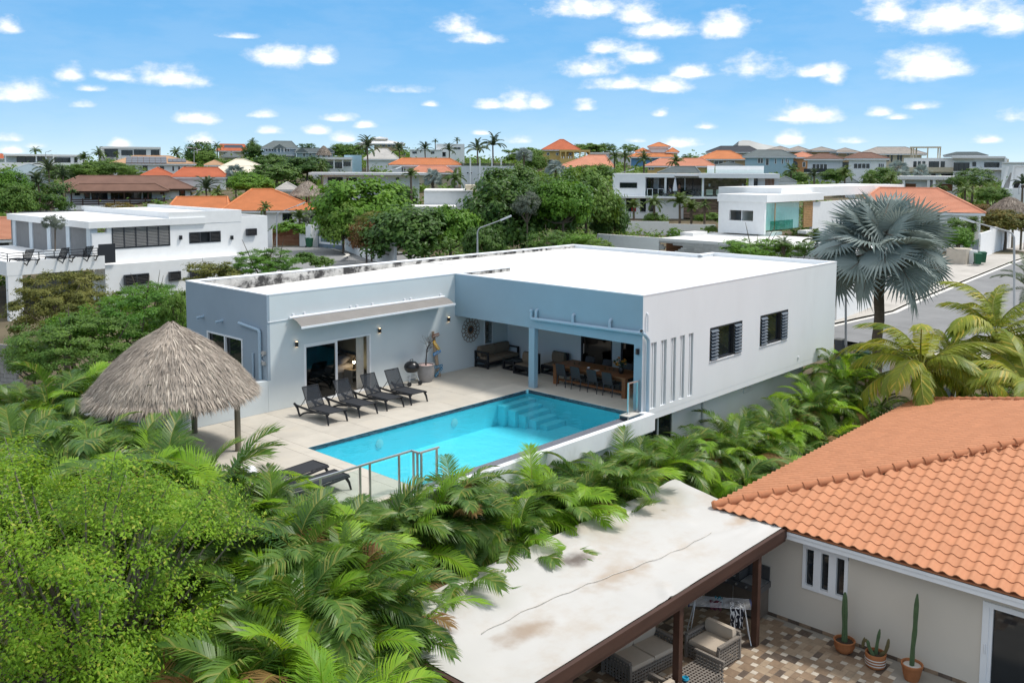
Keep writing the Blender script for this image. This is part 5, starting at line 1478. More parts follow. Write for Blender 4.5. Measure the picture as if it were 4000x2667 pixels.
def areca(x, y, zg, top, label, seed, stems=4, nf=6, spread=.45, fl=1.75, dry=.10, lime=.12, cat='palm', group='areca palms in the hedges'):
    """clump of canes; top: height of the crown above the ground"""
    rg = random.Random(seed)
    t_ = thing('areca_palm', label, cat, (x,y,zg), 0, group)
    for k in range(stems):
        a = rg.uniform(0,6.28); r_ = spread*rg.uniform(.3,1)
        h = max(.5, top-fl*.80-rg.uniform(0,.75))
        bx, by = r_*.45*math.cos(a), r_*.45*math.sin(a); ex, ey = r_*1.3*math.cos(a), r_*1.3*math.sin(a)
        mb = MB(); mb.tube([(bx,by,0),((bx+ex)/2,(by+ey)/2,h*.5),(ex,ey,h)], [.05,.042,.036], 6, caps=False); mb.build('stem', W['cane'], t_, smooth=True, local=True)
        for j in range(nf):
            az_ = a+2.4*j+rg.uniform(-.35,.35)
            u = rg.random()
            m_ = L['arecadry'] if u < dry and j < nf/2 else (L['arecalime'] if u > 1-lime else None)
            tl_ = rg.uniform(-.55,.42) if j else .7
            place_frond(t_, ARE, Vector((ex,ey,h)), az_, tl_-(.35 if m_ is L['arecadry'] else 0), fl*rg.uniform(.75,1.15), m_, rg.uniform(-.35,.35))
        if k == 0:
            o = MB(); o.tube([(ex,ey,h),(ex+.05,ey,h+.5),(ex+.02,ey+.03,h+1.1)], [.02,.012,.003], 5); o.build('spear_leaf', L['arecalime'], t_, local=True)
    return t_
def coconut(x, y, zg, h, fl, label, seed, nf=18, cat='palm', group=None, lean=(0,0), meshes=None, m0=None, nuts=True, tr=.13):
    rg = random.Random(seed); t_ = thing('coconut_palm', label, cat, (x,y,zg), 0, group)
    tp = Vector((lean[0],lean[1],h))
    mb = MB(); mb.tube([(0,0,-.3),(lean[0]*.2,lean[1]*.2,h*.35),(lean[0]*.6,lean[1]*.6,h*.7),tp], [tr*1.25,tr,tr*.9,tr*.85], 9); mb.build('trunk', W['trunk'], t_, smooth=True, local=True)
    for j in range(nf):
        q = j/nf
        place_frond(t_, meshes or COC, tp+Vector((0,0,.1*(1-q))), 2.4*j+rg.uniform(-.25,.25), 1.05-1.65*q+rg.uniform(-.15,.15), fl*rg.uniform(.8,1.1), m0, rg.uniform(-.4,.4))
    if nuts:
        for j in range(6):
            a = j*1.05; mb = MB(); mb.lathe([(.0,-.13),(.09,-.07),(.11,0),(.08,.09),(0,.13)], (tp.x+.2*math.cos(a),tp.y+.2*math.sin(a),tp.z-.3-.06*(j%2)), 8); mb.build('coconut', W['terracotta_pot'], t_, smooth='all', local=True)
    return t_
# ---- broad-leaved crowns
def crown_mb(seed, rx, ry, rz, ncl, per, ls, clr=.30, flat=.65, low=-.55, lobes=0, aspect=.55, amp=.30):
    rg = random.Random(seed); mb = MB(); cl = []
    for k in range(ncl):
        while True:
            d = Vector((rg.gauss(0,1), rg.gauss(0,1), rg.gauss(0,1)))
            if d.length > .01:
                d.normalize()
                if d.z > low: break
        bump_ = 1+amp*noise.noise(d*2.1+Vector((seed,0,0)))
        rr = bump_*(rg.uniform(.80,1.0) if rg.random() < .72 else rg.uniform(.30,.8))
        c = Vector((d.x*rx*rr, d.y*ry*rr, d.z*rz*rr)); cl.append((c, d))
        cr_ = clr*min(rx,ry,rz)*rg.uniform(.6,1.3)
        for q in range(per):
            v = Vector((rg.gauss(0,.55), rg.gauss(0,.55), rg.gauss(0,.55)*flat))
            p = c+v*cr_
            nn = (d*.7+v*.6+Vector((rg.uniform(-.7,.7),rg.uniform(-.7,.7),.55+rg.uniform(-.5,.6)))).normalized()
            a = nn.cross(Vector((rg.uniform(-1,1),rg.uniform(-1,1),rg.uniform(-1,1)))).normalized()
            b = nn.cross(a)
            s_ = ls*rg.uniform(.6,1.35)
            o = len(mb.v)
            mb.v += [tuple(p-a*s_), tuple(p+b*s_*aspect-nn*s_*.15), tuple(p+a*s_), tuple(p-b*s_*aspect-nn*s_*.15)]
            mb.f.append((o,o+1,o+2,o+3)); mb.m.append(0)
    return mb, cl
def limbs(cl, base, h0, r0, seed, nb=9):
    rg = random.Random(seed); mb = MB()
    tp = Vector((0,0,h0)); mb.tube([base, base.lerp(tp,.5)+Vector((.05*r0*8,0,0)), tp], [r0*1.3,r0,r0*.85], 8, caps=False)
    for c, d in rg.sample(cl, min(nb, len(cl))):
        m1 = tp.lerp(c,.5)+Vector((rg.uniform(-.1,.1),rg.uniform(-.1,.1),-.08))*c.length
        mb.tube([tp, m1, c], [r0*.6,r0*.35,r0*.1], 5, caps=False)
    return mb
CROWN = {}
def crown(kind, var):
    key = (kind, var)
    if key not in CROWN:
        if kind == 'round': mb, cl = crown_mb(100+var, 1,1,.82, 95, 85, .062)
        elif kind == 'wide': mb, cl = crown_mb(200+var, 1,1,.6, 105, 80, .058, .26, .5)
        elif kind == 'airy': mb, cl = crown_mb(300+var, 1,1,.75, 70, 70, .05, .24, .6, -.8)
        elif kind == 'bush': mb, cl = crown_mb(400+var, 1,1,.8, 45, 60, .085, .32, .7, -.25)
        elif kind == 'fine': mb, cl = crown_mb(500+var, 1,1,.72, 190, 120, .026, .17, .45, -.6, aspect=.42)
        CROWN[key] = (mb.mesh('crown', L['mid']), limbs(cl, Vector((0,0,-1.6)), -.45, .055, var).mesh('trunk', W['bark'], True))
    return CROWN[key]
def tree(label, px, pytop, pybot, halfw, depth, leaf, kind='round', var=0, cat='tree', group=None, name=None, rz=None, zg=None):
    """crown box given in photo pixels at a distance, the trunk runs to the ground"""
    s = depth/FPX
    hz = (pybot-pytop)/2*s; hx = halfw*s
    c = atd(px, (pytop+pybot)/2, depth)
    g = zg if zg is not None else ground(c.x, c.y)
    t_ = thing(name or ('shrub' if cat == 'shrub' else 'broadleaf_tree'), label, cat, (c.x, c.y, g), 0, group)
    cm, tm = crown(kind, var)
    rz_k = {'round':.82,'wide':.6,'airy':.75,'bush':.8,'fine':.72}[kind]
    a = rz if rz is not None else RPL.uniform(0,6.28)
    o = link('crown', cm, t_, (0,0,c.z-g), (0,0,a), (hx*.92, hx*.92, hz/rz_k*.92)); override(o, leaf)
    if kind != 'bush':
        sc_ = max(.1, (c.z-g)/1.6)
        link('trunk', tm, t_, (0,0,c.z-g), (0,0,a), (hx*.9, hx*.9, max(hz/rz_k*.9, sc_)))
    return t_
# ---- costapalmate fan palm (silver)
def fan_mesh(seed, R_, seg=34, span=rad(285), m=None):
    rg = random.Random(seed); mb = MB(); hub = Vector((0,0,0))
    for k in range(seg):
        a0 = -span/2+span*k/seg; a1 = -span/2+span*(k+1)/seg; am = (a0+a1)/2
        edge = abs(am)/(span/2)
        Rr = R_*(1-.28*edge**2)*rg.uniform(.94,1.05)
        def pt(a, r, up): return Vector((r*math.cos(a), r*math.sin(a), up-.16*r*r/R_+.20*r*edge))
        rs = .58*Rr
        up = .045*rs
        i0, im, i1 = pt(a0, rs, -up*.4), pt(am, rs, up), pt(a1, rs, -up*.4)
        tip = pt(am, Rr, -.10*Rr*rg.uniform(.3,1.6))
        n0, n1 = pt(am-.018, rs*1.2, up*.5), pt(am+.018, rs*1.2, up*.5)
        o = len(mb.v)
        mb.v += [tuple(x) for x in (hub, i0, im, i1, tip)]
        mb.f += [(o,o+1,o+2),(o,o+2,o+3),(o+1,o+4,o+2),(o+2,o+4,o+3)]; mb.m += [0]*4
    mb.tube([(-1.0*R_,0,-.10),(-.5*R_,0,-.02),(0,0,0),(.45*R_,0,-.02)], [.035,.028,.022,.006], 5, m=1)
    return mb.mesh('fan_leaf', m)
W['petiole'] = mat('grey_petiole', (.19,.17,.14), .7, .25, 4)
FAN = [fan_mesh(60+i, 1.0, m=[L['silver'], W['petiole']]) for i in range(3)]
def fan_palm(x, y, zg, h, R_, label, seed, nf=30, tr=.22, group=None, leaf=None, cat='palm'):
    rg = random.Random(seed); t_ = thing('fan_palm', label, cat, (x,y,zg), 0, group)
    mb = MB(); k = 14; pts = [(0,0,-.3)]+[(.03*math.sin(i),.03*math.cos(i*1.3),h*i/k) for i in range(1,k+1)]
    mb.tube(pts, [tr*1.15]+[tr*(1.0+.05*(i%2)) for i in range(1,k+1)], 12); mb.build('trunk', W['trunk'], t_, smooth=True, local=True)
    if R_ > .6:
        for j in range(12):
            a = j*2.4; z = h*(.72+.28*j/12); mb = MB()
            mb.slab([(tr*.9*math.cos(a-.5),tr*.9*math.sin(a-.5),z),(tr*.9*math.cos(a+.5),tr*.9*math.sin(a+.5),z),(tr*1.9*math.cos(a+.15),tr*1.9*math.sin(a+.15),z+.42),(tr*1.9*math.cos(a-.15),tr*1.9*math.sin(a-.15),z+.42)], (0,0,.03)); mb.build('leaf_base', W['trunk'], t_, local=True)
    for j in range(nf):
        q = j/nf; e = rad(82)-rad(112)*q**.9; a = 2.4*j+rg.uniform(-.2,.2)
        d = Vector((math.cos(a)*math.cos(e), math.sin(a)*math.cos(e), math.sin(e)))
        s = R_*rg.uniform(.85,1.1); reach = R_*rg.uniform(1.0,1.25)
        o = link('fan_leaf', rg.choice(FAN), t_)
        M_ = Matrix.Translation(Vector((0,0,h))+d*(reach)) @ Matrix.Rotation(a,4,'Z') @ Matrix.Rotation(-e+rg.uniform(-.1,.8),4,'Y') @ Matrix.Rotation(rg.uniform(-1.1,1.1),4,'X') @ Matrix.Scale(s,4)
        o.matrix_local = M_
        if leaf: override(o, leaf)
    return t_
# ================================================================ planting near the pool
# hedge between pool wall and pavilion
def near(px, py): pass
row = [
 # x, y, crown top z
 (11.6,15.8,.6,'areca clump under the front deck railing, left end of the pavilion side hedge'),(12.9,16.1,.6,'areca clump in front of the glass railing by the flat loungers'),
 (14.2,15.9,.5,'areca clump beneath the zigzag glass railing corner'),(15.3,15.9,.55,'areca clump whose upright frond crosses the zigzag railing and the pool'),
 (16.5,15.5,-.15,'areca clump below the left third of the white pool wall'),(17.8,15.8,-.10,'areca clump below the white pool wall, left of its middle'),
 (19.0,15.4,-.25,'areca clump below the middle of the white pool wall'),(20.2,15.7,-.30,'areca clump below the white pool wall, right of its middle'),
 (21.4,15.4,-.35,'areca clump near the tarpaulin roof far corner, its brown frond lying on the roof'),(22.6,15.7,-.30,'areca clump behind the far corner of the tarpaulin roof'),
 (23.8,15.5,-.35,'areca clump below the right end of the white pool wall'),(24.9,15.9,-.55,'areca clump just left of the lower glass window of the villa'),
 (12.2,14.9,-.15,'areca clump leaning over the back edge of the tarpaulin roof near its left end'),
 (14.6,14.8,-.45,'areca clump leaning over the tarpaulin roof left of its middle'),(17.2,14.8,-.7,'areca clump leaning over the tarpaulin roof at its middle'),(19.8,14.7,-.8,'areca clump leaning over the tarpaulin roof right of its middle'),
]
for i, (x, y, zt, lab) in enumerate(row):
    g = -3.8; lm = .45 if 'yellow-green' in lab else .12
    areca(x, y, g, zt-g+(.55 if y > 15.2 else .3), lab, 900+i, stems=5, nf=7, fl=1.75, spread=.6, lime=lm+.1, dry=.06)
side = [(26.8,15.9,-1.0,'areca palm in front of the dark lower glass window of the villa'),(28.3,15.2,-1.1,'areca palm below the slotted end of the villa side wall'),(29.9,16.2,-1.3,'small areca palm under the near side window of the villa'),
 (31.2,14.9,-.9,'areca palm beneath the near side window, closer to the tiled roof'),(32.9,16.0,-1.2,'areca palm under the gap between the two side windows'),(34.6,15.0,-.7,'areca palm below the far side window of the villa'),
 (36.3,15.9,-.6,'areca palm below the overhanging far end of the villa'),(38.3,15.3,-.2,'areca palm at the foot of the far lower wall corner'),(40.0,16.2,.0,'feathery areca palm left of the yellowing coconut palm'),
 (29.2,13.9,-1.5,'brownish areca palm at the tiled roof edge below the villa windows'),(33.3,13.9,-1.2,'areca palm beside the grey boundary wall above the tiled roof'),(26.6,14.2,-1.5,'areca palm right behind the tiled roof hip end'),(36.8,13.9,-1.0,'areca palm by the far end of the grey boundary wall')]
for i, (x, y, zt, lab) in enumerate(side):
    g = -3.7
    areca(x, y, g, zt-g+.75, lab, 950+i, stems=5, nf=6, fl=1.7, spread=.5, lime=.28, dry=.10)
# left of the deck round the hut
def areca_at(px, py, depth, zg, label, seed, **k):
    p = atd(px, py, depth); return areca(p.x, p.y, zg, p.z-zg, label, seed, **k)
left = [(40,1470,26,'areca palm at the left picture edge below the grey block wall'),(150,1440,27,'areca palm with upright fronds left of the thatched roof'),(270,1400,27.5,'areca palm whose feathery tip stands above the others beside the thatch'),
 (90,1560,23,'areca palm near the left edge with bluish folded leaves'),(230,1530,24,'areca palm hugging the left rim of the thatch'),(350,1560,21.5,'areca palm in front of the left rim of the thatch'),
 (480,1610,21,'dark areca palm in front of the lower left thatch'),(610,1630,20.5,'areca palm covering the lower middle of the thatch'),(720,1640,20.3,'areca palm by the hidden middle hut post'),
 (820,1640,19.6,'areca palm with long dark fronds just left of the front hut post'),(930,1810,18.6,'areca palm at the foot of the front hut post'),(1030,1850,18.0,'areca palm with an upright fan of leaves near the flat loungers'),
 (60,1690,19.5,'areca palm with brown tips at the left edge above the bright tree'),(250,1650,20,'areca palm with wide dark leaves above the bright tree top'),(430,1700,19,'areca palm directly behind the bright tree top'),
 (600,1740,18.5,'areca palm between the bright tree top and the hut'),(760,1780,18.2,'areca palm right of the bright tree top'),(880,1880,17.6,'drooping areca palm along the right flank of the bright tree'),
 (30,1800,16.8,'areca palm with one large pale leaf at the left edge')]
for i, (px, py, d_, lab) in enumerate(left):
    areca_at(px, py, d_, -3.6, lab, 980+i, stems=4, nf=8, fl=1.85, spread=.6, dry=.05, lime=.16)
low = [(1010,1990,17.2,'areca palm next to the bright tree, below the flat loungers'),(1120,1930,17.4,'areca palm screening the left end of the glass railing'),(1230,1935,17.4,'areca palm with broad glossy leaves under the glass railing'),
 (1090,2130,15.8,'areca palm in the middle of the bank right of the bright tree'),(1230,2080,16.3,'areca palm above the left corner of the tarpaulin'),(1370,1990,17.2,'areca palm below the tall railing posts'),
 (1010,2290,14.6,'dark areca palm low down beside the bright tree'),(1150,2300,14.8,'areca palm with browned hanging fronds left of the tarpaulin corner'),(1300,2240,15.6,'areca palm drooping on the tarpaulin corner'),(1440,2150,16.2,'areca palm drooping over the tarpaulin edge next to its corner')]
for i, (px, py, d_, lab) in enumerate(low):
    areca_at(px, py, d_, -3.8, lab, 1020+i, stems=5, nf=8, fl=1.85, spread=.6, dry=.06, lime=.22)
areca_at(1330, 2480, 12.9, -3.8, 'lime yellow areca palm at the very bottom by the pavilion beam', 1040, stems=4, nf=7, fl=1.6, spread=.4, lime=.75, dry=.05)
areca_at(1180, 2560, 12.6, -3.8, 'small lime areca palm at the bottom edge beside the bright tree', 1041, stems=3, nf=7, fl=1.5, spread=.4, lime=.7, dry=.05)
# bright green tree in the near left corner
mb, cl = crown_mb(7, 3.1, 3.0, 3.7, 340, 400, .036, .15, .45, -.95, aspect=.5, amp=.36)
bt = thing('lime_green_tree', 'large bright green fine-leaved tree filling the near left corner', 'tree', (*atd(340,2260,15.6).xy,-3.9))
o = mb.build('crown', L['lime'], bt, local=True); o.location = (0,0,3.5)
tw = MB(); rg = random.Random(4)
for c, d in rg.sample(cl, 240):
    c = c+Vector((0,0,3.5)); q = c*.55+Vector((0,0,1.2)); 
    tw.tube([q, q.lerp(c,.55)+Vector((rg.uniform(-.2,.2),rg.uniform(-.2,.2),.1)), c+d*.25], [.03,.018,.006], 4, caps=False)
tw.build('twigs', mat('pale_twig_bark', (.22,.19,.155), .9, .3, 8), bt, local=True)
lm = limbs(cl, Vector((0,0,-3.5)), -1.4, .17, 3, 14); lm.v = [(v[0],v[1],v[2]+3.5) for v in lm.v]; lm.build('trunk', W['bark'], bt, smooth=True, local=True)
# silver palm and the coconut palms on the right
p = atd(3425, 1420, 47); zg = ground(p.x, p.y)
fan_palm(p.x, p.y, zg, atd(3430,1010,47).z-zg, 1.85, 'large silver-blue fan palm at the street corner beyond the villa', 5, nf=42, tr=.25)
p = atd(3600, 1480, 37.5); zg = -3.2
coconut(p.x, p.y, zg, p.z-zg+.3, 3.9, 'yellow-green coconut palm with drooping fronds above the tiled roof verge', 41, nf=24)
p = atd(3880, 1390, 41.0)
coconut(p.x, p.y, zg, p.z-zg+.6, 3.9, 'taller yellow-green coconut palm at the right, in front of the street', 42, nf=24)
p = atd(4010, 1560, 36.0)
coconut(p.x, p.y, zg, p.z-zg+.2, 3.6, 'coconut palm cut by the right picture edge above the tiled roof', 43, nf=20)
p = atd(3720, 1440, 43.0)
coconut(p.x, p.y, zg, p.z-zg, 2.6, 'small coconut palm between the two larger yellow-green ones', 44, nf=16, nuts=False)
p = atd(4020, 1130, 60.0); zg = ground(p.x, p.y)
coconut(p.x, p.y, zg, p.z-zg, 2.6, 'dark feather palm at the right picture edge by the street lamp', 45, nf=20, meshes=DAT, m0=L['date'], nuts=False)
# ================================================================ houses beyond the villa
FOOT = []
def ground0(x, y):
    keep = CP[:]; CP.clear(); h = ground(x, y); CP.extend(keep); return h
HM = {}
def hm(name, col, **k):
    if name not in HM: HM[name] = mat(name, col, **k)
    return HM[name]
RO = {'orange': hm('orange_roof', (.56,.21,.085), var=.12, scale=.6), 'salmon': hm('salmon_roof', (.60,.27,.17), var=.10, scale=.5), 'red': hm('red_clay_roof', (.46,.13,.06), var=.12, scale=.6),
 'brown': hm('brown_tile_roof', (.235,.135,.10), var=.15, scale=.6), 'sand': hm('sand_tile_roof', (.52,.33,.20), var=.1, scale=.6), 'slate': hm('slate_grey_roof', (.15,.175,.175), var=.12, scale=.6),
 'dark': hm('dark_roof', (.055,.06,.07), var=.15, scale=.6), 'cream': hm('cream_canvas_roof', (.66,.60,.48), var=.05, scale=.5), 'pgrey': hm('pale_grey_roof', (.46,.44,.41), var=.12, scale=.7), 'taupe': hm('weathered_taupe_roof', (.34,.30,.265), var=.2, scale=.8),
 'blue': hm('blue_grey_sheet_roof', (.24,.30,.33), var=.1, scale=.5), 'terra': hm('terracotta_roof', (.50,.24,.15), var=.12, scale=.6), 'white': hm('white_flat_roof', (.72,.71,.69), var=.04)}
WA_ = {'white': hm('white_house_wall', (.80,.80,.79), var=.04), 'cream': hm('cream_house_wall', (.60,.52,.38), var=.05), 'yellow': hm('yellow_house_wall', (.62,.43,.16), var=.05), 'blue': hm('blue_house_wall', (.13,.27,.45), var=.05),
 'sky': hm('light_blue_wall', (.36,.52,.60), var=.05), 'grey': hm('light_grey_wall', (.60,.62,.63), var=.05), 'orange': hm('orange_house_wall', (.56,.27,.12), var=.05), 'tan': hm('tan_house_wall', (.50,.37,.22), var=.05),
 'bluegrey': hm('blue_grey_boards', (.34,.41,.46), var=.06), 'stone': hm('brown_stack_stone', (.155,.115,.085), var=.5, scale=3, detail=6), 'concrete': hm('raw_concrete', (.40,.39,.37), var=.12)}
W['slat'] = hm('anthracite_slat', (.045,.048,.055), rough=.5)
def frame_at(px, py, depth, yaw=0.0):
    p = atd(px, py, depth)
    d = ray(px, 700); a = math.atan2(d.y, d.x)          # bearing of the house
    return p, a-math.pi/2+rad(yaw), depth/FPX
class House:
    """local axes: x to the right as seen from the terrace side, y away, z up; sizes read in photo pixels at its distance"""
    def __init__(s, name, label, px0, px1, pybase, depth, yaw=0.0, cat='house', group=None):
        s.pc = (px0+px1)/2; s.pb = pybase; s.depth = depth
        p, a, s.k = frame_at(s.pc, pybase, depth, yaw)
        s.t = thing(name, label, cat, p, a, group)
        q_ = p+Vector((-math.sin(a),math.cos(a),0))*4
        CP.append((q_.x, q_.y, p.z-.9-ground0(q_.x, q_.y)))
        s.tag = a
        FOOT.append((p.x-math.sin(a)*5, p.y+math.cos(a)*5, (px1-px0)/2*s.k))
        s.x0, s.x1 = (px0-s.pc)*s.k, (px1-s.pc)*s.k
    def X(s, px): return (px-s.pc)*s.k
    def Z(s, py): return (s.pb-py)*s.k
    def part(s, nm, mb, m, parent=None, smooth=False): return mb.build(nm, m, parent or s.t, smooth, local=True)
    def block(s, nm, px0, px1, pyt, pyb, y0, y1, m, parent=None, down=0.0):
        mb = MB(); mb.box(s.X(px0), s.X(px1), y0, y1, s.Z(pyb)-down, s.Z(pyt)); return s.part(nm, mb, m, parent)
    def win(s, px0, px1, pyt, pyb, y=0.0, nm='window', frame='white', n=1, m=None):
        mb = MB(); x0, x1, z0, z1 = s.X(px0), s.X(px1), s.Z(pyb), s.Z(pyt)
        mb.box(x0, x1, y-.03, y-.012, z0, z1); o = s.part(nm, mb, m or W['dglass'])
        if frame:
            fm = W['frame'] if frame == 'white' else W['dframe']; f = MB(); b = .05
            for i in range(n+1):
                x = x0+(x1-x0)*i/n; f.box(x-b, x+b, y-.07, y-.031, z0-b, z1+b)
            f.box(x0+b, x1-b, y-.068, y-.032, z1-b*.2, z1+b); f.box(x0+b, x1-b, y-.068, y-.032, z0-b, z0+b*.2)
            s.part('frame', f, fm, o)
        return o
    def hip(s, px0, px1, pye, pyr, d, m, y0=0.0, over=.6, rl=None, rr=None, courses=9, nm='roof', fascia=True, gable=False):
        """rl, rr: pixels of the ridge ends"""
        x0, x1 = s.X(px0), s.X(px1); ze, zr = s.Z(pye), s.Z(pyr)
        ya, yb = y0-over, y0+d+over; ym = (ya+yb)/2
        ra = s.X(rl) if rl is not None else min(x0+(yb-ya)/2, (x0+x1)/2-.05); rb = s.X(rr) if rr is not None else max(x1-(yb-ya)/2, (x0+x1)/2+.05)
        A, B, C, D = Vector((x0,ya,ze)), Vector((x1,ya,ze)), Vector((x1,yb,ze)), Vector((x0,yb,ze)); E, F = Vector((ra,ym,zr)), Vector((rb,ym,zr))
        mb = MB()
        def plane(a, b, c, d_):
            nn = (b-a).cross(d_-a)
            if nn.length < 1e-6: nn = (b-a).cross(c-a)
            nn.normalize()
            if nn.z < 0: nn = -nn
            for i in range(courses):
                t0, t1 = i/courses, (i+1)/courses
                p, q = a.lerp(d_,t0), b.lerp(c,t0); r_, u = a.lerp(d_,t1), b.lerp(c,t1); lip = nn*.05
                mb.add([p, q, q+lip, p+lip, u, r_], [(0,1,2,3),(3,2,4,5)])
        plane(A,B,F,E); plane(B,C,F,F); plane(C,D,E,F); plane(D,A,E,E)
        o = s.part(nm, mb, m)
        rm = MB()
        for a, b in ((A,E),(B,F),(E,F),(C,F),(D,E)):
            if (b-a).length > .2: rm.tube([a+Vector((0,0,.05)), b+Vector((0,0,.05))], .11, 6)
        s.part('ridge_tiles', rm, m, o)
        if fascia:
            f = MB(); f.box(x0+.05, x1-.05, ya+.05, yb-.05, ze-.28, ze-.03); s.part('eaves', f, W['frame'] if fascia is True else fascia, o)
        return o
def simple(name, label, px0, px1, pyb, depth, wall, roof, pye, pyr, d=9.0, yaw=0, over=12, wins=(), rl=None, rr=None, courses=8, frame='white', base=4.0, fascia=True):
    h = House(name, label, px0, px1, pyb, depth, yaw)
    h.block('wall', px0+over, px1-over, pye-1, pyb, 0, d, WA_[wall], down=base)
    h.hip(px0, px1, pye, pyr, d, RO[roof], over=over*h.k, rl=rl, rr=rr, courses=courses, fascia=fascia)
    for w in wins: h.win(*w[:4], frame=frame, n=(w[4] if len(w) > 4 else 1))
    return h
def flat(name, label, px0, px1, pyt, pyb, depth, wall='white', d=9.0, yaw=0, wins=(), over=0, slab=6, frame='dark', base=4.0):
    h = House(name, label, px0, px1, pyb, depth, yaw)
    h.block('wall', px0+over, px1-over, pyt+slab*.8, pyb, 0, d, WA_[wall], down=base)
    r = h.block('roof', px0, px1, pyt, pyt+slab, -.25-over*h.k, d+.25, RO['white'])
    for w in wins: h.win(*w[:4], frame=frame, n=(w[4] if len(w) > 4 else 1))
    return h
# ---- skyline and hillside, from left to right
simple('tiled_house', 'red tiled roof at the left edge of the skyline behind a white villa', -60, 72, 640, 245, 'white', 'red', 620, 601)
h = flat('flat_white_villa', 'long low flat-roofed white villa on the skyline at the far left', 36, 315, 604, 637, 232, wins=[(80,140,614,636,2),(150,175,614,636),(208,265,616,635,2),(280,290,615,637)], slab=7)
h.block('terrace_wall', -40, 322, 636, 652, -4, -3.6, WA_['white'], down=3)
for px in (40, 145, 178, 204): h.block('column', px, px+4, 611, 637, -2.4, -2.0, WA_['white'])
h.block('canopy', 36, 205, 604, 611, -2.6, -.26, RO['white'])
simple('blue_roofed_house', 'house with blue-grey sheet roof behind dark palms at the left', 18, 215, 725, 172, 'white', 'blue', 677, 643, over=14, wins=[(120,150,690,715)])
h = flat('hilltop_modern_house', 'slanted modern white house with dark glass on the left skyline', 400, 621, 574, 616, 262, wins=[(418,465,584,614,2),(478,518,588,607,2),(523,566,586,607,2),(585,615,586,613,2)], slab=8)
h.block('retaining_wall', 398, 450, 615, 636, -2, 3, WA_['concrete'], down=4)
mb = MB(); mb.slab([(h.X(400),-1.2,h.Z(577)),(h.X(408),-1.2,h.Z(577)),(h.X(421),-1.2,h.Z(616)),(h.X(413),-1.2,h.Z(616))], (0,.5,0)); h.part('slanted_pillar', mb, WA_['white'])
h = simple('solar_house', 'white house under a sand-coloured hip roof covered in solar panels', 444, 759, 672, 190, 'white', 'sand', 640, 609, d=12, over=14, wins=[(560,580,648,668),(622,640,650,664),(668,676,650,668),(690,698,650,664),(710,722,650,662)], rl=530, rr=660)
for (a, b, c, d_) in ((502,650,612,638),(655,722,620,633)):
    mb = MB(); n = 7 if a < 600 else 4; 
    for i in range(n):
        for j in range(3):
            u0, u1 = a+(b-a)*i/n, a+(b-a)*(i+.94)/n; sh = (1-j/3)*.0
            z0, z1 = h.Z(d_-(d_-c)*j/3), h.Z(d_-(d_-c)*(j+.92)/3)
            ya = -14*h.k+(z0-h.Z(640))/(h.Z(609)-h.Z(640))*(6+14*h.k)-.35; yb_ = -14*h.k+(z1-h.Z(640))/(h.Z(609)-h.Z(640))*(6+14*h.k)-.35
            p = MB(); p.slab([(h.X(u0),ya,z0),(h.X(u1),ya,z0),(h.X(u1),yb_,z1),(h.X(u0),yb_,z1)], (0,-.05,.07)); h.part('solar_panel', p, hm('solar_panel_glass', (.045,.055,.075), rough=.15))
simple('red_roofed_bungalow', 'red hip roof left of a pair of bungalows below the solar house', 553, 682, 700, 166, 'white', 'red', 687, 656, d=10)
simple('red_roofed_bungalow', 'long red hip roof right of a pair of bungalows below the solar house', 674, 890, 705, 162, 'white', 'red', 692, 656, d=11, rl=720, rr=850)
h = House('open_pavilion', 'large pavilion with cream canvas-like pyramid roof on dark posts', 820, 1091, 700, 170)
h.hip(820, 1091, 676, 622, 14, RO['cream'], over=.8, rl=925, rr=955, courses=2, fascia=W['dframe'])
for px in (835, 880, 940, 1010, 1075): h.block('post', px, px+4, 677, 700, -.3, 0, W['dframe'], down=3)
h.block('wall', 840, 1070, 680, 700, 6, 6.3, WA_['concrete'], down=3)
simple('small_tiled_house', 'little sand tiled roof peeping between trees left of the cream pavilion', 798, 880, 655, 205, 'white', 'sand', 646, 627, d=8)
h = simple('hilltop_red_house', 'house on the skyline with red roof and solar panels among palms', 846, 966, 617, 272, 'cream', 'red', 590, 563, wins=[(875,882,598,610),(885,892,598,610)], rl=862, rr=955)
mb = MB(); mb.slab([(h.X(878),.9,h.Z(586)),(h.X(955),.9,h.Z(586)),(h.X(945),3.2,h.Z(568)),(h.X(878),3.2,h.Z(568))], (0,-.3,.12)); h.part('solar_panel', mb, HM['solar_panel_glass'])
simple('small_grey_roofed_house', 'small house with grey roof just below the hilltop red house', 866, 940, 622, 255, 'cream', 'slate', 612, 592)
h = simple('brown_roofed_house', 'white two-storey house with wide brown hip roof and dark timber balcony', 219, 755, 822, 150, 'white', 'brown', 739, 690, d=12, over=24, rl=325, rr=652, courses=16, wins=[(265,280,748,773),(690,710,744,768),(314,330,748,762),(348,364,749,775),(556,586,746,778,2),(620,632,744,758)], frame='dark', fascia=W['beamwood'])
h.win(372,427,749,778,frame='dark',n=3); h.win(440,548,748,778,frame='dark',n=4)
h.hip(278, 650, 745, 718, 2.2, RO['brown'], y0=-2.0, over=.5, rl=330, rr=600, courses=8, nm='porch_roof', fascia=W['beamwood'])
h.block('balcony_slab', 300, 634, 799, 816, -2.1, -.03, WA_['white'])
for k in range(3): h.block('balustrade_rail', 301, 633, 776+8*k, 780+8*k, -2.1, -2.0, W['beamwood'])
for px in (300,340,395,450,505,560,600,630): h.block('balustrade_post', px, px+4, 772, 799, -2.12, -1.99, W['beamwood'])
for px in (301, 485, 570, 628): h.block('porch_post', px, px+5, 748, 775, -2.1, -1.95, W['beamwood'])
h.block('ground_floor', 300, 634, 816, 850, -.6, -.05, WA_['white'])
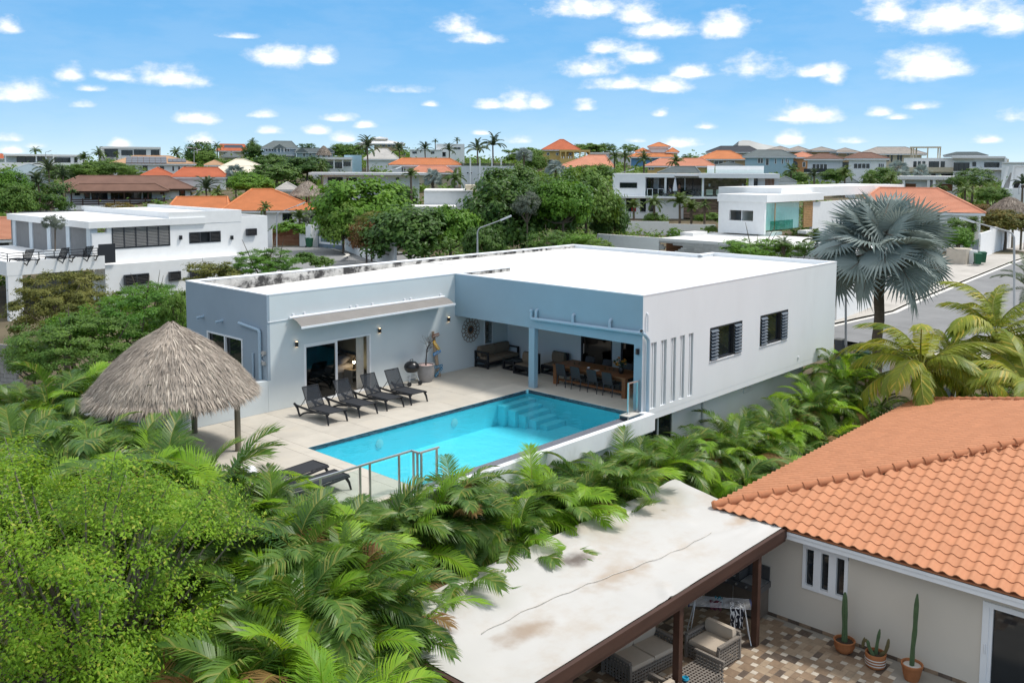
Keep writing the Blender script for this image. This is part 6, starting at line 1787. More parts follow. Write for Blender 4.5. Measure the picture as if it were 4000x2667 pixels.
h = simple('orange_roofed_house', 'low house with bright orange hip roof in front of the brown-roofed house', 870, 1251, 860, 118, 'white', 'orange', 822, 745, d=14, over=16, rl=985, rr=1064, courses=22, wins=[(1104,1138,836,860,2),(1200,1232,838,852,2)], frame='dark')
h.hip(668, 900, 824, 775, 10, RO['orange'], y0=1.0, over=.6, rl=697, rr=890, courses=14, nm='wing_roof'); h.block('wing_wall', 690, 890, 823, 860, 1.2, 10, WA_['white'], down=3)
simple('terracotta_house', 'terracotta roofed house at the left edge behind the columned villa', -120, 128, 990, 84, 'white', 'terra', 935, 862, d=10, over=14, rl=-80, rr=40, courses=18, wins=[(2,30,952,976,2)], frame='dark')
h = House('grey_gabled_house', 'blue-grey boarded house with slate hip roof and balcony on the skyline', 1025, 1162, 624, 242)
h.block('wall', 1034, 1155, 577, 624, 0, 9, WA_['bluegrey'], down=4); h.hip(1025, 1162, 578, 551, 9, RO['slate'], over=.8, rl=1070, rr=1140)
for a in (1040, 1052, 1062, 1112, 1122): h.win(a, a+8, 582, 592)
for a in (1112, 1125, 1138): h.win(a, a+9, 612, 622)
h.block('balcony', 1026, 1150, 596, 606, -1.6, -1.45, WA_['bluegrey']); h.block('balcony_floor', 1026, 1150, 606, 609, -1.6, 0, WA_['white'])
mb = MB(); mb.slab([(h.X(1068),-1.5,h.Z(580)),(h.X(1118),-1.5,h.Z(580)),(h.X(1093),-1.5,h.Z(564))], (0,4,0)); h.part('gable', mb, RO['slate'])
for px in (1082, 1096, 1108): h.block('porch_post', px, px+2.5, 580, 597, -1.5, -1.3, WA_['white'])
h = House('grey_wing_house', 'low blue-grey house with gabled slate roof beside the hilltop thatch', 1155, 1306, 614, 238)
h.block('wall', 1160, 1300, 592, 614, 0, 8, WA_['bluegrey'], down=4); h.hip(1153, 1306, 594, 580, 8, RO['slate'], rl=1170, rr=1290)
for (a, b) in ((1157,1205),(1262,1306)):
    mb = MB(); mb.slab([(h.X(a),-.6,h.Z(596)),(h.X(b),-.6,h.Z(596)),(h.X((a+b)/2),-.6,h.Z(578))], (0,4,0)); h.part('gable', mb, RO['slate'])
h.win(1184,1194,600,610); h.win(1208,1218,600,610)
h = flat('pillared_white_house', 'flat white pillared house with a light blue wing below the hilltop thatch', 1222, 1375, 615, 660, 190, wins=[(1258,1300,634,658,2),(1310,1335,636,656,2),(1342,1368,634,648)], slab=8)
for px in (1254, 1303, 1336, 1370): h.block('column', px, px+4, 622, 660, -2, -1.7, WA_['white'])
h.block('canopy', 1222, 1375, 615, 624, -2.2, -.3, RO['white'])
h.block('blue_wing', 1346, 1412, 606, 655, .5, 9, WA_['sky'], down=3)
h = House('pagoda_roofed_house', 'house on the skyline with white two-tier pagoda-like roof and beige walls', 1396, 1583, 580, 292)
h.block('wall', 1462, 1572, 561, 590, 0, 12, WA_['tan'], down=6); h.hip(1396, 1583, 562, 545, 12, RO['white'], over=1, rl=1470, rr=1510); h.block('lantern_wall', 1466, 1508, 539, 549, 4, 8, WA_['cream']); h.hip(1458, 1516, 540, 534, 4, RO['white'], y0=4, over=.8, nm='upper_roof', courses=3)
for a in (1470, 1492, 1514, 1532): h.win(a, a+12, 565, 573)
simple('pale_hip_roofed_house', 'house with pale grey hip roof behind tall palms near the skyline', 1420, 1562, 640, 212, 'white', 'pgrey', 622, 580, d=11, rl=1480, rr=1512)
h = flat('white_terraced_house', 'white cubic house with roof terrace on the skyline behind round palms', 1602, 1728, 585, 618, 250, wins=[(1612,1628,594,600),(1683,1696,593,600)], slab=3)
h.block('upper_block', 1705, 1815, 562, 618, 1, 9, WA_['white'], down=3); h.win(1772, 1800, 575, 583, 1.0, n=2); h.win(1712, 1742, 594, 612, .95, n=2)
h = simple('orange_villa', 'two-storey house with bright orange roof behind the white overhanging roof', 1519, 1804, 690, 160, 'white', 'orange', 645, 619, d=11, over=14, rl=1570, rr=1760, wins=[(1569,1576,655,672),(1579,1585,655,672)])
h.hip(1598, 1768, 674, 650, 6, RO['salmon'], y0=-4.5, over=.5, nm='lower_roof', rl=1640, rr=1740); h.block('lower_wall', 1612, 1755, 673, 700, -4, 0, WA_['cream'], down=3)
h = House('grey_box_house', 'grey-blue boxy building with dark roof fence and four white poles', 1800, 2010, 712, 150)
h.block('wall', 1802, 2010, 649, 712, 0, 9, WA_['grey'], down=4)
for k in range(3): h.block('fence_rail', 1802, 2010, 639+3.4*k, 641.4+3.4*k, .1, .16, W['slat'])
for px in (1835, 1872, 1919, 1955): h.block('pole', px, px+5, 620, 712, -.35, -.1, WA_['white'], down=2)
h.win(1822,1832,674,679); h.win(1836,1846,674,679)
h = flat('overhanging_roof_house', 'white house with thin wide overhanging flat roof behind the middle trees', 1215, 1668, 675, 745, 135, wins=[(1285,1340,695,725,3),(1366,1394,696,722,2),(1547,1557,695,702,2)], over=52, slab=9)
h.win(1353, 1364, 695, 722, nm='door', m=W['wood'])
h.block('wall_wing', 1560, 1640, 684, 745, 1.5, 7, WA_['white'], down=3)
simple('grey_shingle_house', 'grey shingled roof by the big thatch in front of the cream pavilion', 1075, 1170, 760, 142, 'white', 'pgrey', 742, 715, d=8)
h = flat('light_blue_box_house', 'plain pale blue box building among trees left of the big dark tree', 1657, 1846, 744, 815, 106, 'grey', wins=[], slab=3); h.block('low_roof', 1560, 1780, 800, 812, -5, 0, RO['white']); h.block('low_wall', 1570, 1770, 811, 840, -4.8, 0, WA_['white'], down=2)
h.block('beige_annex', 1820, 1865, 725, 760, 1, 6, WA_['cream'], down=2)
def thatch(label, px0, px1, pyt, pyb, depth, seed, n=2600):
    p = atd((px0+px1)/2, pyb, depth); k = depth/FPX; r_ = (px1-px0)/2*k; hgt = (pyb-pyt)*k
    g = min(p.z-1.5, ground(p.x, p.y)); t_ = thing('thatched_hut', label, 'hut', (p.x, p.y, g))
    prof = [(.02,hgt),(.16,hgt*.93),(.42,hgt*.68),(.72,hgt*.34),(.92,.1)]
    prof = [(a*r_, z+p.z) for a, z in prof]
    thatch_roof(t_, p.x, p.y, prof, n, seed, 1.0, r_*.22)
    for a in range(6):
        mb = MB(); mb.tube([(p.x+.7*r_*math.cos(a*1.047),p.y+.7*r_*math.sin(a*1.047),g),(p.x+.7*r_*math.cos(a*1.047),p.y+.7*r_*math.sin(a*1.047),p.z+hgt*.35)], .12, 6); mb.build('post', W['post'], t_)
thatch('round thatched hut on the skyline beside the grey gabled houses', 1232, 1298, 569, 606, 234, 1)
thatch('wide thatched roof right of the orange hip roof, among grey-green shrubs', 1128, 1276, 707, 762, 128, 2, 4200)
thatch('grey thatched hut at the right edge above the street wall', 3857, 4030, 769, 826, 104, 3, 3600)
thatch('small grey thatch tip in front of the orange wing roof', 606, 690, 796, 812, 108, 4, 1200)
h = House('yellow_house', 'yellow two-storey house with red pyramid roof and pillared porch on the skyline', 2117, 2304, 640, 240)
h.block('wall', 2119, 2240, 585, 640, 0, 11, WA_['yellow'], down=4); h.hip(2115, 2268, 586, 544, 11, RO['red'], over=.8, rl=2186, rr=2200); h.block('porch_wall', 2185, 2304, 586, 594, -1.5, 7, WA_['yellow']); h.block('porch_floor', 2185, 2304, 620, 640, -1.5, 7, WA_['yellow'], down=4)
for px in (2187, 2207, 2238, 2262, 2282, 2299): h.block('column', px, px+5, 594, 621, -1.5, -1.1, WA_['yellow'])
for k in range(12): h.block('baluster', 2190+9.4*k, 2194+9.4*k, 612, 621, -1.45, -1.3, WA_['white'])
for a in (2136, 2172, 2222): h.win(a, a+9, 598, 607)
h.win(2138, 2160, 625, 638)
simple('salmon_roofed_house', 'wide salmon-orange roof below the yellow house', 2174, 2402, 668, 190, 'white', 'salmon', 654, 606, d=12, rl=2300, rr=2365, courses=12)
flat('white_hill_house', 'thin white flat roof between the yellow house and the orange tower house', 2304, 2475, 596, 616, 252, 'grey')
h = House('orange_tower_house', 'house with orange roofs and a square white tower on the skyline', 2453, 2650, 640, 232)
h.block('wall', 2466, 2600, 612, 640, 0, 10, WA_['blue'], down=4); h.hip(2453, 2648, 614, 586, 10, RO['orange'], over=.8, rl=2510, rr=2590); h.block('upper_wall', 2600, 2645, 592, 632, 2, 9, WA_['cream'], down=4); h.block('tower', 2533, 2610, 572, 600, 3, 8, WA_['white']); h.hip(2528, 2618, 573, 556, 5, RO['orange'], y0=3, over=.6, rl=2570, rr=2576, nm='tower_roof', courses=5)
h.hip(2478, 2540, 593, 578, 5, RO['orange'], y0=3, nm='side_roof', courses=5); h.hip(2600, 2652, 594, 577, 6, RO['orange'], y0=2, nm='side_roof', courses=5); h.win(2622,2630,599,604,2.0)
simple('salmon_roofed_bungalow', 'long salmon roofed bungalow with yellow walls behind the modern terrace house', 2519, 2791, 672, 186, 'yellow', 'salmon', 649, 619, d=12, rl=2580, rr=2745, courses=12, wins=[(2535,2543,656,664),(2548,2555,656,664)])
simple('dark_roofed_house', 'dark grey hip roof on the skyline in front of the pale quarry hill', 2759, 2968, 605, 262, 'concrete', 'dark', 594, 570, d=12, rl=2815, rr=2925)
h = simple('arched_orange_house', 'tan house with orange roof and arched porch near the skyline', 2723, 2922, 648, 216, 'tan', 'orange', 622, 588, d=11, rl=2800, rr=2850, wins=[(2757,2763,626,631),(2772,2778,626,631),(2790,2824,630,642,2),(2836,2868,630,642,2)])
h = simple('blue_house', 'sky blue two-storey house with slate roof right of the skyline middle', 2900, 3105, 688, 200, 'sky', 'slate', 612, 586, d=11, rl=2955, rr=3050, wins=[(2960,2980,620,638,2),(2990,3002,620,646),(3024,3030,622,640),(3050,3056,622,640),(3064,3069,620,634),(3072,3077,624,642)])
simple('grey_pyramid_roofed_house', 'small slate pyramid roof in front of the blue house', 2796, 2900, 660, 178, 'white', 'slate', 648, 634)
h = House('taupe_roofed_row', 'row of weathered taupe hip roofs over tan walls along the right skyline', 3000, 3356, 625, 262)
for (a, b, e, r_) in ((2985,3110,590,570),(3066,3170,590,571),(3150,3262,590,574),(3236,3352,596,578)): h.hip(a, b, e, r_, 9, RO['taupe'], y0=(a%7)*.3, over=.8, courses=6)
h.block('wall', 3075, 3340, 590, 625, 1, 9, WA_['tan'], down=4)
for a in (3120, 3160, 3260, 3300): h.win(a, a+8, 598, 606, 1.0)
h = simple('orange_arched_house', 'orange walled house with salmon roof and white rimmed arch', 3077, 3190, 672, 206, 'orange', 'salmon', 615, 594, d=10, wins=[(3135,3144,634,652)])
mb = MB(); vs = [(h.X(3092)+0,-.02,h.Z(660)),(h.X(3116),-.02,h.Z(660))]+[(h.X(3104)+12*h.k*math.cos(t_*math.pi/10),-.02,h.Z(642)+13*h.k*math.sin(t_*math.pi/10)) for t_ in range(11)]
mb.slab([vs[0],vs[1]]+vs[2:], (0,-.04,0)); h.part('arched_window', mb, W['dglass'])
for (a, b, lab, rl_, rr_) in ((3147,3297,'left',3205,3240),):
    h = House('twin_hip_house', 'pale grey two-storey house with two brown hip roofs', 3147, 3460, 692, 182)
    h.block('wall', 3160, 3290, 621, 692, 0, 9, WA_['grey'], down=4); h.block('wall', 3313, 3448, 619, 692, -.5, 9, WA_['white'], down=4); h.block('link_wall', 3290, 3313, 634, 692, 3, 9, WA_['white'], down=4)
    h.hip(3145, 3298, 622, 600, 9, RO['brown'], over=.8, rl=3205, rr=3235); h.hip(3295, 3460, 620, 597, 9.5, RO['brown'], y0=-.5, over=.8, rl=3350, rr=3395, nm='roof')
    h.win(3178, 3234, 642, 675, n=4, frame='white'); h.win(3331, 3390, 640, 658, -.5, n=4); h.win(3420, 3440, 640, 654, -.5, n=3)
    h.block('balcony_rail', 3148, 3262, 660, 675, -1.5, -1.45, W['dframe']); h.block('balcony_floor', 3148, 3262, 675, 680, -1.6, 0, WA_['white'])
h = simple('cream_long_house', 'cream house with long pale weathered hip roof at the right skyline', 3355, 3608, 655, 242, 'cream', 'taupe', 602, 574, d=12, over=20, rl=3425, rr=3530, wins=[(3465,3471,602,630),(3480,3484,604,632),(3502,3508,605,632),(3512,3518,605,632)], frame='dark')
h = House('pergola_apartment_house', 'white apartment building with an open concrete frame on its roof', 3534, 3732, 695, 222)
h.block('wall', 3536, 3730, 618, 695, 0, 10, WA_['white'], down=5); h.block('balcony', 3536, 3728, 654, 672, -1.8, 0, WA_['cream'])
for px in (3558, 3567, 3577, 3618, 3655, 3663): h.block('roof_frame_post', px, px+5, 576, 618, .6+((px//9)%3)*2, 1.0+((px//9)%3)*2, WA_['cream'])
h.block('roof_frame_beam', 3556, 3668, 573.5, 578, .55, 6, WA_['cream'])
for a, b in ((3572,3582),(3588,3597),(3604,3613),(3627,3662),(3669,3682)): h.win(a, b, 632, 653, n=2 if b-a > 20 else 1, frame='dark')
for a in (3630, 3672, 3690): h.win(a, a+22, 680, 690, -.0, frame='dark')
h = House('dark_roofed_white_house', 'white two-storey house with charcoal hip roof at the far right skyline', 3691, 3912, 705, 215)
h.block('wall', 3730, 3905, 620, 705, 0, 10, WA_['white'], down=5); h.hip(3690, 3850, 608, 594, 9, RO['slate'], y0=3, rl=3735, rr=3810); h.block('roof_slab', 3722, 3908, 612, 620, -2, 10, RO['white'])
h.win(3731, 3785, 637, 668, n=3, frame='dark'); h.win(3838, 3888, 636, 653, n=3, frame='dark'); h.win(3797, 3808, 634, 650, frame='dark')
h.block('balcony', 3786, 3906, 656, 664, -2, -.1, WA_['white']); h.block('side_wall', 3905, 3914, 618, 705, -2, 9, WA_['white'], down=4); h.block('tower_pier', 3914, 3920, 622, 700, -1, 0, WA_['cream'], down=4)
h = flat('white_garages', 'white flat-roofed garages with three brown doors behind palms', 3434, 3724, 688, 745, 160, wins=[], slab=12)
for a, b in ((3505,3528),(3540,3577),(3660,3706)): h.win(a, b, 718, 745, nm='garage_door', m=W['wood'], frame=None)
for px in (3528, 3616, 3636, 3706): h.block('pier', px, px+10, 700, 745, -1.2, -.05, WA_['white'])
h.block('canopy', 3500, 3722, 690, 702, -1.4, -.3, RO['white'])
flat('white_far_house', 'flat white house tops at the right picture edge behind the stair house', 3920, 4060, 634, 700, 190, slab=5, wins=[])
h = flat('outside_stair_house', 'white house with an outside stair under a slanted wall at the right edge', 3960, 4090, 648, 780, 140, slab=4, wins=[(3967,3985,710,735),(3992,4010,706,735)])
h.block('terrace_wall', 3918, 4090, 736, 780, -3, 0, WA_['white'], down=3)
mb = MB()
for k in range(14): mb.box(h.X(3930+1.6*k), h.X(3948+1.2*k), -1.2+.08*k, -.9+.08*k, h.Z(736-4.6*k)-.25, h.Z(736-4.6*k))
tag(h.part('stair_steps', mb, WA_['concrete']), kind='stuff')
mb = MB(); mb.slab([(h.X(3922),-1.3,h.Z(736)),(h.X(3932),-1.3,h.Z(736)),(h.X(3945),-1.3,h.Z(652)),(h.X(3937),-1.3,h.Z(652))], (0,1.2,0)); mb.slab([(h.X(3950),-1.3,h.Z(736)),(h.X(3962),-1.3,h.Z(736)),(h.X(3964),-1.3,h.Z(652)),(h.X(3960),-1.3,h.Z(652))], (0,1.2,0)); h.part('slanted_wall', mb, WA_['white'])
h = simple('red_tiled_street_house', 'low white house with salmon tiled hip roof behind the silver fan palm', 3330, 3817, 880, 100, 'white', 'salmon', 827, 741, d=13, over=18, rl=3432, rr=3652, courses=20, wins=[(3612,3662,836,868,3)], frame='white')
for px in (3640, 3794): h.block('porch_post', px, px+7, 830, 880, -.4, -.2, WA_['white'], down=2)
simple('grey_gabled_pavilion', 'small pavilion with grey slat roof left of the white roofs on the right', 3022, 3110, 735, 150, 'white', 'slate', 712, 692)
simple('grey_gabled_pavilion', 'small grey roof between palms behind the curtain house', 3286, 3352, 735, 152, 'white', 'slate', 714, 694)
# pale quarried hill far off
mb = MB(); P0 = []
hx = [(2600,690),(2780,640),(2835,596),(2862,570),(2868,552),(2905,548),(2940,549),(2948,558),(2990,564),(3040,575),(3110,600),(3220,640),(3420,690)]
top = [atd(px, py, 2300) for px, py in hx]; 
n = len(top); vs = []
for i, p in enumerate(top):
    for j in range(6):
        t_ = j/5; q = p-Vector((FW.x,FW.y,0))*(t_*330)+RT*(40*noise.noise(Vector((i*.8,j*.9,0)))); vs.append((q.x, q.y, p.z*(1-t_**.8)+(-8)*t_**.8+8*noise.noise(Vector((i*1.3,j*1.1,4)))*(1 if 0<j<5 else 0)))
mb.add(vs, [(i*6+j, i*6+j+1, (i+1)*6+j+1, (i+1)*6+j) for i in range(n-1) for j in range(5)])
tag(mb.build('quarry_hill', mat('hazed_limestone_hill', (.40,.40,.385), .95, .22, .012, 6), smooth=True), kind='structure')  # whitish limestone, with the distance haze also put into its pale colour
# ================================================================ white villa with columned terrace on the left
v2 = thing('columned_white_villa', 'white flat-roofed villa with columned roof terrace and dark louvres at the left', 'house', (*atd(600,1000,64).xy, -1.0))
C0 = atd(351, 880, 62.0)
VX, VY = C0.x, C0.y
def ax_(px, py, y): p = aty(px, py, y); return p
def atx(px, py, x):
    d = ray(px, py); return EYE+d*(x/d.x)
def z_at(px, py, y): return aty(px, py, y).z
ZR = z_at(351, 866, VY); ZS = z_at(351, 893, VY)
XE2 = ax_(942, 900, VY).x; XE3 = ax_(1045, 900, VY+1.2).x
ZL = z_at(410, 1036, VY-1.2)
YB2 = atx(34, 838, VX).y
DEP = YB2
m = MB()
xw = ax_(361, 950, VY).x; xo = ax_(418, 905, VY).x
zt1, zo0, zo1 = ZS, z_at(361, 911, VY), ZS
LOU = (ax_(440,960,VY).x, ax_(663,960,VY).x, z_at(550, 967, VY), z_at(550, 883, VY))
WN2 = (ax_(741,930,VY).x, ax_(860,930,VY).x, z_at(800,948,VY), z_at(800,905,VY))
Y0_, Y1_ = VY, VY+.25
zb = -3
m.box(xw, LOU[0], Y0_, Y1_, zb, zo0); m.box(xo, LOU[0], Y0_, Y1_, zo0, ZS)
m.box(LOU[0], LOU[1], Y0_, Y1_, zb, LOU[2]); m.box(LOU[0], LOU[1], Y0_, Y1_, LOU[3], ZS); m.box(LOU[1], WN2[0], Y0_, Y1_, zb, ZS)
m.box(WN2[0], WN2[1], Y0_, Y1_, zb, WN2[2]); m.box(WN2[0], WN2[1], Y0_, Y1_, WN2[3], ZS); m.box(WN2[1], XE2, Y0_, Y1_, zb, ZS+.01)
m.box(XE2-.25, XE2, Y1_, DEP, zb, ZS)
m.box(XE2, XE3, VY+1.2, VY+1.45, zb, ZR-.15); m.box(XE3-.25, XE3, VY+1.45, DEP, zb, ZR-.15)
m.build('front_wall', WA_['white'], v2)
m = MB(); m.box(VX-.15, XE2-3, VY-.15, DEP, ZS, ZR); m.build('roof_slab', WA_['white'], v2)
XU = ax_(660, 880, VY).x
m = MB(); m.box(XU, XE2+.05, VY-.02, VY+.2, ZS+.011, ZR+.45); m.box(XU, XU+.2, VY+.2, DEP, ZR, ZR+.45); m.box(XE2-.15, XE2+.05, VY+.2, DEP, ZS+.011, ZR+.45); m.box(XU+.2, XE2-.15, VY+.2, DEP-.2, ZR+.1, ZR+.2); m.build('parapet', WA_['white'], v2)
m = MB(); m.box(VX+6, VX+7.4, VY+6, VY+7.4, ZR, ZR+.25); m.build('roof_hatch', RO['white'], v2)
m = MB(); m.box(ax_(410,1040,VY-1.2).x, ax_(958,1000,VY-1.2).x, VY-1.2, VY-.001, zb, ZL); m.build('lower_block', WA_['white'], v2)
def louvre_win(x0, x1, z0, z1, y, npan, nsl, nm='louvre_window', open_mid=False):
    bk = MB(); bk.box(x0, x1, y+.12, y+.16, z0, z1); o = bk.build(nm, W['black'], v2)
    f = MB()
    for i in range(npan+1):
        x = x0+(x1-x0)*i/npan; f.box(x-.04, x+.04, y-.03, y+.1, z0, z1)
    f.box(x0, x1, y-.032, y+.102, z1-.06, z1-.001); f.box(x0, x1, y-.032, y+.102, z0+.001, z0+.06); f.build('frame', W['slat'], o)
    for i in range(npan):
        if open_mid and i == npan//2: continue
        a, b = x0+(x1-x0)*i/npan+.05, x0+(x1-x0)*(i+1)/npan-.05
        for k in range(nsl):
            z = z0+.09+(z1-z0-.15)*(k+.4)/nsl
            s_ = MB(); s_.obox(((a+b)/2, y+.03, z), ((b-a)/2,0,0), (0,.045,-.035), (0,.004,.005)); s_.build('slat', W['slatl'] if npan == 5 else W['slat'], o)
W['slatl'] = hm('pale_louvre_slat', (.42,.42,.42), rough=.6)
louvre_win(*LOU, VY, 5, 13)
louvre_win(*WN2, VY, 3, 7, open_mid=True)
louvre_win(ax_(960,900,VY+1.2).x, ax_(997,900,VY+1.2).x, z_at(975,920,VY+1.2), z_at(975,893,VY+1.2), VY+1.2-.17, 1, 5)
yl_ = VY-1.2
for (a, b, c, d_) in ((484,577,1111,1070),(659,701,1096,1060),(742,784,1092,1053),(860,925,1064,1042)):
    louvre_win(ax_(a,c,yl_).x, ax_(b,c,yl_).x, z_at((a+b)/2,c,yl_), z_at((a+b)/2,d_,yl_), yl_-.17, 2 if b-a > 60 else 1, 6)
for px in (704, 904):
    p = aty(px, 928, VY); m = MB(); m.box(p.x-.09, p.x+.09, VY-.16, VY-.001, p.z-.15, p.z+.15); m.build('wall_lamp', W['black'], v2)
# terrace: floor, parapet, columns along the side, slatted screen behind
ZF = z_at(335, 1006, VY)-.1
tx0 = VX-.2
tp0 = aty(25, 1031, VY-1.4)
m = MB(); m.box(tp0.x, xw+.2, VY-1.4, VY-1.2, ZF-.6, ZF+.28); m.box(tp0.x, tp0.x+.2, VY-1.2, DEP, ZF-.6, ZF+.28); m.box(tp0.x+.2, xw, VY-1.2, DEP, ZF-.5, ZF); m.build('terrace', WA_['white'], v2)
m = MB(); m.box(tp0.x+.05, tp0.x+.9, VY-1.39, VY-1.0, zb, ZF-.6); m.build('garage_pier', WA_['white'], v2); m = MB(); m.box(tp0.x+3.6, xw-.3, VY+3, VY+3.2, zb, ZF-.6); m.build('garage_wall', hm('garage_shade_wall', (.42,.40,.38)), v2)  # garage wall colour greyed to carry the shade below the terrace
for k in range(5):
    y = VY+.15+(DEP-VY-1.0)*k/4*.98
    w = .32; m = MB(); m.box(VX+.05, VX+.55, y, y+w+.3, ZF, ZS); m.build('column', WA_['sky'] if False else hm('pale_blue_column', (.55,.60,.63)), v2)
m = MB(); m.box(xw, xw+.25, Y1_, DEP, ZF, ZS); m.build('terrace_wall', hm('shaded_terrace_wall', (.20,.20,.20)), v2)  # shade under the roof slab is put into this dark wall colour
m = MB(); m.box(VX+.6, xw+6, DEP-.4, DEP-.3, ZF, ZF+.9); m.build('screen_base', WA_['grey'], v2)
for k in range(9):
    m = MB(); m.box(VX+.6, xw+8, DEP-.45, DEP-.35, ZF+1.05+.19*k, ZF+1.13+.19*k); m.build('screen_slat', W['slat'], v2)
m = MB()
for z in (.45, .62, .8): m.bar((tp0.x+.1, VY-1.3, ZF+z), (xw-.1, VY-1.3, ZF+z), .04, .04); m.bar((tp0.x+.1, VY-1.3, ZF+z), (tp0.x+.1, VY+8, ZF+z), .04, .04)
for k in range(7): m.bar((tp0.x+.1+(xw-tp0.x-.3)*k/6, VY-1.3, ZF+.2), (tp0.x+.1+(xw-tp0.x-.3)*k/6, VY-1.3, ZF+.82), .05, .05)
m.build('terrace_railing', W['slat'], v2)
m = MB(); m.box(xw-.15, xw+.95, VY-1.36, VY-1.26, ZF-.25, ZF+1.05); m.build('railing_panel', W['dframe'], v2)
t_ = thing('terrace_table', 'pale table under the columned terrace roof of the left villa', 'table', (VX+3.2, VY+3, ZF))
MB().box(VX+1.9, VX+4.6, VY+2.5, VY+3.5, ZF+.7, ZF+.78).build('table_top', HM['raw_concrete'], t_)
for x in (VX+2.2, VX+4.3): MB().box(x-.1, x+.1, VY+2.8, VY+3.2, ZF, ZF+.7).build('leg', HM['raw_concrete'], t_)
for (x, y, r_, lab) in ((tp0.x+3.0, VY-.2, 200, 'dark sun lounger on the left villa terrace, beside the planter'),(tp0.x+4.6, VY-.1, 200, 'dark sun lounger on the left villa terrace, nearer the columns'),(tp0.x+.9, VY-.0, 200, 'dark sun lounger at the left end of the columned villa terrace')):
    dup(lg, (x, y, ZF), rad(r_), lab, group='dark loungers on the columned villa terrace')
t_ = thing('terrace_planter', 'round grey planter with a small olive tree on the left villa terrace', 'planter', (tp0.x+4.0, VY+1.4, ZF))
mb = MB(); mb.lathe([(.5,0),(.7,.5),(.72,.6),(.6,.6),(.5,.5)], (tp0.x+4.0, VY+1.4, ZF), 18); mb.build('pot', WA_['grey'], t_, smooth=True)
mb = MB(); mb.tube([(tp0.x+4.0,VY+1.4,ZF+.5),(tp0.x+4.05,VY+1.4,ZF+2.0)], .05, 6); mb.build('trunk', W['bark'], t_)
o = link('crown', crown('airy',0)[0], t_, (0,0,2.5), None, (.75,.75,.8)); override(o, L['grey'])
# ================================================================ white modern house with umbrella terrace (centre right)
h = House('modern_terrace_house', 'long white modern house with open terrace, stone wall and closed parasol', 2393, 3030, 772, 125)
h.block('left_block', 2393, 2522, 680, 772, 0, 8, WA_['white'])
h.block('roof_band', 2522, 2728, 680, 695, -.2, 8, WA_['white']); h.block('roof_band', 2728, 3030, 678, 695.5, -.6, 8, WA_['white'])
h.block('floor_slab', 2393, 3030, 768, 775, -1.6, 8, WA_['white'])
for px in (2596, 2740, 2917): h.block('column', px, px+8, 695, 768, -.1, .25, WA_['white'])
h.block('back_wall', 2522, 2740, 695, 768, 4.0, 4.2, hm('terrace_shade_wall', (.10,.10,.11)))  # dimness of the open terrace painted in as a near-black wall
# dry stone walls, course by course
rs = random.Random(6)
def stone_wall(nm, pa, pb, pt, pbt, y, n):
    mb = MB()
    for j in range(n):
        z0 = h.Z(pbt)+(h.Z(pt)-h.Z(pbt))*j/n; z1 = h.Z(pbt)+(h.Z(pt)-h.Z(pbt))*(j+1)/n-.012
        x = h.X(pa)
        while x < h.X(pb)-.1:
            w_ = min(rs.uniform(.35,1.0), h.X(pb)-x); mb.box(x, x+w_-.012, y-rs.uniform(.0,.05), y+.2, z0, z1); x += w_
    o = h.part(nm, mb, hm('stack_stone', (.165,.118,.085), var=.25, scale=2, island=.45)); o['kind'] = 'stuff'; return o
stone_wall('stone_wall', 2748, 2912, 697, 768, 3.0, 16)
stone_wall('stone_wall', 2672, 2810, 775, 850, -1.2, 16)
h.block('side_block', 2925, 2935, 695, 768, -.2, 6, WA_['white']); h.win(2938, 2950, 698, 766, .8, frame='dark'); h.block('side_wall', 2950, 3030, 695, 768, 1.0, 6, WA_['grey'])
for k in range(7): h.block('wood_slat', 2980+5*k, 2983+5*k, 698, 760, .9, .98, W['wood'])
h.win(2423, 2488, 717, 735, frame='dark')
for a, b in ((2524,2594),(2606,2738)): h.win(a, b, 698, 767, 3.8, n=4, frame='dark', nm='sliding_window')
for k in range(9): h.block('blind_slat', 2550+2.4*k, 2551.4+2.4*k, 697, 742, 3.6, 3.7, W['frame'])
h.block('pier_stripe', 2672, 2676, 697, 745, 3.5, 3.7, W['frame'])
mb = MB(); mb.slab([(h.X(2633),-1.6,h.Z(688)),(h.X(2728),-1.6,h.Z(688)),(h.X(2726),1.0,h.Z(692)),(h.X(2640),1.0,h.Z(692))], (0,0,-.06)); h.part('awning', mb, W['awning'])
h.block('upper_parapet', 2792, 2978, 648, 678, 3, 3.2, WA_['white']); h.block('upper_pier', 2760, 2788, 648, 678, 2.5, 3.5, WA_['white'])
mb = MB(); mb.box(h.X(2732), h.X(2976), -.3, -.28, h.Z(677), h.Z(663)); h.part('glass_balustrade', mb, W['glass'])
mb = MB(); mb.box(h.X(2524), h.X(2912), -1.5, -1.48, h.Z(768), h.Z(745)); h.part('glass_balustrade', mb, W['glass'])
h.hip(2562, 2735, 678, 652, 6, RO['slate'], y0=6, rl=2625, rr=2712, nm='rear_roof', fascia=False)
for a, b, mm in ((2447,2490,W['dglass']),(2502,2528,W['dglass']),(2538,2560,W['dglass'])): h.win(a, b, 777, 830, -.5, frame='white', m=mm)
h.block('lower_wall', 2400, 2672, 775, 850, -.45, 6, WA_['white'], down=3)
h.block('red_curtain', 2470, 2489, 778, 828, -.56, -.54, hm('red_curtain', (.28,.02,.02)))
for px in (2770, 2899):
    mb = MB(); mb.lathe([(.02,0),(.12,.05),(.14,.35),(.0,.4)], (h.X(px), 2.8, h.Z(730)), 8); h.part('wall_lamp', mb, W['frame'])
k = h.k; B_ = Matrix.Rotation(h.tag, 4, 'Z')
def hw(px, py, y): return h.t.location+(B_ @ Vector((h.X(px), y, h.Z(py))))
p = hw(2638, 768, -1.0); t_ = thing('closed_parasol', 'closed white parasol on the terrace of the modern house', 'parasol', p)
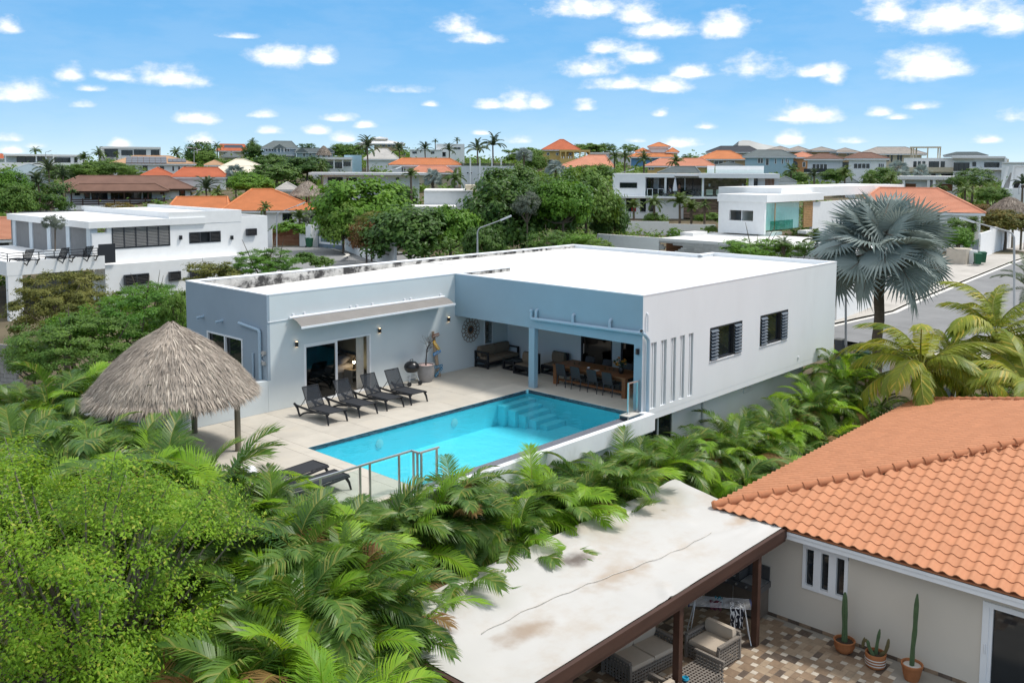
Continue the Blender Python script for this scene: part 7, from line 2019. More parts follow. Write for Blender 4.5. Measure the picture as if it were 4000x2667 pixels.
mb = MB(); mb.tube([(p.x,p.y,p.z),(p.x,p.y,p.z+2.6)], .03, 6); mb.build('pole', W['metal'], t_)
mb = MB(); mb.lathe([(.30,.75),(.32,.9),(.22,1.6),(.1,2.4),(.02,2.6)], (p.x,p.y,p.z), 10); mb.build('folded_canopy', W['linen'], t_, smooth=True)
def person(label, p, skin, cloth_, sit=False):
    """small standing or seated figure, one body"""
    bm = bpy.data.meshes.new('body'); V = [(0,0,.95),(0,0,1.2),(0,0,1.42),(0,0,1.52),(0,0,1.68),(-.19,0,1.40),(-.25,.02,1.12),(-.24,-.08,.88),(.19,0,1.40),(.25,.02,1.12),(.24,-.08,.88),(-.1,0,.9),(-.11,.0,.48),(-.11,.02,.04),(-.11,-.14,.02),(.1,0,.9),(.11,-.03,.48),(.11,.02,.04),(.11,-.14,.02)]
    R_ = [.15,.13,.16,.06,.10,.06,.05,.035,.06,.05,.035,.1,.065,.045,.035,.1,.065,.045,.035]
    if sit: V = [(x, y-(.45 if z < .3 else 0), z*.55+.05) if z < .9 else (x,y,z-.42) for x,y,z in V]
    E_ = [(0,1),(1,2),(2,3),(3,4),(2,5),(5,6),(6,7),(2,8),(8,9),(9,10),(0,11),(11,12),(12,13),(13,14),(0,15),(15,16),(16,17),(17,18)]
    bm.from_pydata(V, E_, []); t_ = thing('person', label, 'person', p)
    o = link('body', bm, t_); md = o.modifiers.new('skin', 'SKIN'); 
    if not bm.skin_vertices: 
        bpy.context.view_layer.objects.active = o
    sv_ = bm.skin_vertices[0].data if bm.skin_vertices else None
    if sv_:
        for i, r_ in enumerate(R_): sv_[i].radius = (r_, r_*.8)
        sv_[0].use_root = True
    o.modifiers.new('sub', 'SUBSURF').levels = 1; bm.materials.append(skin)
    mb = MB(); mb.lathe([(.10,-.06),(.115,0),(.1,.08),(.0,.115)], (0,.01,1.72-(.42 if sit else 0)), 10); mb.build('hair', hm('dark_hair', (.03,.02,.015)), t_, smooth=True, local=True)
    mb = MB(); zz = .42 if sit else 0
    mb.lathe([(.16,.80-zz*.9),(.185,.92-zz),(.17,1.0-zz)] if not sit else [(.17,.5),(.19,.75),(.19,1.0)], (0,0,0), 12); mb.build('clothing', cloth_, t_, smooth=True, local=True)
    return t_
skin = hm('skin', (.42,.22,.14))
person('person standing bare-backed by the parasol on the modern house terrace', hw(2653, 767, 1.4), skin, hm('dark_shorts', (.03,.03,.05)))
person('person in a pale top sitting left of the parasol', hw(2617, 767, .6), skin, hm('pale_top', (.5,.52,.56)), True)
for (px, lab) in ((2612,'white sun lounger on the terrace edge nearest the parasol'),(2640,'white sun lounger in the middle of the terrace by the parasol'),(2672,'white sun lounger with a reddish towel right of the parasol')):
    o = dup(lg, hw(px+14, 768, -.6), h.tag+rad(78), lab, group='white loungers on the modern house terrace')
for (px, lab) in ((2540,'white high table at the left end of the modern house terrace'),(2582,'white high table by the column of the modern house terrace')):
    p = hw(px, 768, .3); t_ = thing('terrace_table', lab, 'table', p, h.tag)
    MB().box(-.4,.4,-.4,.4,.98,1.03).build('table_top', W['frame'], t_, local=True)
    for sx in (-.35,.35): MB().box(sx-.03,sx+.03,-.35,.35,0,.98).build('leg', W['frame'], t_, local=True)
gfab = hm('pale_green_cushion', (.42,.48,.38))
for (px, wd_, lab) in ((2770,.9,'pale green armchair by the left of the stone wall terrace'),(2808,.85,'pale green armchair nearest the terrace edge'),(2832,.8,'pale green armchair behind the low terrace table'),(2862,1.9,'pale green sofa in front of the stone wall'),(2898,1.0,'pale green armchair right of the pale green sofa')):
    p = hw(px, 768, 1.4 if wd_ > 1.5 else .9); t_ = thing('terrace_armchair' if wd_ < 1.5 else 'terrace_sofa', lab, 'armchair' if wd_ < 1.5 else 'sofa', p, h.tag)
    mb = softbox(-wd_/2, wd_/2, -.4, .35, .2, .48, .05); mb.build('seat', gfab, t_, local=True); mb = softbox(-wd_/2, wd_/2, .25, .45, .4, .95, .05); mb.build('backrest', gfab, t_, local=True)
    mb = MB(); mb.box(-wd_/2+.05, wd_/2-.05, -.35, .35, 0, .2); mb.build('base', W['slat'], t_, local=True)
p = atd(2640, 905, 112); mbw = House('garden_wall', 'white garden wall in front of the modern terrace house', 2440, 2790, 905, 112, cat='wall')
mbw.block('wall', 2440, 2612, 866, 905, 0, .25, WA_['white'], down=3); mbw.block('wall', 2612, 2790, 875, 907, 0, .25, WA_['white'], down=3)
# ================================================================ low white house with turquoise curtains
CY = 88.0
kh = thing('curtain_window_house', 'white flat-roofed house with turquoise curtains behind a wide corner window', 'house', (*atd(3000,900,88).xy, -1.2))
K0 = atd(2985, 905, 86.0)            # vertical edge between its two visible sides
KX, KY = K0.x, K0.y
def ktop(py, px=2985): return EYE.z+(ray(px, py)).z*(KX/ray(px, py).x)
zt_, zb_ = ktop(792), ktop(905)
ya_ = atx(2808, 772, KX).y
wnz0, wnz1 = atx(2890, 862, KX).z, atx(2890, 822, KX).z; wy1, wy0 = atx(2848, 840, KX).y, atx(2942, 840, KX).y
m = MB()
m.box(KX, KX+.3, KY, wy0, zb_-.3, zt_); m.box(KX, KX+.3, wy1, ya_, zb_-.3, zt_); m.box(KX, KX+.3, wy0, wy1, zb_-.3, wnz0); m.box(KX, KX+.3, wy0, wy1, wnz1, zt_)
xb_ = aty(3560, 800, KY).x; xw1 = aty(3174, 840, KY).x
m.box(xw1, xb_, KY, KY+.3, zb_-3, aty(3174, 790, KY).z); m.box(KX+.3, KX+12, ya_-.3, ya_, zb_-.3, zt_)
m.build('wall', WA_['white'], kh)
m = MB(); m.box(KX-.1, xw1+2, KY-.25, ya_+.1, zt_, zt_+.72); m.build('roof', WA_['white'], kh)
zu = aty(3176, 731, KY+1).z
m = MB(); xa = aty(3052, 745, KY+1).x; m.box(xa, xb_, KY+1, KY+8, zt_+.3, zu); m.build('upper_block', WA_['white'], kh)
zw0, zw1 = aty(3060, 897, KY).z, aty(3060, 793, KY).z
m = MB(); m.box(KX+.3, xw1, KY+.12, KY+.14, zw0, zt_-.05); g_ = m.build('corner_window', glassmat('curtain_glass', (.92,.98,.97)), kh)
m = MB(); n = 120; x0c, x1c = KX+.5, aty(3136, 840, KY).x
pts = [(x0c+(x1c-x0c)*i/n, KY+.45+.07*math.sin(i*1.1)+.03*math.sin(i*2.7)) for i in range(n+1)]
m.add([(x,y,zw0) for x,y in pts]+[(x,y,zt_-.1) for x,y in pts], [(i,i+1,n+1+i+1,n+1+i) for i in range(n)]); m.build('curtain', hm('turquoise_curtain', (.60,.80,.78), var=.05), kh, smooth='all')
xs0 = aty(3139, 840, KY).x
for i in range(15):
    z0 = zw0+(zt_-.1-zw0)*i/15; MB().box(xs0, xw1-.02, KY-.03, KY+.09, z0+.02, z0+(zt_-zw0)/15-.02).build('wood_slat', hm('honey_wood', (.42,.24,.11), var=.2), kh)
m = MB()
for px in (3030,): x = aty(px, 840, KY).x; m.box(x-.06, x+.06, KY+.05, KY+.11, zw0, zt_-.1)
m.build('frame', HM['honey_wood'], kh)
m = MB(); m.box(KX+.2, aty(3079,870,KY).x, KY-.5, KY-.48, zw0, aty(3040, 862, KY-.5).z); m.build('glass_balustrade', glassmat('green_balustrade_glass', (.45,.72,.66)), kh)
m = MB(); m.box(KX+.3, xw1, KY+2.5, KY+2.6, zb_, zt_); m.box(KX+3, KX+3.2, KY+2.6, ya_-.3, zb_, zt_); m.build('inner_wall', WA_['grey'], kh)
# lower white terrace roof with stone-faced front
lx = atx(2574, 930, KX-9).x; LXp = KX-9
lz = atx(2574, 930, LXp).z
lyl, lyr = atx(2574, 930, LXp).y, atx(3180, 985, LXp).y
m = MB(); XRR = atz(3215,930,lz).x; m.box(LXp, XRR, KY-14, lyl, lz-.25, lz); m.build('terrace_roof', RO['white'], kh)
oy1, oy0 = atx(2585, 960, LXp).y, atx(2644, 960, LXp).y; oz1, oz0 = atx(2610, 953, LXp).z, atx(2610, 985, LXp).z
m = MB(); zlo = lz-5
st = hm('pale_split_stone', (.46,.455,.44), var=.1, scale=3, island=.16)
mb = MB()
for j in range(22):
    z1 = lz-.26-.16*j; z0 = z1-.15
    y = KY-13.9
    while y < lyl-.05:
        w_ = min(rs.uniform(.6,1.3), lyl-y)
        if not (oz0 < (z0+z1)/2 < oz1 and oy0 < y+w_/2 < oy1): mb.box(LXp-rs.uniform(0,.03), LXp+.25, y, y+w_-.01, z0, z1)
        y += w_
o = mb.build('stone_facing', st, kh); o['kind'] = 'stuff'
m = MB(); m.box(LXp+1.2, LXp+1.3, oy0-.3, oy1+.3, oz0-.4, oz1+.3); m.build('recess_door', W['wood'], kh)
m = MB(); m.box(LXp+.02, LXp+.26, lyl, atx(2332, 915, LXp).y, zlo, atx(2400, 918, LXp).z); m.build('side_wall', WA_['white'], kh)
for (px, py, sx, sy) in ((2710,912,2.6,1.4),(2865,902,2.2,1.0),(3010,912,2.4,1.2),(3150,905,2.0,.9)):
    p = atz(px, py, lz+.15); m = MB(); m.box(p.x-sx/2, p.x+sx/2, p.y-sy/2, p.y+sy/2, lz+.002, lz+.3); m.build('skylight', RO['white'], kh)
m = MB(); m.box(XRR-.2, XRR, KY-14, KY, zlo, lz-.26); m.box(LXp+.3, XRR-.2, KY-14, KY-13.8, zlo, lz-.26); m.build('back_wall', WA_['white'], kh)
# ================================================================ street on the right, cul-de-sac on the left
def strip(name, pts, w0, w1, z_off, m, kind='structure', n=6):
    """ribbon laid over the ground between side distances w0..w1 of a centre line"""
    mb = MB(); P = []
    for a, b in zip(pts, pts[1:]):
        for k in range(n): P.append(Vector(a).lerp(Vector(b), k/n))
    P.append(Vector(pts[-1])); vs = []
    for i, p in enumerate(P):
        d = (P[min(i+1,len(P)-1)]-P[max(i-1,0)]).normalized(); s_ = Vector((d.y,-d.x,0))
        for w_ in (w0, w1): q = p+s_*w_; vs.append((q.x, q.y, q.z+z_off))
    mb.add(vs, [(2*i, 2*i+1, 2*i+3, 2*i+2) for i in range(len(P)-1)])
    o = mb.build(name, m); tag(o, kind=kind); return o
def sg(px, py, d): p = atd(px, py, d); return p
S_ = [sg(3120,1300,58.5), sg(3260,1268,61), sg(3339,1250,62.5), sg(3485,1219,64.5), sg(3577,1176,68), sg(3741,1110,75.5), sg(3955,1024,89), sg(4150,960,112), sg(4300,900,150)]
road = strip('street', S_, 0.0, 8.5, .0, W['asphalt'])
strip('verge', S_, 8.5, 15, -.06, W['kerb'])
strip('pavement', S_, -6.5, -.17, .12, mat('pale_worn_pavement', (.47,.44,.40), .95, .14, .7, 6, stain=(.30,.28,.25), sscale=.3, samt=.5))
strip('kerb', S_, -.17, .0, .13, W['kerb']); strip('gutter_line', S_, .0, .38, .008, mat('white_gutter_paint', (.66,.64,.60), .9, .12, 2))
# white street wall with gate and bins
def wall_along(label, pts, h_, m_, th=.25, name='street_wall'):
    mb = MB()
    for a, b in zip(pts, pts[1:]):
        a, b = Vector(a), Vector(b); s_ = Vector(((b-a).y,-(b-a).x,0)).normalized()*th/2
        mb.slab([a-s_-Vector((0,0,1.5)), b-s_-Vector((0,0,1.5)), b-s_+Vector((0,0,h_)), a-s_+Vector((0,0,h_))], s_*2)
    return one(name, mb, m_, label, 'wall')
def bz(px, py, d): return atd(px, py, d)
wall_along('long white street wall stepping up at the right edge of the photo', [bz(3822,1003,92), bz(3868,985,97)], 2.35, WA_['white'])
wall_along('white street wall section running off at the right picture edge', [bz(3868,985,97), bz(4120,895,140)], 2.6, WA_['white'])
wall_along('white street wall behind the trunk of the silver palm', [bz(3262,1205,62), bz(3400,1160,66)], 1.9, WA_['white'])
mb = MB(); a, b = bz(3784,1024,90), bz(3818,1006,91.5); mb.slab([a, b, b+Vector((0,0,1.9)), a+Vector((0,0,1.9))], (0.05,-.05,0)); one('street_gate', mb, hm('grey_steel_gate', (.12,.14,.16)), 'dark grey steel gate at the start of the white street wall', 'gate')
mb = MB(); p = bz(3745,1030,88); mb.box(p.x-.9, p.x+.9, p.y-.9, p.y+.9, p.z-1, p.z+1.5); one('gate_pillar', mb, hm('beige_pillar', (.52,.46,.38)), 'beige gate pillar left of the green wheelie bins', 'pillar')
mb = MB(); p = bz(3798,1030,87.5); mb.box(p.x-.35, p.x+.35, p.y-.35, p.y+.35, p.z-.6, p.z+1.3); one('meter_box', mb, WA_['white'], 'white meter cabinet next to the green wheelie bins', 'meter box')
def bin_(label, p, rz, group=None):
    t_ = thing('wheelie_bin', label, 'bin', p, rz, group)
    mb = MB(); vs = [(-.24,-.27,.06),(.24,-.27,.06),(.24,.25,.06),(-.24,.25,.06),(-.30,-.36,.98),(.30,-.36,.98),(.30,.33,.98),(-.30,.33,.98)]
    mb.add(vs, [(0,3,2,1),(0,1,5,4),(1,2,6,5),(2,3,7,6),(3,0,4,7)]); mb.build('body', hm('green_bin_plastic', (.02,.10,.05), rough=.5), t_, local=True)
    mb = MB(); mb.slab([(-.32,-.38,.985),(.32,-.38,.985),(.32,.36,1.03),(-.32,.36,1.03)], (0,0,.05)); mb.build('lid', HM['green_bin_plastic'], t_, local=True)
    mb = MB(); mb.tube([(-.28,.4,1.02),(.28,.4,1.02)], .025, 6); mb.build('handle', HM['green_bin_plastic'], t_, local=True)
    for x in (-.25, .25): mb = MB(); mb.tube([(x-.03,.28,.1),(x+.03,.28,.1)], .1, 10); mb.build('wheel', W['black'], t_, local=True)
bin_('green wheelie bin on the street pavement, the nearer of two', bz(3818,1033,86), rad(-60), 'green wheelie bins by the street wall')
bin_('green wheelie bin on the street pavement, partly behind another', bz(3836,1027,86.8), rad(-60), 'green wheelie bins by the street wall')
bin_('green wheelie bin standing by the grey and white gate of the cul-de-sac', bz(1208,966,103), rad(20))
bin_('green wheelie bin lid behind the black bar gate beside the villa', bz(3368,1448,47.5), rad(10))
# bar gate between dark pillars beside the villa
def pillar(px, py, d, wpx, hh, label):
    p = bz(px, py, d); w_ = wpx/FPX*d/2; mb = MB(); mb.box(p.x-w_, p.x+w_, p.y-w_, p.y+w_, p.z-2.5, p.z); mb2 = MB()
    t_ = thing('gate_pillar', label, 'pillar', (p.x, p.y, p.z-2.5)); mb.build('pier', hm('charcoal_pillar', (.10,.105,.115)), t_); mb2.box(p.x-w_-.02, p.x+w_+.02, p.y-w_-.02, p.y+w_+.02, p.z+.001, p.z+.06); mb2.build('cap', W['kerb'], t_); return p
pa_ = pillar(3280, 1326, 47.5, 28, 2.2, 'dark grey gate pillar with pale cap at the villa corner'); pb_ = pillar(3376, 1339, 48.5, 26, 2.1, 'dark grey gate pillar with pale cap left of the silver palm trunk')
t_ = thing('bar_gate', 'black steel bar gate between two dark pillars beside the villa', 'gate', (pa_.x, pa_.y, pa_.z-2))
d_ = (pb_-pa_); d_.z = 0; dn = d_.normalized()
a, b = pa_+dn*.35, pb_-dn*.3
a.z = b.z = min(pa_.z, pb_.z)-.15
mb = MB(); mb.bar(a, b, .06, .06); mb.bar(a-Vector((0,0,1.7)), b-Vector((0,0,1.7)), .06, .06); mb.bar(a-Vector((0,0,1.8)), a, .06, .06); mb.build('gate_frame', W['blackm'], t_)
for k in range(11):
    q = a.lerp(b, (k+.5)/11); mb = MB(); mb.tube([q-Vector((0,0,1.75)), q+Vector((0,0,.18))], .014, 5); mb.build('bar', W['blackm'], t_)
wall_along('low grey wall right of the bar gate, behind the silver palm trunk', [bz(3385,1395,49), bz(3470,1410,49.5)], .35, WA_['grey'])
def street_lamp(label, px, py_foot, depth, pyt, px_tip, py_tip, r_=.06, foot_z=None):
    f = bz(px, py_foot, depth); t = bz(px, pyt, depth); q = bz(px_tip, py_tip, depth)
    t_ = thing('street_lamp', label, 'street lamp', f)
    d = q-t; mb = MB(); mb.tube([f, f.lerp(t,.5), t-Vector((0,0,.15)), t+d*.06+Vector((0,0,.06)), t+d*.16+Vector((0,0,.10)), t+d*.5+Vector((0,0,.05)), q], [r_*1.15,r_,r_*.9,r_*.85,r_*.8,r_*.7,r_*.6], 8); mb.build('pole', W['metal2'], t_, smooth=True)
    dn_ = d.normalized(); mb = MB(); mb.bar(q-dn_*.15, q+dn_*.75, .26, .12); mb.build('lamp_head', W['frame'], t_)
    return t_
W['metal2'] = hm('galvanised_pole', (.42,.43,.44), rough=.5)
street_lamp('street lamp by the wooden gate of the cul-de-sac', 1081, 975, 95, 838, 1165, 802)
street_lamp('street lamp rising behind the villa roof by the dark tree', 1865, 1000, 68, 900, 1962, 858)
street_lamp('tall street lamp near the right edge with its arm over the street', 3962, 1250, 57, 918, 3795, 865, .07)
street_lamp('bare lamp pole between villa end and silver palm', 3304, 1450, 50, 1120, 3290, 1040, .07)
for (px, pf, d_, pt_, qx, qy, lab) in ((178,640,215,596,190,592,'thin street lamp among palms at the far left'),(1755,690,138,675,1520,0,''),(1022,690,150,662,1105,656,'small street lamp right of the cream pavilion'),(1510,690,140,672,1550,658,'small street lamp left of the bright orange villa'),
     (758,650,180,592,770,588,'thin street lamp by the canvas pavilion'),(712,790,140,785,760,760,'short street lamp by the orange wing roof'),(1985,610,150,602,2005,598,'thin street lamp beside the round palms'),(2425,690,140,678,2460,666,'small street lamp above the modern terrace house'),(3980,760,120,728,4010,718,'street lamp in front of the outside stair house'),(770,600,170,582,745,578,'thin street lamp near the hilltop red house')):
    if not lab: continue
    street_lamp(lab, px, pf, d_, pt_, qx, qy)
# cul-de-sac
cp = [bz(1450,1075,72), bz(1330,1030,82), bz(1200,985,96), bz(1110,965,104)]
strip('cul_de_sac', [p+Vector((0,0,0)) for p in cp], -9, 9, .02, W['asphalt'])
strip('cul_de_sac_kerb', [bz(1330,1010,84), bz(1352,1000,88), bz(1340,990,94), bz(1290,975,100)], 0, .4, .1, W['kerb'])
wall_along('white wall section left of the wooden slat gate', [bz(1042,975,104), bz(1064,962,104)], 2.0, WA_['white'])
wall_along('white wall between the wooden gate and the grey gate', [bz(1172,962,105), bz(1240,965,104.5)], 1.9, WA_['white'])
mb = MB(); p = bz(1228,962,104); mb.box(p.x-.8, p.x+.8, p.y-.5, p.y+.5, p.z-1, p.z+2.5); one('gate_pillar', mb, WA_['white'], 'tall white gate pillar beside the grey and white gate', 'pillar')
t_ = thing('wooden_gate', 'reddish wooden slat gate of the cul-de-sac', 'gate', bz(1118,960,105)); a, b = bz(1066,958,104.6), bz(1168,957,105.2)
for k in range(12):
    z = Vector((0,0,.06+.155*k)); mb = MB(); mb.bar(a+z, b+z, .04, .14); mb.build('slat', hm('red_brown_gate_wood', (.20,.075,.04), var=.2), t_)
t_ = thing('panel_gate', 'blue-grey steel gate with white rectangular panels', 'gate', bz(1290,968,102)); a, b = bz(1242,966,104), bz(1344,975,98.5)
d = (b-a).normalized(); s_ = Vector((d.y,-d.x,0)); s_ = -s_ if s_.dot(EYE-a) < 0 else s_
mb = MB(); mb.bar(a+Vector((0,0,.95)), b+Vector((0,0,.95)), .08, 1.9); mb.build('gate_panel', hm('blue_grey_gate', (.15,.20,.25)), t_)
for nm, z, l0, l1, hh in (('white_panel',1.35,.07,.93,.22),('white_panel',.55,.07,.93,.22),('white_panel',.95,.07,.13,.6),('white_panel',.95,.87,.93,.6)):
    mb = MB(); mb.bar(a.lerp(b,l0)+Vector((0,0,z))+s_*.05, a.lerp(b,l1)+Vector((0,0,z))+s_*.05, .03, hh); mb.build(nm, W['frame'], t_)
wall_along('white wall under the dark trees right of the grey gate', [bz(1352,975,98), bz(1430,1008,88)], 1.7, WA_['white'])
wall_along('white wall low behind the villa parapet, under the tree trunk', [bz(1430,1008,88), bz(1545,1035,78)], 1.9, WA_['white'])
# concrete block wall at the left edge
bw = thing('block_wall', 'unplastered grey concrete block wall at the left picture edge', 'wall', (*atd(0,1400,44).xy, -3.3))
a, b = atd(-120,1390,45), atd(75,1405,44); a.z = b.z = -3.3
d = (b-a); ln = d.length; d.normalize(); nn_ = Vector((d.y,-d.x,0)); 
BM = MB().box(-.195,.195,-.07,.07,-.095,.095).mesh('block', hm('concrete_block', (.34,.315,.285), var=.2, scale=4, island=.12))
for j in range(14):
    i = 0; x = .2*(j%2)
    while x < ln:
        p = a+d*x+Vector((0,0,.1+.205*j)); o = link('block', BM, bw, p-bw.location, (0,0,math.atan2(d.y,d.x))); x += .405
for o_, q_ in ():
    pass
for p in S_+cp: CP.append((p.x, p.y, p.z-.35-ground0(p.x, p.y)))
for (px, py, d_) in ((3262,1205,62),(3400,1160,66),(3784,1024,90),(3822,1003,92),(3868,985,97),(3980,945,118),(3745,1030,88),(1042,975,104),(1172,962,105),(1344,975,98),(1430,1008,88),(1290,975,100),(3400,1110,72),(3560,1080,76),(3650,1050,82)):
    p = atd(px, py, d_); CP.append((p.x, p.y, p.z-.4-ground0(p.x, p.y)))
make_terrain()
# ================================================================ trees, palms and shrubs of the neighbourhood
T = tree
LV = L
# left, beside and behind the hut
T('large olive-brown acacia in front of the columned villa at the left', 250,1045,1350,225,43,L['olive'],'fine',0)
T('bright green feathery acacia spreading left of the villa end wall', 520,1120,1440,280,38,L['fresh'],'fine',1)
T('dark green fine-leaved acacia behind the thatched roof', 300,1210,1520,290,35,L['mid'],'fine',2)
T('small yellow-green acacia between olive acacia and villa corner', 590,1090,1260,140,44,L['fresh'],'fine',3)
T('low green acacia at the left edge by the block wall', 130,1290,1480,110,37,L['mid'],'fine',1)
T('green shrub along the left corner of the villa end wall', 690,1120,1330,70,37,L['mid'],'airy',1,'shrub')
T('olive shrub before the ground floor louvre windows of the columned villa', 830,1010,1120,120,50,L['olive'],'airy',2,'shrub')
T('bright green acacia over the back parapet near the villa corner', 1040,965,1105,150,52,L['fresh'],'fine',0)
T('green shrub with a few pink flowers above the villa back parapet', 1190,985,1050,55,56,L['mid'],'bush',1,'shrub')
T('small green shrub right of the pink flowered one above the parapet', 1260,1000,1055,45,57,L['mid'],'bush',2,'shrub')
# middle belt
for a in [
 ('tall yellow-green tree in the middle belt, left of the lamp',1410,690,960,190,96,'fresh','round',0),
 ('dark tree overhanging the grey and white gate',1340,790,985,90,93,'mid','round',1),
 ('dense green tree with its trunk showing above the villa parapet',1600,810,1050,190,80,'deep','round',2),
 ('fresh green layered tree right of the tree with the trunk',1760,800,1010,130,82,'fresh','wide',1),
 ('reddish flowering bush between the two front trees of the cul-de-sac',1430,850,1000,75,81,'rust','airy',0),
 ('olive palm-like bush above the reddish flowering bush',1450,820,900,70,84,'olive','airy',1),
 ('big dark tree behind the villa roof lamp',1960,700,1020,170,86,'deep','round',1),
 ('rounded glossy dark green mango tree in the middle of the belt',2000,645,830,130,100,'deep','round',0),
 ('deep green tree behind the roof ridge, left of the white garden wall',2170,690,960,150,88,'deep','round',2),
 ('tall dark tree right of the belt, against the modern terrace house',2290,655,930,130,96,'mid','round',1),
 ('bright mid-green tree crown in the heart of the dark belt',2200,700,900,110,84,'fresh','round',0),
 ('dark tree touching the left block of the modern terrace house',2380,760,960,80,100,'deep','round',1),
 ('tree with silvery new leaves in the left half of the dark belt',2060,740,860,60,82,'grey','airy',1),
 ('pale green low tree just above the villa roof corner',2150,890,1005,110,70,'mid','airy',0),
 ('low light green bush above the roof ridge, left of the grey side wall',2270,900,1000,90,68,'fresh','airy',2),
 ('green bush in front of the left end of the grey side wall',2340,930,1000,60,66,'mid','airy',1),
 ('dark wide tree behind the roof lamp foot',1890,880,1030,90,74,'deep','wide',0),
 ('round tree left of the light blue box building',1560,720,830,80,112,'mid','round',2),
 ('lime green tree behind the orange hip roof',980,685,760,90,132,'fresh','round',1),
 ('dark tree between cream pavilion and orange hip roof',1080,640,720,110,150,'deep','wide',2),
 ('dark tree left of the wide overhanging roof',1200,610,700,90,175,'deep','round',0),
 ('round dark tree below the grey gabled houses',1060,600,690,80,205,'deep','wide',1),
 ('dark tree in front of the pillared white house',1150,630,690,70,180,'mid','round',2),
 ('grey-green shrub right of the big thatch',1290,745,830,70,115,'grey','airy',0),
 ('grey shrub below the right tip of the orange hip roof',1210,815,880,45,108,'grey','airy',2),
 ('green shrub in front of the orange hip roof windows',1150,860,930,80,106,'fresh','bush',0),
 ('green shrub behind the wooden gate, left',1100,880,940,50,107,'mid','bush',1),
 ('round bright green tree at the left edge above the columned villa',35,660,800,70,120,'fresh','round',0),
 ('large fresh tree at the left edge, lower one',50,720,860,90,98,'mid','round',1),
 ('dark tree left of the brown-roofed house',180,690,850,110,128,'deep','airy',2),
 ('dark tree in the row above the brown roof, left end',250,640,720,80,175,'deep','round',0),
 ('dark tree in the row above the brown roof, centre left',350,635,700,70,172,'mid','round',1),
 ('dark tree in the row above the brown roof, centre right',430,630,700,70,174,'deep','round',2),
 ('dark tree in the row above the brown roof, right end',515,640,700,60,170,'mid','airy',0),
 ('orange flowering tree in front of the dark balcony',465,785,850,65,118,'orangebloom','airy',1),
 ('green shrub at the right end of the dark balcony',620,785,845,50,124,'mid','bush',2),
 ('bright green tree right of the brown-roofed house',960,670,760,60,140,'fresh','round',2),
 ('round dark tree on the skyline left of the hilltop red house',785,555,660,60,248,'deep','round',1),
 ('low pale tree below the round dark skyline tree',800,590,640,50,225,'mid','wide',2),
 ('dark tree right of the hilltop red house',990,560,640,40,250,'deep','round',2),
 ('skyline tree left of the hilltop thatch',1200,555,600,40,262,'deep','airy',2),
 ('skyline tree right of the hilltop thatch',1340,560,620,60,255,'mid','round',0),
 ('skyline bush left of the pagoda roof',1400,565,620,40,260,'mid','wide',1),
 ('skyline tree between white terraced house and yellow house',2050,575,650,90,285,'mid','wide',0),
 ('scrubby tree left of the yellow house wall',2090,590,680,50,235,'mid','round',1),
 ('scrubby skyline trees behind the yellow house porch',2300,560,610,80,300,'mid','wide',1),
 ('dark scrub on the rocky skyline left of the tower house',2370,555,600,45,310,'deep','airy',0),
 ('scrub clump on the rocky skyline with bare stems',2460,560,600,40,305,'mid','airy',1),
 ('green tree behind the modern terrace house left block',2330,640,720,80,140,'mid','round',0),
 ('tree under the salmon roof right of the yellow house',2240,650,720,60,170,'mid','wide',2),
 ('dark shrub before the dark grey roof on the skyline',2690,600,640,35,240,'deep','airy',1),
 ('leafy tree over the right villa roof edge, left of the silver palm',2960,925,1010,150,62,'fresh','airy',0),
 ('smaller leafy tree at the right villa roof edge',3120,935,1010,90,60,'mid','airy',2),
 ('clipped hedge-like shrub below the stone wall of the terrace house',2765,830,880,60,116,'mid','bush',0),
 ('green tree left of the white garages',3440,655,740,70,150,'mid','round',1),
 ('big dark traveller-like tree right of the white garages',3800,650,745,85,150,'deep','airy',1),
 ('round lime shrub behind the green wheelie bins',3740,890,985,65,90,'fresh','round',2),
 ('dark green shrub right of the salmon street house',3750,840,930,70,95,'mid','airy',0),
 ('orange flowering shrub over the white street wall',3930,820,925,100,101,'orangebloom','round',1),
 ('reddish shrub between salmon house and right thatch',3830,790,850,50,108,'rust','airy',2),
 ('dark shrub at the right edge below the stair house',3880,730,800,60,125,'mid','round',0),
 ('small green tree in front of the twin hip house',3270,660,720,60,165,'mid','round',2),
 ('green tree left of the twin hip house',3110,670,720,50,168,'mid','round',0),
 ('low shrub in the garden in front of the modern house',2560,830,890,50,117,'mid','bush',1),
 ('green shrub with broad leaves behind the grey side wall',2640,885,950,40,95,'fresh','airy',1),
 ('green shrub beside the white upper block corner',2780,880,915,30,97,'mid','bush',2)]:
    T(a[0],a[1],a[2],a[3],a[4],a[5],L[a[6]],a[7],a[8], cat='shrub' if ('shrub' in a[0] or 'bush' in a[0]) else 'tree')
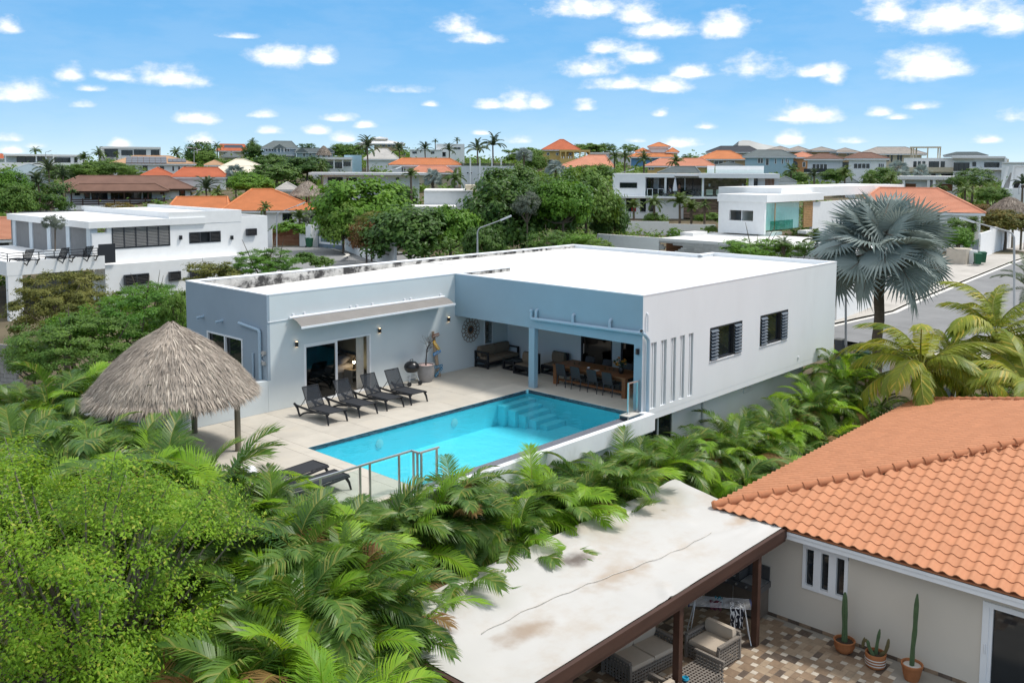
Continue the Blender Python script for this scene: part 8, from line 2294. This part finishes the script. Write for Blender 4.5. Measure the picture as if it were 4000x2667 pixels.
# palms farther off
PALM = {}; FAR = {}
def fpalm(label, px, pyc, pyb, depth, fr, kind='coco', nf=14, name='palm_tree'):
    """crown centre, foot, leaf length in photo pixels"""
    p = atd(px, pyc, depth); g = min(ground(p.x, p.y), atd(px, pyb, depth).z); k = depth/FPX
    if kind == 'fan':
        fan_palm(p.x, p.y, g, p.z-g, fr*k*.5, label, px, nf=nf+6, tr=.16); return
    key = (kind, px % 3)
    if not FAR: FAR['coco'] = [frond_mesh('frond', 70+i, 1.0, 16, .24, rad(45-14*i), rad(-55-12*i), .05, 1.1, .05, .12, [L['coco'], W['rachis']]) for i in range(3)]; FAR['date'] = [frond_mesh('frond', 80+i, 1.0, 16, .2, rad(50-12*i), rad(-30-10*i), .5, .25, .05, .08, [L['date'], W['rachis']]) for i in range(3)]; FAR['areca'] = [frond_mesh('frond', 90+i, 1.0, 14, .34, rad(62-8*i), rad(-30-9*i), .5, .5, .055, .15, [L['areca'], W['rachis']]) for i in range(3)]
    if key not in PALM:
        rg = random.Random(px); mb = MB(); src = FAR[kind]
        for j in range(nf+6):
            q = j/(nf+6); me = rg.choice(src)
            M_ = Matrix.Rotation(2.4*j+rg.uniform(-.3,.3),4,'Z') @ Matrix.Rotation(-(1.1-1.6*q+rg.uniform(-.15,.15)),4,'Y') @ Matrix.Rotation(rg.uniform(-.4,.4),4,'X') @ Matrix.Scale(rg.uniform(.8,1.1),4)
            mb.add([M_ @ v.co for v in me.vertices], [tuple(pp.vertices) for pp in me.polygons])
        PALM[key] = mb.mesh('crown', L['mid'])
    t_ = thing(name, label, 'palm', (p.x, p.y, g))
    o = link('crown', PALM[key], t_, (0,0,p.z-g), (0,0,px*.7), (fr*k,)*3); override(o, L[{'coco':'palmgreen','date':'date','areca':'palmgreen'}[kind]])
    mb = MB(); mb.tube([(0,0,-.5),(.1,0,(p.z-g)*.5),(0,0,p.z-g)], [.2,.15,.13], 7); mb.build('trunk', W['trunk'], t_, local=True)
L['palmgreen'] = leafmat('palm_green_leaf', (.045,.095,.022), (.14,.20,.045), .3, .45, .1, .3)
for a in [('palm on the skyline above the flat white villa',140,592,640,235,28,'coco'),('small palm left of the slanted pillar house',385,600,640,240,34,'coco'),('palm in front of the hilltop modern house terrace',455,600,625,258,16,'coco'),('palm beside the hilltop modern house right end',690,600,650,230,36,'coco'),
 ('tall palm left of the hilltop red house',848,575,640,255,30,'coco'),('tall palm right of the hilltop red house',985,565,640,258,32,'coco'),('yellowish palm left of the solar house',325,625,670,200,36,'areca'),
 ('dark grey-green palm in the group left of the brown roof, upper',190,665,850,140,60,'date'),('dark palm in the group left of the brown roof, lower',150,720,860,125,62,'date'),('palm right of the group beside the brown roof edge',245,690,820,135,50,'date'),
 ('big feathery palm between brown roof and lime tree',805,740,850,135,66,'date'),('yellow-green feather palm by the brown house right wall',850,765,850,128,50,'coco'),('silver fan palm above the orange hip roof',920,680,760,145,44,'fan'),
 ('large date palm in front of the pillared house blue wing',1435,580,700,160,66,'date'),('dark palm right of the grey hip roof',1560,590,660,200,42,'date'),('round date palm before the white terraced house, left one',1660,585,640,215,40,'date'),('round date palm before the white terraced house, right one',1755,590,640,215,38,'date'),
 ('large date palm behind the grey box building, left',1865,590,680,160,58,'date'),('tallest date palm at the skyline centre',1925,570,690,165,62,'date'),('palm tuft on the roof line of the white terraced house',1785,553,600,255,20,'date'),('bushy palm on the skyline left of the terraced house roof',1700,556,600,258,18,'date'),
 ('yellowish palm left of the wide overhanging roof',1255,660,720,150,40,'coco'),('curved coconut palm by the silver fan palm behind the belt',1775,700,760,118,60,'coco'),('silver fan palm left of the curved coconut palm',1690,700,760,120,46,'fan'),('green palm right of the yellow-green tree',1605,690,780,110,40,'areca'),
 ('thin palm in front of the orange hip roof wing',1035,815,940,112,40,'coco'),('traveller palm right of the wooden gate',1280,840,950,104,52,'areca'),('low palm behind the grey and white gate',1170,855,950,106,44,'areca'),
 ('silver fan palm left of the yellow house',2047,610,700,210,38,'fan'),('silver fan palm above the dark belt',2170,665,740,150,44,'fan'),('dark palm between the two salmon roofs, left',2400,615,690,165,42,'coco'),('dark palm between the two salmon roofs, right',2440,610,680,168,38,'coco'),('coconut palm below the orange tower house',2515,625,690,160,46,'coco'),('palm in front of the long salmon bungalow',2640,635,690,165,44,'coco'),
 ('coconut palm in front of the modern terrace house, left',2555,795,890,116,50,'coco'),('travellers palm in front of the stone wall',2655,800,890,114,58,'areca'),('banana-like palm left of the garden wall palms',2475,815,890,114,44,'areca'),('thin yellow palm right of the garden wall',2752,805,895,113,34,'coco'),('green palm behind the garden wall right part',2700,820,890,116,46,'areca'),
 ('feather palm before the orange arched house',3090,670,740,160,44,'coco'),('dark feather palm left of the twin hip house windows',3180,690,740,155,40,'date'),('coconut palm right of the twin hip house balcony',3300,680,740,150,46,'coco'),('bushy palm right of the curtain house upper block',3400,715,760,130,48,'coco'),('coconut palm in front of the white garages, left',3480,705,760,140,46,'coco'),('silver fan palm in front of the cream long house',3510,665,720,165,46,'fan'),('low silver fan palm before the pergola apartment house',3600,680,720,165,40,'fan'),
 ('feather palm below the dark traveller-like tree',3770,745,830,128,50,'coco'),('feather palm left of the stair house',3860,745,830,128,44,'coco'),('leaning palm behind the salmon street house verge',3670,740,790,120,40,'coco'),('palm at the right edge by the stair house',3995,720,790,130,46,'date'),('palm in the garden behind the green wheelie bins',3800,880,980,94,44,'areca'),('palm tuft left of the silver palm over the villa roof',3190,950,1020,58,64,'areca'),('low palm beyond the villa roof edge',3060,960,1010,60,50,'coco')]:
    fpalm(*a)
# undergrowth filling gardens and slopes: too much to count
rg = random.Random(99); mb = MB()
NOGO = FOOT+[(p.x+2,p.y-2,9) for p in S_]+[(p.x+(q.x-p.x)*.5+2,p.y+(q.y-p.y)*.5-2,9) for p,q in zip(S_,S_[1:])]+[(p.x,p.y,11) for p in cp]+[((28+5*i),y,5.5) for i in range(-3,4) for y in (18,23,28)]+[(VX+4*i,VY+5,8) for i in range(0,5)]+[(KX+4*i,KY-6,9) for i in range(-1,6)]+[(KX+4*i,KY+4,7) for i in range(0,5)]
def clump(c, r_, n, ls):
    for q in range(n):
        v = Vector((rg.gauss(0,.5), rg.gauss(0,.5), abs(rg.gauss(0,.45))))*r_; p = c+v
        nn = (Vector((rg.uniform(-1,1),rg.uniform(-1,1),.9))).normalized(); a_ = nn.cross(Vector((rg.uniform(-1,1),rg.uniform(-1,1),.3))).normalized(); b_ = nn.cross(a_); s_ = ls*rg.uniform(.6,1.4); o = len(mb.v)
        mb.v += [tuple(p-a_*s_), tuple(p+b_*s_*.6), tuple(p+a_*s_), tuple(p-b_*s_*.6)]; mb.f.append((o,o+1,o+2,o+3)); mb.m.append(0)
cnt = 0
for k in range(9000):
    d_ = rg.uniform(44, 300); b_ = YAW+rg.uniform(-.60,.58)
    if rg.random() > .35+d_/345*.65: continue
    x, y = d_*math.cos(b_), d_*math.sin(b_)
    if any((x-fx)**2+(y-fy)**2 < (fr_+1.2)**2 for fx, fy, fr_ in NOGO): continue
    if noise.noise(Vector((x*.045, y*.045, 8))) < -.32: continue
    sz = rg.uniform(.6,1.3)*(1+d_/400)
    clump(Vector((x, y, ground(x, y)-.1)), sz, int(46-d_*.06), .11+d_*.0011); cnt += 1
tag(mb.build('undergrowth', L['mid']), kind='stuff')
# planting bed soil cover round the villa and hut
mb = MB(); rg = random.Random(55)
for k in range(1500):
    x, y = rg.uniform(-2, 44), rg.uniform(12, 36)
    if (10.2 < x < 41.5 and y > 16.6) or (y < 14.6 and x > 10.8): continue
    clump(Vector((x, y, ground(x, y)-.05)), rg.uniform(.4,.8), 30, .06)
tag(mb.build('ground_cover', L['mid']), kind='stuff')
